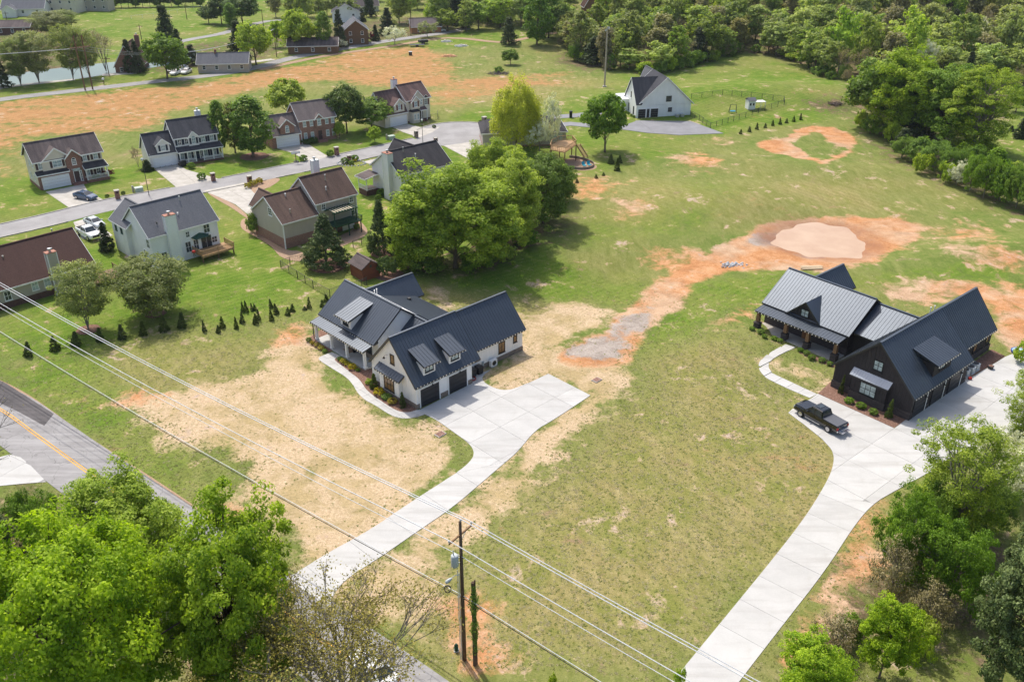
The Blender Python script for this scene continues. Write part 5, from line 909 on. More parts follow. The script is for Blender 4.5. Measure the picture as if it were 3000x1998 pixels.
def skeleton(seed, H, zb, Cc, r0, nb=26, lean=0., multi=1, twigs=0):
    """tapered trunk(s) with limbs bending out to the leaf clumps"""
    rs = random.Random(seed); m = MB(); top = zb + (H - zb) * .72
    for k in range(multi):
        a = 6.28 * k / max(1, multi) + .4; sp = .0 if multi == 1 else H * .16
        pts = [(0 + math.cos(a) * sp * (t ** 1.3) + lean * t * H * .2, math.sin(a) * sp * (t ** 1.3), t * top) for t in (0, .04, .25, .5, .75, 1)]
        m.tube(pts, [r0 * 1.35 / multi ** .5, r0 / multi ** .5, r0 * .8 / multi ** .5, r0 * .6 / multi ** .5, r0 * .4 / multi ** .5, r0 * .12], 7)
    idx = rs.sample(range(len(Cc)), min(nb, len(Cc)))
    for i in idx:
        c = Vector(Cc[i]); t0 = rs.uniform(.25, .85) * min(1, c.z / top); k = rs.randrange(multi); a = 6.28 * k / max(1, multi) + .4; sp = 0 if multi == 1 else H * .16
        s_ = Vector((math.cos(a) * sp * t0 ** 1.3 + lean * t0 * H * .2, math.sin(a) * sp * t0 ** 1.3, min(t0 * top, c.z * .85))); mid_ = s_.lerp(c, .5) + Vector((0, 0, .12 * (c - s_).length)); r1 = r0 * .34 * rs.uniform(.6, 1.1)
        m.tube([s_, mid_, c], [r1, r1 * .6, r1 * .2], 5, cap=False)
        for _ in range(twigs):
            d = Vector((rs.uniform(-1, 1), rs.uniform(-1, 1), rs.uniform(.1, 1))).normalized() * rs.uniform(.5, 1.2) * H * .07; q = s_.lerp(c, rs.uniform(.4, 1)); m.tube([q, q + d * .6 + Vector((0, 0, .05)), q + d], [r1 * .3, r1 * .18, r1 * .08], 3, cap=False)
    return m
TP = {}
def proto(key, seed, H, R_, zb, ncl, cr, nl, leaf, mat, bark=None, shape='round', r0=.22, nb=26, multi=1, twigs=0, lean=0., **kw):
    (V, Q_, T), Cc = crown(seed, H, R_, zb, ncl, cr, nl, leaf, shape, **kw)
    hr = np.percentile(np.hypot(V[:, 0], V[:, 1]), 97); hz_ = np.percentile(V[:, 2], 99.7)
    cm_ = np_mesh('crown', V, Q_, mat, {'tint': ('FLOAT', T)}); tm = skeleton(seed, H, zb, Cc, r0, nb, lean, multi, twigs).mesh('trunk', bark or M_bark, True)
    TP[key] = (cm_, tm, hz_, hr)
def sparse(key, seed, H, R_, mat, bark, nstem, leaf, nleaf, r0=.12, depth=4, spread=.42):
    """open budding tree: forking limbs down to fine twigs, small leaves at the tips"""
    rs = random.Random(seed); m = MB(); tips = []
    def grow(p, d, L, r, k):
        bend = Vector((rs.gauss(0, .1), rs.gauss(0, .1), rs.gauss(.05, .05))); q = p + d * L * .5 + bend * L * .3; e = p + d * L + bend * L * .5
        m.tube([p, q, e], [r, r * .85, r * .66], 5 if k > 2 else 3, cap=False)
        if k <= 1: tips.append((q, e))
        if k == 0: return
        for _ in range(3 if k > 1 else 3):
            nd = (d + Vector((rs.gauss(0, spread), rs.gauss(0, spread), rs.gauss(.12, .2)))).normalized(); grow(e if rs.random() < .7 else q, nd, L * rs.uniform(.58, .82), r * .6, k - 1)
    for i in range(nstem):
        a = 6.28 * i / nstem + rs.uniform(-.3, .3); t = rs.uniform(.25, .62); grow(Vector((0, 0, .2)), Vector((math.cos(a) * t, math.sin(a) * t, 1)).normalized(), H * .34, r0, depth)
    zmx = max(e.z for _, e in tips); sc_ = H / zmx; rm = sorted(math.hypot(e.x, e.y) for _, e in tips)[int(len(tips) * .95)]; sx_ = R_ / rm
    m.v = [(x * sx_, y * sx_, z * sc_) for x, y, z in m.v]; T_ = np.array([[e.x * sx_, e.y * sx_, e.z * sc_] for _, e in tips]); n_ = np.random.RandomState(seed)
    P = np.repeat(T_, nleaf, 0) + n_.normal(size=(len(T_) * nleaf, 3)) * R_ * .055; Nn = unit(n_, len(P)) * .8 + np.array([0, 0, .5]); Nn /= np.linalg.norm(Nn, axis=1)[:, None]
    V, Q_, T = quads(P, Nn, np.full(len(P), leaf), np.clip(n_.normal(.5, .25, len(P)), 0, 1), rs=n_)
    TP[key] = (np_mesh('crown', V, Q_, mat, {'tint': ('FLOAT', T)}), m.mesh('trunk', bark), H, R_)
proto('maple1', 1, 13, 6.6, 2.2, 420, .85, 190, .165, L_maple, M_barkd, r0=.3, nb=40, lobes=.22); proto('maple2', 2, 13, 5.4, 2.0, 380, .75, 170, .16, L_maple, M_barkd, r0=.3, nb=60, lobes=.3, fill=.35, twigs=2)
proto('ash', 3, 13, 5.6, .3, 470, .85, 130, .19, L_lime, M_bark, nb=30, lobes=.3); proto('ash2', 4, 12, 5.0, .3, 400, .85, 110, .20, L_mid, M_bark, nb=30, lobes=.32)
proto('broad', 5, 11, 5.0, 2.0, 170, 1.1, 46, .42, L_mid, M_bark, nb=22, lobes=.2, up=.4); proto('broad_dark', 6, 11, 5.0, 1.8, 190, 1.0, 46, .40, L_dark, M_barkd, nb=16, lobes=.16)
proto('bright', 7, 11, 4.8, 2.2, 170, 1.15, 44, .42, L_lime, M_bark, nb=22, lobes=.25); proto('column', 8, 12, 3.0, 1.6, 150, .95, 44, .36, L_mid, M_bark, 'column', nb=20)
proto('olive_column', 9, 10, 2.2, 1.4, 90, .8, 34, .34, L_olive, M_bark, 'column', nb=16, fill=.3); proto('loose', 10, 9, 4.8, 2.2, 190, .75, 90, .15, L_pale, M_barkg, 'vase', nb=50, r0=.15, multi=4, twigs=3, fill=.4, base_tint=.35); proto('loose2', 11, 8, 5.4, 1.4, 240, .75, 100, .15, L_pale, M_barkg, 'vase', nb=50, r0=.15, multi=4, twigs=2, base_tint=.3)
proto('magnolia', 12, 10, 3.8, .6, 260, .55, 80, .19, L_mag, M_bark, 'cone', nb=12, lobes=.12, base_tint=.3); proto('magnolia_big', 13, 14, 6.0, .3, 620, .7, 150, .15, L_mag, M_bark, nb=14, lobes=.2, base_tint=.34)
proto('willow', 14, 14, 5.6, 1.2, 300, .9, 120, .2, L_wil, M_bark, nb=16, drop=2.6, lobes=.2, up=.35); proto('cedar', 15, 11, 2.6, .4, 150, .7, 44, .32, L_con, M_barkd, 'cone', nb=6, lobes=.14); proto('cedar_loose', 16, 12, 3.2, .6, 130, .9, 44, .34, L_con, M_barkd, 'cone', nb=10, lobes=.3, base_tint=.7)
proto('blossom', 17, 8, 4.0, 1.6, 90, .75, 44, .26, L_wht, M_barkg, 'round', nb=24, lobes=.3, r0=.14); proto('pale_round', 18, 7, 3.8, 1.5, 100, .75, 36, .3, L_pale, M_barkg, nb=20, r0=.14, base_tint=.7); proto('maroon', 19, 3.2, 2.4, 1.1, 50, .42, 60, .14, L_red, M_barkd, nb=12, r0=.08)
proto('cypress', 20, 2.4, 1.0, .02, 90, .2, 70, .09, L_cone, M_barkd, 'cone', nb=2, r0=.05, lobes=.1); proto('ball', 21, 1.6, 1.0, .02, 60, .25, 50, .12, L_mid, M_bark, nb=2, r0=.05, lobes=.08, fill=.75); proto('golden_ball', 22, 1.2, .9, .02, 50, .22, 44, .11, L_yel, M_bark, nb=2, r0=.04, lobes=.08, fill=.75); proto('dark_ball', 23, 2.2, 1.8, .05, 90, .35, 60, .14, L_dark, M_bark, nb=2, r0=.06, lobes=.06, fill=.8)
proto('feather', 24, 12, 5.2, .8, 330, .6, 110, .12, L_lime, M_barkg, 'vase', nb=60, multi=3, twigs=3, r0=.22, fill=.3, base_tint=.4, lobes=.3); proto('thicket', 25, 5, 3.4, .1, 220, .5, 110, .11, L_mid, M_barkg, nb=40, multi=5, r0=.12, twigs=3, lobes=.35, fill=.3); proto('thicket_grey', 26, 5, 3.4, .3, 90, .65, 50, .16, L_brn, M_barkg, nb=50, multi=6, r0=.12, twigs=5, lobes=.35, fill=.3)
proto('blossom_near', 27, 6, 3.6, .5, 170, .6, 80, .14, L_wht, M_barkg, nb=50, multi=4, r0=.14, twigs=3, lobes=.3, fill=.3, base_tint=.4); proto('sapling', 28, 6, 2.3, .4, 230, .4, 120, .10, L_maple, M_bark, nb=24, r0=.09, lobes=.3, fill=.3)
proto('bush', 29, 2.4, 1.9, .02, 60, .5, 40, .2, L_mid, M_bark, nb=6, r0=.05, lobes=.3, fill=.5); proto('bush_lime', 30, 2.4, 1.8, .02, 60, .5, 40, .2, L_lime, M_bark, nb=6, r0=.05, lobes=.3, fill=.5)
sparse('budding', 31, 12, 6.5, L_bud, M_barkg, 6, .11, 9, .17, 5); sparse('bare', 32, 12, 5.5, L_brn, M_barkg, 4, .09, 1, .2, 5); sparse('bare_far', 33, 9, 3.5, L_brn, M_barkg, 3, .16, 5, .16, 4)
# coarser kinds for the woods
for i, (mt, Hh, Rr, shp) in enumerate([(L_for, 15, 4.8, 'round'), (L_forp, 14, 4.4, 'round'), (L_forb, 14, 4.2, 'vase'), (L_for, 17, 4.0, 'column'), (L_forp, 15, 5.0, 'vase'), (L_con, 13, 3.0, 'cone')]):
    proto('wood%d' % i, 40 + i, Hh, Rr, 2.5 if shp != 'cone' else .8, 115, 1.25, 22, .62, mt, M_bark if i != 2 else M_barkg, shp, nb=20, lobes=.34, fill=.3, twigs=2 if i in (2, 4) else 0, r0=.24)
NAMES = {'cedar': 'cedar_tree', 'cedar_loose': 'cedar_tree', 'magnolia': 'magnolia_tree', 'magnolia_big': 'magnolia_tree', 'willow': 'willow_tree', 'cypress': 'cypress_shrub', 'ball': 'shrub', 'golden_ball': 'shrub', 'dark_ball': 'shrub', 'bush': 'bush', 'bush_lime': 'bush', 'thicket': 'bush', 'thicket_grey': 'bush', 'maroon': 'maroon_tree', 'blossom': 'blossom_tree', 'blossom_near': 'blossom_tree'}
def plant(key, P, h, r, label, cat='tree', group=None, rot=None, name=None, lean=None):
    cm_, tm, H_, R0 = TP[key]; rot = R.uniform(0, 6.28) if rot is None else rot
    o = link(name or NAMES.get(key, 'tree'), None, None, (P[0], P[1], float(terrain(P[0], P[1]))), rot, label, cat, group); o.scale = (r / R0, r / R0 * R.uniform(.86, 1.12), h / H_); o.rotation_euler = (R.gauss(0, .035), R.gauss(0, .035), rot)
    link('crown', cm_, o); link('trunk', tm, o); return o
def tree(key, bx, by, ty, wpx, label, cat='tree', group=None, **kw):
    """stand a tree where the photograph shows its foot, as tall and as wide as measured there"""
    P = G(bx, by); return plant(key, P, max(.4, height_at(bx, ty, P)), max(.25, width_at(wpx, P) / 2), label, cat, group, **kw)
T = tree
# foreground, lower left
T('maple1', 235, 2170, 1540, 660, 'largest bright green maple at the bottom left corner'); T('maple2', 705, 2080, 1480, 470, 'bright green maple between the corner maple and the budding trees', rot=1.)
T('ash', 385, 1690, 1385, 350, 'green tree overhanging the county road behind the corner maple', rot=.5); T('thicket', 135, 1640, 1425, 190, 'dark green small tree at the roadside left of the road', 'tree'); T('cedar_loose', 55, 1700, 1500, 120, 'dark brownish shrub mass at the left edge below the drive', 'shrub')
T('budding', 1010, 2130, 1690, 620, 'large budding tree with yellow green tips over the white car', rot=.3); T('budding', 760, 2150, 1790, 420, 'budding tree overlapping the lower right of the bright maples', rot=2.1); T('bare', -60, 1560, 1110, 420, 'bare branched tree reaching in from the left edge', rot=1.2)
T('thicket_grey', 20, 1830, 1560, 240, 'leafless brown bush at the left edge behind the corner maple', 'bush')
# lower right
T('feather', 2800, 1590, 1230, 290, 'feathery light green tree hiding the black farmhouse drive'); T('feather', 3000, 1290, 1075, 200, 'light green tree right of the black farmhouse garage doors'); T('blossom_near', 2985, 1480, 1270, 190, 'white blossoming tree at the right edge'); T('blossom_near', 2900, 1400, 1240, 120, 'smaller white blossoming tree left of the one at the right edge')
T('magnolia_big', 3010, 2080, 1500, 430, 'huge dark glossy magnolia in the bottom right corner'); T('sapling', 2575, 1985, 1745, 190, 'bright green young tree in front of the magnolia'); T('sapling', 2365, 2080, 1860, 220, 'bright green young tree at the bottom edge beside the drive')
T('thicket', 2640, 1690, 1440, 210, 'green thicket tree below the feathery tree, nearest the drive', 'tree'); T('thicket', 2760, 1760, 1520, 260, 'dense green thicket tree beside the magnolia', 'tree'); T('thicket_grey', 2600, 1760, 1560, 160, 'thin twiggy bush on the clay bank by the drive', 'bush'); T('thicket', 2700, 1590, 1400, 180, 'leafy undergrowth bush right under the feathery tree', 'bush')
T('bush', 2480, 1870, 1800, 110, 'low bush above the bottom young tree', 'bush'); T('thicket_grey', 2440, 1900, 1790, 140, 'grey twiggy bush left of the bright young tree', 'bush'); T('bush_lime', 2660, 1900, 1790, 130, 'light green bush right of the bright young tree', 'bush'); T('bush', 2780, 1640, 1560, 120, 'dark bush in the shade beside the magnolia', 'bush'); T('thicket', 2860, 1560, 1400, 200, 'green bush between blossom tree and feathery tree', 'bush'); T('thicket_grey', 2710, 1840, 1700, 150, 'brown twiggy bush in front of the magnolia shade', 'bush')
T('bush_lime', 2990, 1060, 1000, 60, 'small light green bush at the right edge above the drive', 'bush'); T('bush_lime', 1990, 2010, 1960, 40, 'tiny bright weed clump at the bottom edge', 'plant'); T('bush_lime', 1620, 2010, 1975, 30, 'tiny bright weed clump below the vine covered post', 'plant')
# the central stand
T('ash', 1335, 785, 480, 350, 'largest leafy tree of the central stand behind the farmhouse', rot=2.); T('ash', 1215, 775, 575, 150, 'light green tree at the left front of the central stand'); T('ash', 1485, 725, 455, 250, 'leafy tree behind the largest one of the central stand', rot=4.); T('ash2', 1590, 655, 455, 180, 'darker green tree at the right end of the central stand'); T('ash', 1440, 600, 405, 170, 'tree rising behind the middle of the central stand'); T('ash2', 1620, 590, 470, 120, 'small tree between the central stand and the timber deck')
T('magnolia', 1126, 745, 588, 95, 'narrow dark magnolia left of the central stand'); T('magnolia', 958, 782, 632, 140, 'broad dark magnolia on the mulch ring by the timber shed'); T('dark_ball', 1135, 808, 752, 64, 'large clipped round shrub beside the timber shed', 'shrub'); T('bush', 745, 685, 622, 50, 'weeping grey green shrub at the garage corner of the brown roofed house', 'shrub')
for a in [(1190, 790, 740, 90, 'leftmost'), (1260, 800, 748, 100, 'second'), (1400, 790, 735, 110, 'third'), (1470, 770, 715, 100, 'fourth'), (1540, 720, 668, 90, 'rightmost')]: T('bush_lime' if a[0] % 20 else 'bush', *a[:4], a[4] + ' undergrowth bush at the foot of the central stand', 'bush')
T('willow', 1512, 442, 222, 150, 'tall yellow green weeping willow behind the central stand'); T('blossom', 1580, 452, 350, 90, 'white blossoming tree beside the willow'); T('blossom', 1612, 460, 275, 62, 'tall thin white blossoming tree beside the willow'); T('broad', 1772, 447, 274, 132, 'round green tree on the lawn below the far white house')
T('cypress', 1807, 500, 464, 20, 'cone shrub under the round lawn tree, nearest', 'shrub'); T('cypress', 1790, 480, 452, 20, 'cone shrub hidden behind the nearest one under the lawn tree', 'shrub'); T('cypress', 1816, 478, 455, 15, 'smallest cone shrub under the round lawn tree', 'shrub')
# street trees
T('column', 648, 452, 295, 58, 'dark green upright tree next to the white house with navy shutters'); T('olive_column', 690, 448, 300, 50, 'olive upright tree in the row of three'); T('column', 742, 460, 283, 122, 'broadest upright green tree of the row of three'); T('bright', 845, 345, 234, 128, 'pale green tree behind the brick house')
T('broad_dark', 1017, 390, 251, 122, 'dark round tree between the brick and the cream house'); T('broad', 1090, 380, 292, 116, 'round green tree in front of the cream house'); T('bright', 1099, 420, 372, 44, 'small young tree on the lawn by the street'); T('bright', 995, 408, 358, 36, 'small tree at the right corner of the brick house')
T('maroon', 318, 521, 498, 46, 'dark red umbrella shaped tree beside the tan house'); T('bare_far', 407, 492, 427, 38, 'leafless brown tree left of the navy shutter house'); T('cedar', 433, 501, 468, 38, 'dark green rounded conifer by the white garage', 'shrub'); T('cedar', 316, 735, 650, 50, 'dark spruce at the corner of the white house with the deck')
T('loose', 259, 965, 765, 168, 'open vase shaped tree in front of the chocolate roofed house'); T('loose2', 456, 919, 756, 210, 'spreading pale green tree in front of the white house with the deck')
for i, (x, y, ty, w_) in enumerate([(85, 1042, 997, 30), (163, 1025, 982, 32), (225, 1012, 970, 32), (295, 1001, 958, 30), (361, 993, 949, 27), (422, 982, 940, 26), (482, 970, 922, 32), (536, 960, 914, 30)]):
    T('cypress', x, y, ty, w_, ['leftmost', 'second', 'third', 'fourth', 'fifth', 'sixth', 'seventh', 'last and rightmost'][i] + ' of the large cone shrubs in the row below the street', 'shrub', 'cone shrubs in a row')
for i, (x, y, ty) in enumerate([(600, 972, 938), (640, 975, 952), (652, 960, 926), (692, 962, 928), (710, 946, 912), (749, 949, 918), (757, 938, 906), (795, 938, 906), (809, 919, 888), (794, 902, 876), (843, 923, 900), (857, 912, 890), (906, 902, 870), (945, 899, 878), (957, 885, 862), (893, 908, 897)]):
    o = T('cypress', x, y, ty, 15 + (i % 3) * 2, 'small cone shrub number %s from the left in the loose group towards the farmhouse' % ['one', 'two', 'three', 'four', 'five', 'six', 'seven', 'eight', 'nine', 'ten', 'eleven', 'twelve', 'thirteen', 'fourteen', 'fifteen', 'sixteen'][i], 'shrub', 'young cone shrubs')
for i, (x, y, ty, w_) in enumerate([(712, 914, 884, 13), (722, 914, 880, 15), (738, 911, 888, 12), (748, 909, 889, 12)]): T('cypress', x, y, ty, w_, ['leftmost', 'tallest', 'third', 'rightmost'][i] + ' bush of the tight clump behind the young cone shrubs', 'shrub', 'tight clump of evergreens')
for i, (x, y) in enumerate([(2170, 393), (2195, 387), (2217, 380), (2242, 375), (2263, 369), (2285, 365), (2304, 361), (2325, 357), (2346, 352)]): T('cypress', x, y, y - 14 - (i % 3) * 3, 11, ['first', 'second', 'third', 'fourth', 'fifth', 'sixth', 'seventh', 'eighth', 'ninth'][i] + ' from the left in the row of small shrubs under the fenced yard', 'shrub', 'row of small shrubs under the fenced yard')
for i, (x, y, h_) in enumerate([(1655, 540, 22), (1676, 552, 22), (1746, 523, 12), (1768, 515, 10), (1690, 536, 12)]): T('cypress', x, y, y - h_, 12, ['leftmost', 'tallest', 'lone', 'rightmost', 'smallest'][i] + ' cone shrub on the bank below the patio', 'shrub', 'cone shrubs on the bank below the patio')
SH = [('golden_ball', 726, 552, 22), ('golden_ball', 742, 545, 24), ('golden_ball', 760, 538, 22), ('ball', 1011, 480, 24), ('ball', 1040, 471, 22), ('ball', 1030, 483, 17), ('ball', 968, 459, 26), ('ball', 890, 472, 24), ('golden_ball', 1040, 474, 12), ('dark_ball', 884, 422, 22), ('dark_ball', 920, 420, 24), ('dark_ball', 902, 424, 22), ('dark_ball', 1272, 376, 12), ('dark_ball', 1408, 360, 10), ('dark_ball', 1432, 357, 12), ('ball', 561, 494, 24), ('ball', 283, 527, 22), ('ball', 1108, 585, 20), ('ball', 1118, 574, 28), ('dark_ball', 315, 580, 14), ('dark_ball', 362, 571, 14), ('ball', 592, 527, 28), ('golden_ball', 1834, 331, 9), ('ball', 1841, 335, 9), ('ball', 1850, 341, 9), ('ball', 1857, 345, 9), ('ball', 50, 852, 32), ('ball', 1046, 672, 22)]
for key, x, y, w_ in SH:
    o = T(key, x, y, y - w_ * .75, w_, {'golden_ball': 'clipped golden ball shrub', 'ball': 'clipped green ball shrub', 'dark_ball': 'dark rounded shrub'}[key], 'shrub')
    o['_n'] = 1
shr = [o for o in COL.objects if '_n' in o]; mark = {(726, 552): 'left of the three golden ones beside the wide drive', (742, 545): 'middle of the three golden ones beside the wide drive', (760, 538): 'right of the three golden ones beside the wide drive', (1011, 480): 'left in the stone ringed street bed', (1040, 471): 'back right in the stone ringed street bed', (1030, 483): 'front and smallest in the stone ringed street bed', (968, 459): 'beside the brick pillar of the brick house', (890, 472): 'beside the basketball hoop', (1040, 474): 'tucked behind the street bed shrubs', (884, 422): 'left under the brick house windows', (920, 420): 'next to the brick house front steps', (902, 424): 'middle under the brick house windows', (1272, 376): 'on the lawn at the start of the turning circle', (1408, 360): 'left of the pillar beyond the turning circle', (1432, 357): 'right of the pillar beyond the turning circle', (561, 494): 'in the stone edged bed by the long porch', (283, 527): 'under the tan house porch', (1108, 585): 'lower at the corner of the brick porch base', (1118, 574): 'upper at the corner of the brick porch base', (315, 580): 'left of the brick mailbox pillar by the tan house', (362, 571): 'right of the brick mailbox pillar by the tan house', (592, 527): 'low at the kerb before the long porch house', (1834, 331): 'farthest along the white brick wall', (1841, 335): 'third along the white brick wall', (1850, 341): 'second along the white brick wall', (1857, 345): 'nearest the corner of the white brick wall', (50, 852): 'under the windows of the putty house', (1046, 672): 'in the curved gravel bed below the pergola deck'}
for o, (key, x, y, w_) in zip(shr, SH): o['label'] = o['label'] + ' ' + mark[(x, y)]; del o['_n']
# bedding at the two farmhouses
def bed(Hx, L, where):
    for i, (key, x, y, h_, r_, lab) in enumerate(L):
        p = Hx.P(x, y); plant(key, p, h_, r_, lab + ' ' + where, 'shrub', 'planting at the ' + where)
ordn = ['first', 'second', 'third', 'fourth', 'fifth', 'sixth', 'seventh', 'eighth']
pw = lambda x, y: G(850 + x / 2.617, 780 + y / 2.617); pb_ = lambda x, y: G(2170 + x / 4.48, 760 + y / 4.48); pc_ = lambda x, y: G(2420 + x / 5.6, 1000 + y / 5.6)
for i, (f, key, x, y, h_, r_, lab) in enumerate([(pw, 'ball', 145, 578, .6, .4, 'dark ball shrub farthest along the porch of the white farmhouse'), (pw, 'golden_ball', 172, 600, .5, .4, 'yellow green shrub, second along the white farmhouse porch'), (pw, 'golden_ball', 210, 615, .5, .4, 'yellow green shrub, third along the white farmhouse porch'), (pw, 'golden_ball', 238, 637, .5, .45, 'yellow green shrub, fourth along the white farmhouse porch'), (pw, 'ball', 268, 660, .45, .35, 'dark green shrub just before the white farmhouse path'), (pw, 'ball', 383, 722, .5, .38, 'dark green shrub just after the white farmhouse path'), (pw, 'golden_ball', 408, 745, .65, .5, 'yellow shrub, first past the path in the white farmhouse bed'), (pw, 'golden_ball', 440, 762, .5, .4, 'yellow shrub, second past the path in the white farmhouse bed'), (pw, 'golden_ball', 478, 788, .7, .5, 'yellow shrub, third past the path in the white farmhouse bed'), (pw, 'ball', 520, 805, .4, .3, 'small dark shrub at the end of the white farmhouse porch'), (pw, 'bush_lime', 603, 900, .6, .45, 'pale tuft left of the white farmhouse bay'), (pw, 'cypress', 648, 935, 2.0, .55, 'dark upright evergreen left of the white farmhouse bay'), (pw, 'golden_ball', 682, 985, .8, .7, 'golden shrub left below the white farmhouse bay window'), (pw, 'ball', 742, 1015, .6, .65, 'olive shrub in the middle below the white farmhouse bay window'), (pw, 'golden_ball', 786, 1050, .7, .6, 'golden shrub right below the white farmhouse bay window'), (pw, 'cypress', 862, 1075, 2.0, .5, 'dark upright evergreen near the white farmhouse garage corner'),
    (pb_, 'ball', 150, 928, .5, .4, 'green ball shrub at the left end of the black farmhouse porch'), (pb_, 'ball', 262, 975, .6, .5, 'green ball shrub, second before the black farmhouse porch'), (pb_, 'ball', 312, 1030, .5, .4, 'green ball shrub, third before the black farmhouse porch'), (pb_, 'ball', 437, 1055, .5, .42, 'green ball shrub, fourth before the black farmhouse porch'), (pb_, 'ball', 515, 1085, .5, .4, 'green ball shrub just left of the black farmhouse path'), (pb_, 'ball', 783, 1210, .5, .4, 'green ball shrub just right of the black farmhouse path'), (pb_, 'ball', 866, 1252, .6, .48, 'green ball shrub, second past the black farmhouse path'), (pb_, 'ball', 930, 1315, .65, .52, 'green ball shrub, third past the black farmhouse path'), (pb_, 'ball', 1062, 1345, .6, .48, 'green ball shrub, fourth past the black farmhouse path'), (pb_, 'ball', 1166, 1390, .5, .4, 'green ball shrub nearest the black farmhouse garage wing'), (pc_, 'cypress', 232, 855, 2.6, .32, 'thin upright evergreen left of the black farmhouse bay'), (pc_, 'ball', 375, 1005, .65, .55, 'green ball shrub, first beside the drive of the black farmhouse'), (pc_, 'ball', 568, 1090, .65, .6, 'green ball shrub, second beside the drive of the black farmhouse'), (pc_, 'ball', 768, 1190, .65, .58, 'green ball shrub, third beside the drive of the black farmhouse'), (pc_, 'cypress', 1018, 1245, 2.4, .45, 'upright evergreen right of the black farmhouse bay')]):
    plant(key, f(x, y), h_, r_, lab, 'shrub')
# far left: riverside and pasture trees
for a in [('broad', 491, 232, 102, 132, 'round green tree beside the parked cars on the far road'), ('bright', 751, 190, 66, 108, 'bright round tree right of the small grey bungalow'), ('loose', 115, 243, 92, 120, 'open yellow green riverside tree with two dark trunks'), ('loose', 62, 252, 112, 120, 'open riverside tree left of the one with two trunks'), ('cedar_loose', 8, 256, 150, 60, 'dark riverside tree cut by the left edge'), ('loose', 215, 234, 72, 105, 'broad riverside tree behind the twin pole pylon'), ('loose', 262, 226, 90, 90, 'thin riverside tree right of the pylon'), ('bare_far', 312, 212, 86, 90, 'nearly leafless tree by the river'), ('loose', 150, 108, 34, 110, 'grey green tree below the far beige house'), ('loose', 195, 96, 30, 80, 'second grey green tree below the far beige house'),
          ('cedar', 385, 212, 116, 46, 'dark cedar right of the brick cottage'), ('cedar', 410, 214, 120, 40, 'second dark cedar behind the parked cars'), ('cedar_loose', 502, 172, 14, 76, 'tall grey green spruce in the pasture'), ('cedar', 530, 200, 86, 54, 'dark spruce left of the small grey bungalow'), ('cedar_loose', 566, 190, 130, 50, 'greyish shrubby tree by the grey bungalow roof'), ('broad_dark', 612, 70, 20, 58, 'leftmost dark tree of the pasture clump'), ('broad_dark', 650, 72, -10, 80, 'middle dark tree of the pasture clump'), ('broad_dark', 712, 74, -15, 110, 'largest dark tree of the pasture clump'), ('column', 683, 84, 10, 50, 'bright upright tree before the dark pasture clump'), ('cedar_loose', 702, 168, 62, 66, 'brown grey conifer left of the bright round tree'),
          ('bright', 881, 152, 30, 104, 'tall light tree over the low brown bungalow'), ('column', 950, 152, 36, 54, 'slim light tree right of the low brown bungalow'), ('bright', 812, 138, 60, 48, 'small light tree left of the low brown bungalow'), ('cedar', 997, 138, 28, 44, 'dark cedar beside the timber house'), ('maroon', 1079, 128, 96, 38, 'dark red tree beside the timber house'), ('cedar', 1100, 121, 74, 26, 'narrow cedar near the far road'), ('cedar', 1136, 104, 24, 54, 'large dark cedar behind the golden tree'), ('cedar', 1061, 64, 26, 26, 'small cedar up the slope among the far houses'), ('blossom', 1157, 132, 78, 70, 'white blossoming tree at the far road'), ('pale_round', 1252, 111, 63, 60, 'creamy blossoming tree at the far road'), ('pale_round', 1152, 88, 56, 34, 'golden green tree behind the white blossoming one'),
          ('bright', 1275, 80, 2, 66, 'light green tree behind the creamy blossoming tree'), ('cedar_loose', 1491, 132, 51, 56, 'dark drooping conifer beside the farm track'), ('broad', 1496, 190, 146, 48, 'small green tree in the orange meadow'), ('column', 1573, 132, -20, 92, 'tall bright tree with a bare trunk above the track'), ('column', 1607, 112, -30, 90, 'second tall bright tree with a dark trunk above the track'), ('bright', 305, 31, -6, 30, 'small round tree at the top edge beside the taupe house'), ('bright', 1450, 60, 0, 60, 'light tree at the wood edge above the farm track'), ('bush', 1462, 215, 195, 30, 'green bush beside the brush pile in the meadow'), ('blossom', 1002, 143, 116, 34, 'round white blossoming bush by the far road')]: T(*a)
for i in range(13): x = 335 + i * 21; T('broad_dark' if i % 3 else 'column', x, 24 - i * .4, -18, 34, 'tree in the dark row along the top of the pasture', 'tree', 'dark tree row along the top of the pasture')
# the clump of tall trees on the right
for a in [('broad', 2560, 385, 175, 190, 'pale green tree at the left end of the right hand clump'), ('ash', 2640, 395, 145, 230, 'yellow green tree in the middle of the right hand clump'), ('cedar_loose', 2668, 400, 235, 130, 'dark brown conifer inside the right hand clump'), ('ash2', 2760, 420, 190, 230, 'green tree right of the brown conifer in the right hand clump'), ('feather', 2850, 450, 195, 230, 'leaning many stemmed tree at the right end of the clump'), ('wood2', 2720, 400, 250, 160, 'brownish budding tree in front of the right hand clump'), ('wood1', 2560, 320, 150, 120, 'pale tree behind the left end of the right hand clump'), ('bare_far', 2975, 310, 190, 90, 'leafless grey tree right of the right hand clump'), ('cedar', 2830, 270, 150, 60, 'dark cedar behind the right hand clump'), ('blossom', 2590, 360, 285, 70, 'white blossoming tree at the foot of the right hand clump'), ('cedar', 2985, 405, 345, 40, 'dark cedar on the right hand slope'), ('cedar', 2962, 385, 368, 18, 'tiny cedar on the right hand slope'), ('broad', 2975, 330, 250, 70, 'round green tree on the right edge above the slope')]: T(*a)
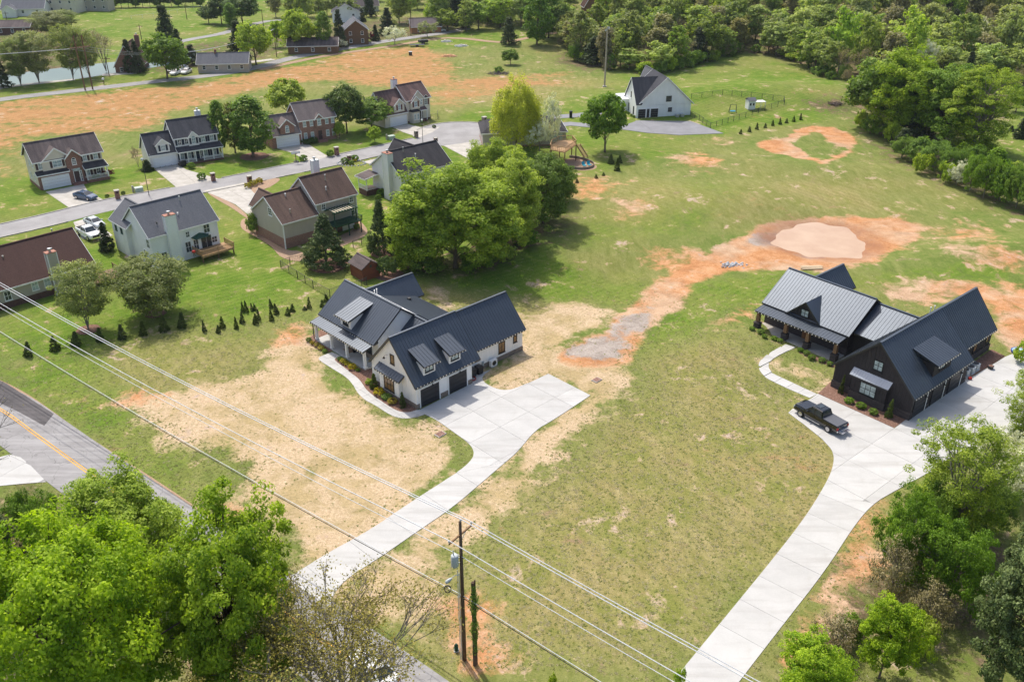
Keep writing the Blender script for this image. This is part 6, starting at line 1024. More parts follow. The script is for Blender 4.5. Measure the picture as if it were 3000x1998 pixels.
hb = [(2522, 372, 325, 50, 'bush_lime'), (2548, 392, 335, 60, 'bush'), (2585, 400, 345, 60, 'thicket'), (2610, 418, 355, 50, 'bush_lime'), (2640, 440, 375, 60, 'cedar_loose'), (2640, 466, 400, 80, 'thicket'), (2690, 478, 400, 90, 'bush'), (2730, 500, 410, 110, 'thicket'), (2700, 510, 450, 60, 'bush_lime'), (2785, 520, 430, 80, 'thicket'), (2800, 545, 470, 70, 'blossom_near'), (2770, 535, 475, 50, 'bush_lime'), (2840, 560, 450, 90, 'thicket'), (2880, 580, 455, 100, 'thicket'), (2925, 592, 470, 100, 'bush'), (2975, 610, 480, 110, 'thicket'), (3020, 630, 500, 100, 'bush'), (2900, 545, 430, 70, 'column'), (2850, 500, 425, 60, 'broad'), (2950, 560, 470, 80, 'bright'), (2820, 480, 420, 60, 'broad'), (2995, 560, 475, 60, 'pale_round')]
hb.sort(); HN = 'first second third fourth fifth sixth seventh eighth ninth tenth eleventh twelfth thirteenth fourteenth fifteenth sixteenth seventeenth eighteenth nineteenth twentieth twenty-first twenty-second'.split()
for i, (x, y, ty, w_, key) in enumerate(hb): T(key, x, y, ty, w_, '%s plant from the left in the rough hedge running down the right hand slope' % HN[i], 'bush', 'rough hedge on the right hand slope')
# the wood: three hundred nearest trees singly, the rest one mass
rw = random.Random(5); EDGE = [(1290, 92), (1350, 96), (1420, 84), (1500, 78), (1560, 82), (1640, 108), (1690, 172), (1760, 200), (1830, 203), (1900, 210), (1960, 206), (2030, 186), (2090, 168), (2160, 152), (2230, 152), (2310, 170), (2380, 205), (2440, 228), (2490, 240), (2560, 250), (2640, 255), (2720, 250), (2800, 250), (2900, 245), (3000, 235), (3060, 230)]
pts = []; inner = []
for (x0, y0), (x1, y1) in zip(EDGE[:-1], EDGE[1:]):
    a, b = G(x0, y0), G(x1, y1); k = max(1, int((b - a).length / 5.2))
    for i in range(k): p = a.lerp(b, (i + rw.random() * .6) / k); pts.append((p.x, p.y, 0))
edge_w = [tuple(G(*p)[:2]) for p in EDGE]
def inwood(x, y): return all(True for _ in [0]) and (x > -40)
ex = np.array([p[0] for p in edge_w]); ey = np.array([p[1] for p in edge_w]); az_e = np.degrees(np.arctan2(ex, ey)); de = np.hypot(ex, ey); od_ = np.argsort(az_e)
CLR = [tuple(G(*p)[:2]) for p in [(1590, 100), (1560, 50), (1640, 40), (1770, 30), (1790, 70), (1740, 110), (1660, 105)]]
for _ in range(9000):
    az_ = rw.uniform(-4.5, 33); d = math.sqrt(rw.uniform(250 ** 2, 700 ** 2)); e_ = float(np.interp(az_, az_e[od_], de[od_])); x, y = d * math.sin(math.radians(az_)), d * math.cos(math.radians(az_))
    if d < e_ + 4 or (az_ < 6 and inpoly(CLR, x, y)): continue
    sp = 6.0 + (d - e_) * .006
    if any(abs(x - q[0]) < sp and abs(y - q[1]) < sp and (x - q[0]) ** 2 + (y - q[1]) ** 2 < sp * sp for q in (inner[-900:] + pts)): continue
    if any((x - q[0]) ** 2 + (y - q[1]) ** 2 < sp * sp for q in inner): continue
    inner.append((x, y, d - e_))
inner.sort(key=lambda q: math.hypot(q[0], q[1])); single = pts + inner[:max(0, 165 - len(pts))]; rest = inner[max(0, 165 - len(pts)):]
kinds = ['wood0', 'wood1', 'wood2', 'wood3', 'wood4', 'wood5', 'bare_far', 'olive_column', 'blossom']; wts = [24, 20, 22, 16, 16, 9, 9, 6, 2]; WL = {'bare_far': 'nearly leafless grey tree of the hillside wood', 'olive_column': 'narrow olive tree of the hillside wood', 'blossom': 'white flowering tree of the hillside wood', 'wood0': 'mid green broadleaf tree of the hillside wood', 'wood1': 'pale green broadleaf tree of the hillside wood', 'wood2': 'brownish budding tree of the hillside wood', 'wood3': 'tall slim green tree of the hillside wood', 'wood4': 'open pale tree of the hillside wood', 'wood5': 'dark conifer of the hillside wood'}
pts.sort(key=lambda q: math.atan2(q[0], q[1])); nrow = 0
for x, y, dd in single:
    k = rw.choices(kinds, wts)[0]; h_ = rw.uniform(.5, 1.2) * TP[k][2] * (1.3 if TP[k][2] < 11 else 1) * (.8 if dd == 0 else 1.05); front = dd == 0
    if front: nrow = pts.index((x, y, dd)) + 1
    sfx = {1: 'st', 2: 'nd', 3: 'rd'}.get(nrow % 10 if nrow % 100 not in (11, 12, 13) else 0, 'th')
    lb = '%s, %d%s from the left in the front row' % (WL[k], nrow, sfx) if front else WL[k]
    plant(k, (x, y), h_, rw.uniform(.75, 1.15) * TP[k][3], lb, 'tree', 'front row of the hillside wood' if front else WL[k] + 's', rot=rw.uniform(0, 6.28))
for i in range(75):   # undergrowth along the wood's edge
    j = rw.randrange(len(edge_w) - 1); t = rw.random(); x = edge_w[j][0] * (1 - t) + edge_w[j + 1][0] * t; y = edge_w[j][1] * (1 - t) + edge_w[j + 1][1] * t
    if j < 5: continue
    plant(rw.choice(['bush', 'bush', 'thicket', 'bush_lime', 'thicket_grey']), (x + rw.uniform(-2, 2), y - rw.uniform(0, 4)), rw.uniform(2, 5), rw.uniform(1.6, 3.), 'undergrowth bush at the foot of the hillside wood', 'bush', 'undergrowth along the wood edge')
def mass(name, P, keys, label, smin=.6, smax=1.2, seed=3):
    """a far wood that reads as one mass: one object, trees instanced on its points"""
    rs_ = random.Random(seed); col = bpy.data.collections.new(name + '_kinds')
    for k in keys:
        cm_, tm, H_, R0 = TP[k]; bmx = bmesh.new(); bmx.from_mesh(tm); me = bpy.data.meshes.new('wood_kind'); bmx.to_mesh(me); bmx.free()
        V = np.empty(len(cm_.vertices) * 3, np.float32); cm_.vertices.foreach_get('co', V); V = V.reshape(-1, 3); tr_ = MB(); tr_.v = [tuple(v.co) for v in me.vertices]; tr_.f = [tuple(p.vertices) for p in me.polygons]; tr_.mi = [1] * len(tr_.f)
        b0 = len(tr_.v); tr_.v += [tuple(v) for v in V.tolist()]; tr_.f += [(b0 + 4 * i, b0 + 4 * i + 1, b0 + 4 * i + 2, b0 + 4 * i + 3) for i in range(len(V) // 4)]; tr_.mi += [0] * (len(V) // 4)
        m2 = bpy.data.meshes.new('wood_kind'); m2.from_pydata(tr_.v, [], tr_.f); m2.materials.append(cm_.materials[0]); m2.materials.append(tm.materials[0]); m2.polygons.foreach_set('material_index', tr_.mi)
        a_ = m2.attributes.new('tint', 'FLOAT', 'POINT'); T_ = np.empty(len(V), np.float32); cm_.attributes['tint'].data.foreach_get('value', T_); a_.data.foreach_set('value', np.concatenate([np.zeros(b0, np.float32), T_])); m2.update()
        col.objects.link(bpy.data.objects.new('wood_kind', m2))
    me = bpy.data.meshes.new(name); me.from_pydata([(x, y, float(terrain(x, y))) for x, y, *_ in P], [], [])
    for an, vals in (('srand', [rs_.uniform(smin, smax) for _ in P]), ('rrand', [rs_.uniform(0, 6.28) for _ in P])): a_ = me.attributes.new(an, 'FLOAT', 'POINT'); a_.data.foreach_set('value', vals)
    a_ = me.attributes.new('krand', 'INT', 'POINT'); a_.data.foreach_set('value', [rs_.randrange(len(keys)) for _ in P])
    o = link(name, me, kind='stuff', label=label, cat='wood'); ng = bpy.data.node_groups.new(name, 'GeometryNodeTree'); ng.interface.new_socket('Geometry', in_out='INPUT', socket_type='NodeSocketGeometry'); ng.interface.new_socket('Geometry', in_out='OUTPUT', socket_type='NodeSocketGeometry')
    nd = ng.nodes; gi = nd.new('NodeGroupInput'); go = nd.new('NodeGroupOutput'); ci = nd.new('GeometryNodeCollectionInfo'); ci.inputs['Collection'].default_value = col; ci.inputs['Separate Children'].default_value = True; ci.inputs['Reset Children'].default_value = True
    iop = nd.new('GeometryNodeInstanceOnPoints'); iop.inputs['Pick Instance'].default_value = True
    def attr(an, typ): q = nd.new('GeometryNodeInputNamedAttribute'); q.data_type = typ; q.inputs['Name'].default_value = an; return q.outputs['Attribute']
    cx = nd.new('ShaderNodeCombineXYZ'); ng.links.new(attr('rrand', 'FLOAT'), cx.inputs[2]); ng.links.new(gi.outputs[0], iop.inputs['Points']); ng.links.new(ci.outputs[0], iop.inputs['Instance']); ng.links.new(attr('krand', 'INT'), iop.inputs['Instance Index']); ng.links.new(cx.outputs[0], iop.inputs['Rotation']); ng.links.new(attr('srand', 'FLOAT'), iop.inputs['Scale']); ng.links.new(iop.outputs[0], go.inputs[0])
    md = o.modifiers.new('trees', 'NODES'); md.node_group = ng; return o
mass('hillside_wood', rest, ['wood0', 'wood1', 'wood2', 'wood3', 'wood4', 'wood5', 'bare_far', 'wood1', 'olive_column'], 'far part of the wood climbing the hillside to the top edge')
# looser trees among the houses beyond the far road
P = []
for _ in range(420):
    az_ = rw.uniform(-18, 1.); d = rw.uniform(300, 640); x, y = d * math.sin(math.radians(az_)), d * math.cos(math.radians(az_)); px_, py_ = 1500 + FPX * x / (y * math.cos(_th) + CAM_H * math.sin(_th)), 999 - FPX * (y * math.sin(_th) - CAM_H * math.cos(_th)) / (y * math.cos(_th) + CAM_H * math.sin(_th))
    lim = np.interp(px_, [780, 800, 1000, 1100, 1200, 1300, 1500], [10, 100, 62, 80, 70, 72, 60])
    if px_ < 790 or py_ > lim: continue
    if any((x - q[0]) ** 2 + (y - q[1]) ** 2 < 49 for q in P): continue
    P.append((x, y)); 
P.sort(key=lambda q: math.hypot(*q)); mass('scattered_trees', P[45:], ['wood0', 'wood1', 'wood2', 'wood3', 'wood4', 'wood5'], 'trees filling the slope between the far houses', .55, .9, 8)
for x, y in P[:45]: k = rw.choices(kinds, wts)[0]; plant(k, (x, y), rw.uniform(.55, .95) * TP[k][2], rw.uniform(.7, 1.) * TP[k][3], 'tree among the scattered far houses beyond the road', 'tree', 'trees among the far houses')
P2 = []
for _ in range(500):
    az_ = rw.uniform(-40, 2); d = rw.uniform(560, 900); x, y = d * math.sin(math.radians(az_)), d * math.cos(math.radians(az_)); P2.append((x, y))
mass('far_wood', P2, ['wood0', 'wood1', 'wood2', 'wood3'], 'distant wood beyond the pastures at the top left', seed=9)

# grass tufts over the near lawns: one mass, too many to count
NT = 150000; rg = np.random.RandomState(21); az_ = rg.uniform(-.62, .62, NT); d_ = np.sqrt(rg.uniform(48 ** 2, 140 ** 2, NT)); X_ = d_ * np.sin(az_); Y_ = d_ * np.cos(az_); keep = np.ones(NT, bool)
foot = [[tuple(HW.P(*q)[:2]) for q in r_] for r_ in ([(-8.2, -.3), (0, -.3), (0, 18.5), (-8.4, 18.5)], [(-22.6, .9), (-8, .9), (-8, 15), (-22.9, 16)])] + [[tuple(HB.P(*q)[:2]) for q in r_] for r_ in ([(-9.6, -.5), (0, -.5), (0, 23.5), (-9.6, 23.5)], [(-24.8, 5.3), (-9, 5.3), (-9, 18), (-24.8, 21)])]
for P_ in [dW, pW, dB, pB, mulchW] + foot: keep &= sdist(P_, X_, Y_) < -.12
ra, rb_ = np.array(RP[0]), np.array(RP[-1])
for a, b in zip(RP[:-1], RP[1:]):
    ex_, ey_ = b[0] - a[0], b[1] - a[1]; tt = np.clip(((X_ - a[0]) * ex_ + (Y_ - a[1]) * ey_) / (ex_ ** 2 + ey_ ** 2), 0, 1); keep &= np.hypot(X_ - a[0] - tt * ex_, Y_ - a[1] - tt * ey_) > 3.6
ms = np.zeros(NT); mc = np.zeros(NT); mdv = np.zeros(NT)
for ch, arr in (('straw', ms), ('clay', mc), ('dry', mdv)):
    for amt, pts_ in GREG[ch]: np.maximum(arr, amt * sstep(-2, 2, sdist(W2(pts_), X_, Y_)), out=arr)
lum_ = .5 + .5 * lump(X_, Y_, 3.1); pg_ = (1 - .93 * ms) * (1 - .8 * mc); keep &= rg.uniform(0, 1, NT) < pg_ * (.45 + .55 * lum_) * sstep(138, 85, d_)
kr = np.where(rg.uniform(0, 1, NT) < .18 + .45 * mdv, 1, 0); kr = np.where(rg.uniform(0, 1, NT) < .05, 2, kr)
tc = bpy.data.collections.new('tuft_kinds')
for i_, (mt_, hh) in enumerate(((leafmat('grass_blades', (.17, .20, .045), (.32, .34, .10), .4), .045), (leafmat('dry_blades', (.28, .25, .12), (.52, .46, .27), .35), .05), (leafmat('dark_blades', (.14, .20, .035), (.25, .31, .07), .35), .04))):
    rr_ = np.random.RandomState(i_); k = 16; P_ = np.stack([rg.normal(0, .06, k), rg.normal(0, .06, k), np.full(k, hh * .2)], 1); Nn = unit(rr_, k) * .45 + np.array([0, 0, .8]); Nn /= np.linalg.norm(Nn, axis=1)[:, None]
    V, Q_, T_ = quads(P_, Nn, np.full(k, hh), rr_.uniform(0, 1, k), 1.7, rs=rr_); tc.objects.link(bpy.data.objects.new('tuft', np_mesh('tuft', V, Q_, mt_, {'tint': ('FLOAT', T_)})))
X_, Y_, kr = X_[keep], Y_[keep], kr[keep]; me = bpy.data.meshes.new('grass'); Zt = terrain(X_, Y_); me.vertices.add(len(X_)); me.vertices.foreach_set('co', np.stack([X_, Y_, Zt], 1).astype(np.float32).ravel())
for an, typ, vals in (('srand', 'FLOAT', rg.uniform(.6, 1.5, len(X_))), ('rrand', 'FLOAT', rg.uniform(0, 6.28, len(X_))), ('krand', 'INT', kr)): a_ = me.attributes.new(an, typ, 'POINT'); a_.data.foreach_set('value', np.asarray(vals, np.float32 if typ == 'FLOAT' else np.int32))
o = link('grass', me, kind='stuff', label='short tufted grass growing over the lawns between the houses and the road', cat='grass'); src = bpy.data.node_groups['hillside_wood'].copy(); src.name = 'grass'
for nd_ in src.nodes:
    if nd_.bl_idname == 'GeometryNodeCollectionInfo': nd_.inputs['Collection'].default_value = tc
o.modifiers.new('tufts', 'NODES').node_group = src
# ---------------------------------------------------------------- vehicles
def paint(name, c, rough=.22): 
    if name in MATS: return MATS[name]
    n = N(name); co = n.coord(); b = n.pbr(n.ramp(n.noise(co, 2, 3), [(.3, tuple(v * .92 for v in c)), (.7, tuple(min(1, v * 1.06) for v in c))]), rough, spec=.5); b.inputs['Coat Weight'].default_value = .6; b.inputs['Coat Roughness'].default_value = .08; return n.m
C_blk = paint('black_car_paint', (.004, .005, .007), .12); C_wht = paint('white_car_paint', (.72, .73, .74), .3); C_sil = paint('silver_car_paint', (.48, .52, .55), .3); C_blu = paint('blue_car_paint', (.035, .075, .15)); C_gry = paint('grey_car_paint', (.12, .13, .14))
M_tyre = plain('tyre_rubber', (.02, .02, .02), .85); M_rim = plain('alloy_rim', (.55, .55, .57), .3, metal=.8); M_chrome = plain('chrome', (.7, .7, .72), .15, metal=.9); M_tail = plain('tail_lens', (.42, .02, .015), .25, spec=.5); M_head = plain('head_lens', (.75, .76, .78), .12, spec=.6); M_tono = plain('tonneau_vinyl', (.10, .105, .12), .5)
def loft(m, secs, mi=0):
    """secs: (x, half width low, half width top, z low, z shoulder, z top)"""
    b = len(m.v); k = 8
    for x, wl, wt, z0, zs, zt in secs:
        m.v += [(x, -wl * .96, z0), (x, -wl, (z0 + zs) / 2), (x, -wl * .985, zs), (x, -wt, zt), (x, wt, zt), (x, wl * .985, zs), (x, wl, (z0 + zs) / 2), (x, wl * .96, z0)]
    for i in range(len(secs) - 1):
        for j in range(k):
            j2 = (j + 1) % k; m.f.append((b + i * k + j, b + i * k + j2, b + (i + 1) * k + j2, b + (i + 1) * k + j)[::-1]); m.mi.append(mi)
    m.f.append(tuple(range(b, b + k))); m.f.append(tuple(range(b + (len(secs) - 1) * k, b + len(secs) * k))[::-1]); m.mi += [mi, mi]; return m
VC = {}
def vehicle(kind, P, head, pnt, label, cat, name):
    """head: direction of travel in degrees; x runs from tail to nose"""
    o = thing(name, label, cat, (P[0], P[1], float(terrain(P[0], P[1])) + .05), math.radians(head)); key = (kind, pnt.name)
    if key not in VC:
        d = {}
        if kind == 'pickup':
            d['body'] = (loft(MB(), [(-2.95, .93, .90, .62, .9, 1.12), (-2.85, .98, .93, .5, 1.0, 1.16), (-.85, 1.0, .95, .42, 1.02, 1.18), (-.8, 1.0, .93, .42, 1.02, 1.2), (1.15, 1.0, .93, .42, 1.02, 1.22), (1.2, 1.0, .93, .42, 1.02, 1.22), (2.5, .99, .86, .45, .98, 1.2), (2.85, .93, .8, .5, .9, 1.1), (2.92, .9, .76, .5, .85, 1.0)]), pnt)
            d['glasshouse'] = (MB().add([(-.85, -.86, 1.18), (1.35, -.86, 1.2), (1.35, .86, 1.2), (-.85, .86, 1.18), (-.62, -.70, 1.80), (.65, -.70, 1.84), (.65, .70, 1.84), (-.62, .70, 1.80)], [(4, 5, 6, 7), (0, 1, 5, 4), (1, 2, 6, 5), (2, 3, 7, 6), (3, 0, 4, 7)]), G_DARK)
            d['roof'] = (MB().add([(-.66, -.72, 1.80), (.67, -.72, 1.84), (.67, .72, 1.84), (-.66, .72, 1.80), (-.58, -.62, 1.87), (.58, -.62, 1.91), (.58, .62, 1.91), (-.58, .62, 1.87)], [(4, 5, 6, 7), (0, 1, 5, 4), (1, 2, 6, 5), (2, 3, 7, 6), (3, 0, 4, 7)]).beam((.34, -.83, 1.15), (.2, -.71, 1.83), .09, .04).beam((.34, .83, 1.15), (.2, .71, 1.83), .09, .04).beam((1.33, -.85, 1.2), (.66, -.7, 1.84), .07, .05).beam((1.33, .85, 1.2), (.66, .7, 1.84), .07, .05).beam((-.83, -.85, 1.2), (-.62, -.7, 1.8), .14, .05).beam((-.83, .85, 1.2), (-.62, .7, 1.8), .14, .05), pnt)
            if pnt is C_blk: d['bed_cover'] = (MB().box(-2.84, -.9, -.86, .86, 1.16, 1.22), M_tono); d['sunroof'] = (MB().box(-.1, .45, -.4, .4, 1.89, 1.925), G_DARK)
            else: d['bed'] = (MB().box(-2.8, -.9, -.8, .8, 1.13, 1.175), M_tyre)
            d['bumper'] = (MB().box(2.85, 3.0, -.9, .9, .45, .68).box(-3.05, -2.92, -.9, .9, .5, .68), M_chrome); d['grille'] = (MB().box(2.88, 2.96, -.55, .55, .7, 1.0), M_chrome if pnt is C_blk else M_blk); d['running_board'] = (MB().box(-.8, 1.2, -1.06, -.98, .36, .42).box(-.8, 1.2, .98, 1.06, .36, .42), M_chrome)
            d['hitch_rack'] = (MB().box(-3.5, -3.1, -.7, -.2, .5, .56).box(-3.5, -3.1, .2, .7, .5, .56).box(-3.4, -3.0, -.04, .04, .45, .5), M_rim) if pnt is C_blk else None
            WP, wr, hw = ((-1.85, .0), (1.85, .0)), .42, 1.0; hl, tl = (2.88, .75, .82), (-2.93, .84, .9)
        else:
            d['body'] = (loft(MB(), [(-2.3, .78, .7, .42, .75, .92), (-2.15, .86, .76, .32, .82, 1.0), (-1.5, .9, .8, .24, .84, 1.0), (0, .91, .82, .24, .84, .96), (1.1, .9, .8, .24, .82, .95), (1.9, .87, .72, .28, .72, .84), (2.2, .8, .62, .3, .62, .72), (2.3, .7, .5, .32, .52, .6)]), pnt)
            d['glasshouse'] = (MB().add([(-1.75, -.78, .95), (1.15, -.8, .93), (1.15, .8, .93), (-1.75, .78, .95), (-.95, -.58, 1.40), (.3, -.6, 1.42), (.3, .6, 1.42), (-.95, .58, 1.40)], [(4, 5, 6, 7), (0, 1, 5, 4), (1, 2, 6, 5), (2, 3, 7, 6), (3, 0, 4, 7)]), G_DARK)
            d['roof'] = (MB().add([(-1.0, -.6, 1.39), (.33, -.62, 1.41), (.33, .62, 1.41), (-1.0, .6, 1.39), (-.9, -.5, 1.45), (.2, -.52, 1.47), (.2, .52, 1.47), (-.9, .5, 1.45)], [(4, 5, 6, 7), (0, 1, 5, 4), (1, 2, 6, 5), (2, 3, 7, 6), (3, 0, 4, 7)]).beam((-.2, -.79, .93), (-.3, -.6, 1.42), .08, .04).beam((-.2, .79, .93), (-.3, .6, 1.42), .08, .04).beam((1.12, -.79, .93), (.3, -.6, 1.42), .06, .05).beam((1.12, .79, .93), (.3, .6, 1.42), .06, .05).beam((-1.7, -.76, .96), (-.95, -.58, 1.4), .12, .05).beam((-1.7, .76, .96), (-.95, .58, 1.4), .12, .05), pnt)
            WP, wr, hw = ((-1.35, 0), (1.4, 0)), .33, .88; hl, tl = (2.18, .55, .6), (-2.27, .6, .75)
        for s_, nm in ((-1, ''), (1, '')): pass
        mm = {k_: (v[0].mesh(k_, v[1], False)) for k_, v in d.items() if v}
        w_ = MB(); w_.tube([(0, -.12, 0), (0, -.1, 0), (0, .1, 0), (0, .12, 0)], [wr * .85, wr, wr, wr * .85], 14); rm = MB(); rm.tube([(0, -.135, 0), (0, .135, 0)], [wr * .62, wr * .62], 10)
        mir = MB().box(-.06, .06, -.12, .12, 0, .16)
        VC[key] = (mm, w_.mesh('wheel', M_tyre, True), rm.mesh('rim', M_rim), mir.mesh('mirror', pnt), MB().box(-.05, .06, -.16, .16, -.08, .09).mesh('headlight', M_head), MB().box(-.06, .05, -.12, .12, -.14, .14).mesh('taillight', M_tail), WP, wr, hw, hl, tl, kind)
    mm, wm, rmm, mi, hm, tm, WP, wr, hw, hl, tl, kd = VC[key]
    for k_, me in mm.items(): link(k_, me, o)
    for x, _ in WP:
        for s_ in (-1, 1): w_ = link('wheel', wm, o, loc=(x, s_ * (hw - .06), wr)); link('rim', rmm, w_)
    for s_ in (-1, 1):
        link('mirror', mi, o, loc=((1.0 if kd == 'pickup' else .85), s_ * (hw + .1), 1.15 if kd == 'pickup' else .95)); link('headlight', hm, o, loc=(hl[0], s_ * hl[1], hl[2])); link('taillight', tm, o, loc=(tl[0], s_ * tl[1], tl[2]))
    return o
def heading(a, b): a, b = G(*a), G(*b); return math.degrees(math.atan2(b.y - a.y, b.x - a.x))
p = (G(2320, 1190) + G(2470, 1268)) / 2; vehicle('pickup', G(2400, 1236), heading((2463, 1270), (2330, 1195)), C_blk, 'black crew cab pickup with a covered bed parked before the black farmhouse', 'pickup truck', 'pickup_truck')
vehicle('sedan', G(252, 583), heading((233, 575), (274, 582)), C_blu, 'dark blue sedan parked on the drive of the tan house', 'car', 'car'); vehicle('sedan', G(279, 662), heading((257, 648), (302, 668)), C_sil, 'silver sedan beside the white pickup in front of the grey roofed white house', 'car', 'car')
vehicle('pickup', G(262, 694), heading((235, 672), (285, 700)), C_wht, 'white pickup parked next to the silver sedan', 'pickup truck', 'pickup_truck'); vehicle('sedan', G(1095, 1975), heading((1150, 2030), (1060, 1950)), C_wht, 'white car driving on the county road under the budding trees', 'car', 'car')
vehicle('sedan', G(516, 219), 258, C_wht, 'white sport utility car nearest the round green tree by the far road', 'car', 'car'); vehicle('sedan', G(536, 207), 262, C_wht, 'white car parked farther back by the grey bungalow', 'car', 'car'); vehicle('sedan', G(547, 216), 262, C_wht, 'white car parked closest to the grey bungalow', 'car', 'car'); vehicle('sedan', G(1288, 94), 15, C_wht, 'white car on the far road beside the creamy blossoming tree', 'car', 'car')
vehicle('sedan', G(505, 212), 262, C_gry, 'grey car half hidden behind the round green tree', 'car', 'car')
o = thing('camper', 'white camper parked among trees near the log cabin', 'camper', G(1636, 80), .2); MB().box(-4, 4, -1.2, 1.2, .6, 3.2).obj('body', C_wht, o); MB().box(-3, -1.6, -1.24, -1.2, 1.8, 2.6).obj('window', G_DARK, o); MB().box(-.8, .8, -1.1, 1.1, .0, .6).obj('wheel', M_tyre, o)

# ---------------------------------------------------------------- power lines
M_pole = boardwood('creosote_pole', (.13, .085, .055), .9); M_wire = plain('aluminium_wire', (.62, .63, .64), .4); M_cable = plain('black_cable', (.03, .03, .03), .6); M_tank = plain('grey_enamel', (.46, .50, .51), .4, .06); M_porc = plain('porcelain', (.55, .56, .56), .25)
PB = G(1361, 1932); PT = height_at(1345, 1528, PB)
def upole(P, h, label, arm_dir, full=True, name='utility_pole'):
    o = thing(name, label, 'utility pole', (P[0], P[1], float(terrain(P[0], P[1])))); MB().tube([(0, 0, -.3), (0, 0, h * .5), (0, 0, h)], [.17, .145, .11], 10).obj('pole', M_pole, o, True)
    c, s_ = math.cos(arm_dir), math.sin(arm_dir); a = 1.25
    MB().beam((-c * a, -s_ * a, h - 1.15), (c * a, s_ * a, h - 1.15), .1, .13).obj('crossarm', M_post, o); MB().beam((-c * .7, -s_ * .7, h - 1.15), (0, 0, h - 1.8), .03).beam((c * .7, s_ * .7, h - 1.15), (0, 0, h - 1.8), .03).obj('brace', M_steel, o)
    im = MB().tube([(0, 0, 0), (0, 0, .1), (0, 0, .12), (0, 0, .2), (0, 0, .24)], [.03, .05, .09, .09, .05], 8).mesh('insulator', M_porc)
    for x, y, z in ((-c * a, -s_ * a, h - 1.08), (c * a, s_ * a, h - 1.08), (0.05, .0, h)): link('insulator', im, o, loc=(x, y, z))
    return o, [(-c * a, -s_ * a, h - .84), (c * a, s_ * a, h - .84), (.05, 0, h + .24)]
A = G(1318, 1572, PT - 1.1); B = G(1387, 1514, PT - 1.1); AD = math.atan2(B.y - A.y, B.x - A.x)
po, tops = upole(PB, PT, 'tall wooden utility pole with transformer and lamp beside the county road', AD)
cz = PT - 3.4; q = G(1337, 1640, cz) - PB; qx, qy = q.x, q.y; L = math.hypot(qx, qy) or 1; qx, qy = qx / L * .48, qy / L * .48
t_ = MB().tube([(qx, qy, cz - .55), (qx, qy, cz - .5), (qx, qy, cz + .42), (qx, qy, cz + .5)], [.24, .28, .28, .2], 14).obj('transformer', M_tank, po, True); MB().tube([(qx - .08, qy, cz + .5), (qx - .1, qy, cz + .95)], [.05, .03], 8).obj('bushing', M_porc, t_); MB().beam((qx, qy, cz + .2), (0, 0, cz + .2), .06).beam((qx, qy, cz - .3), (0, 0, cz - .3), .06).obj('bracket', M_steel, t_)
MB().cyl(-.19, -.12, .1, cz - 1.2, .035, 6).obj('conduit', M_tank, po); MB().cyl(-.30, -.08, .1, cz - 1.0, .03, 6).obj('conduit', M_tank, po)
lz = cz - 1.5; MB().tube([(-.1, 0, lz), (-.5, -.25, lz + .15), (-.75, -.4, lz)], [.03, .03, .03], 6).obj('lamp_arm', M_steel, po); MB().tube([(-.7, -.36, lz + .02), (-.85, -.45, lz - .05), (-1.05, -.56, lz - .16), (-1.15, -.62, lz - .22)], [.06, .13, .15, .08], 8).obj('lamp_head', M_tank, po, True)
gz = lz - 2.; MB().tube([(-.1 + .0, 0, gz), (-.35, -.1, gz - .1)], .04, 5).obj('clamp', M_steel, po)
cm = MB(); cc = G(1311, 1725, gz - .2) - PB
for k in range(3): cm.tube([(cc.x + .26 * math.cos(t * .45), cc.y + .05 * k, gz - .25 + .34 * math.sin(t * .45)) for t in range(15)], .025, 5, cap=False)
cm.obj('cable_coil', M_cable, po)
# neighbours of the pole along the line, both out of frame; the wires run between them
def wire(name, a, b, sag, r, mat, label, grp='overhead wires'):
    a, b = Vector(a), Vector(b); k = 22; pts = [a.lerp(b, i / k) - Vector((0, 0, sag * 4 * (i / k) * (1 - i / k))) for i in range(k + 1)]
    o = MB().tube(pts, r, 5).obj(name, mat); o['label'] = label; o['category'] = 'wire'; o['group'] = grp; return o
WL_ = G(-700, 470, PT); dl = Vector((WL_.x - PB.x, WL_.y - PB.y, 0)).normalized(); LP = PB + dl * 78; WR_ = G(2450, 2125, PT); dr = Vector((WR_.x - PB.x, WR_.y - PB.y, 0)).normalized(); RP_ = PB + dr * 48
ends = [('upper wire nearest the houses', 1, PT - .84, PT - .84), ('upper wire in the middle', 2, PT + .24, PT + .24), ('upper wire nearest the road', 0, PT - .84, PT - .84)]
oL, tL = upole((LP.x, LP.y), PT, 'wooden utility pole beyond the left edge of the picture', AD); oR, tR = upole((RP_.x, RP_.y), PT, 'wooden utility pole beyond the right edge of the picture', AD)
for lab, i, za, zb in ends:
    for (Q, tq, side) in ((LP, tL, 'left'), (RP_, tR, 'right')):
        a = Vector((PB.x, PB.y, 0)) + Vector(tops[i]); b = Vector((Q.x, Q.y, 0)) + Vector(tq[i]); wire('wire', a, b, .9 if side == 'left' else .4 , .034, M_wire, lab + ', running to the ' + side)
for lab, z, r, mt in (('neutral wire below the crossarm', PT - 3.1, .025, M_wire), ('silver strand of the low cable pair', gz + .05, .028, M_wire), ('black telephone cable under the silver strand', gz - .18, .032, M_cable)):
    for Q, side in ((LP, 'left'), (RP_, 'right')): wire('wire', (PB.x, PB.y - .05, z), (Q.x, Q.y, z), .8 if side == 'left' else .4, r, mt, lab + ', running to the ' + side)
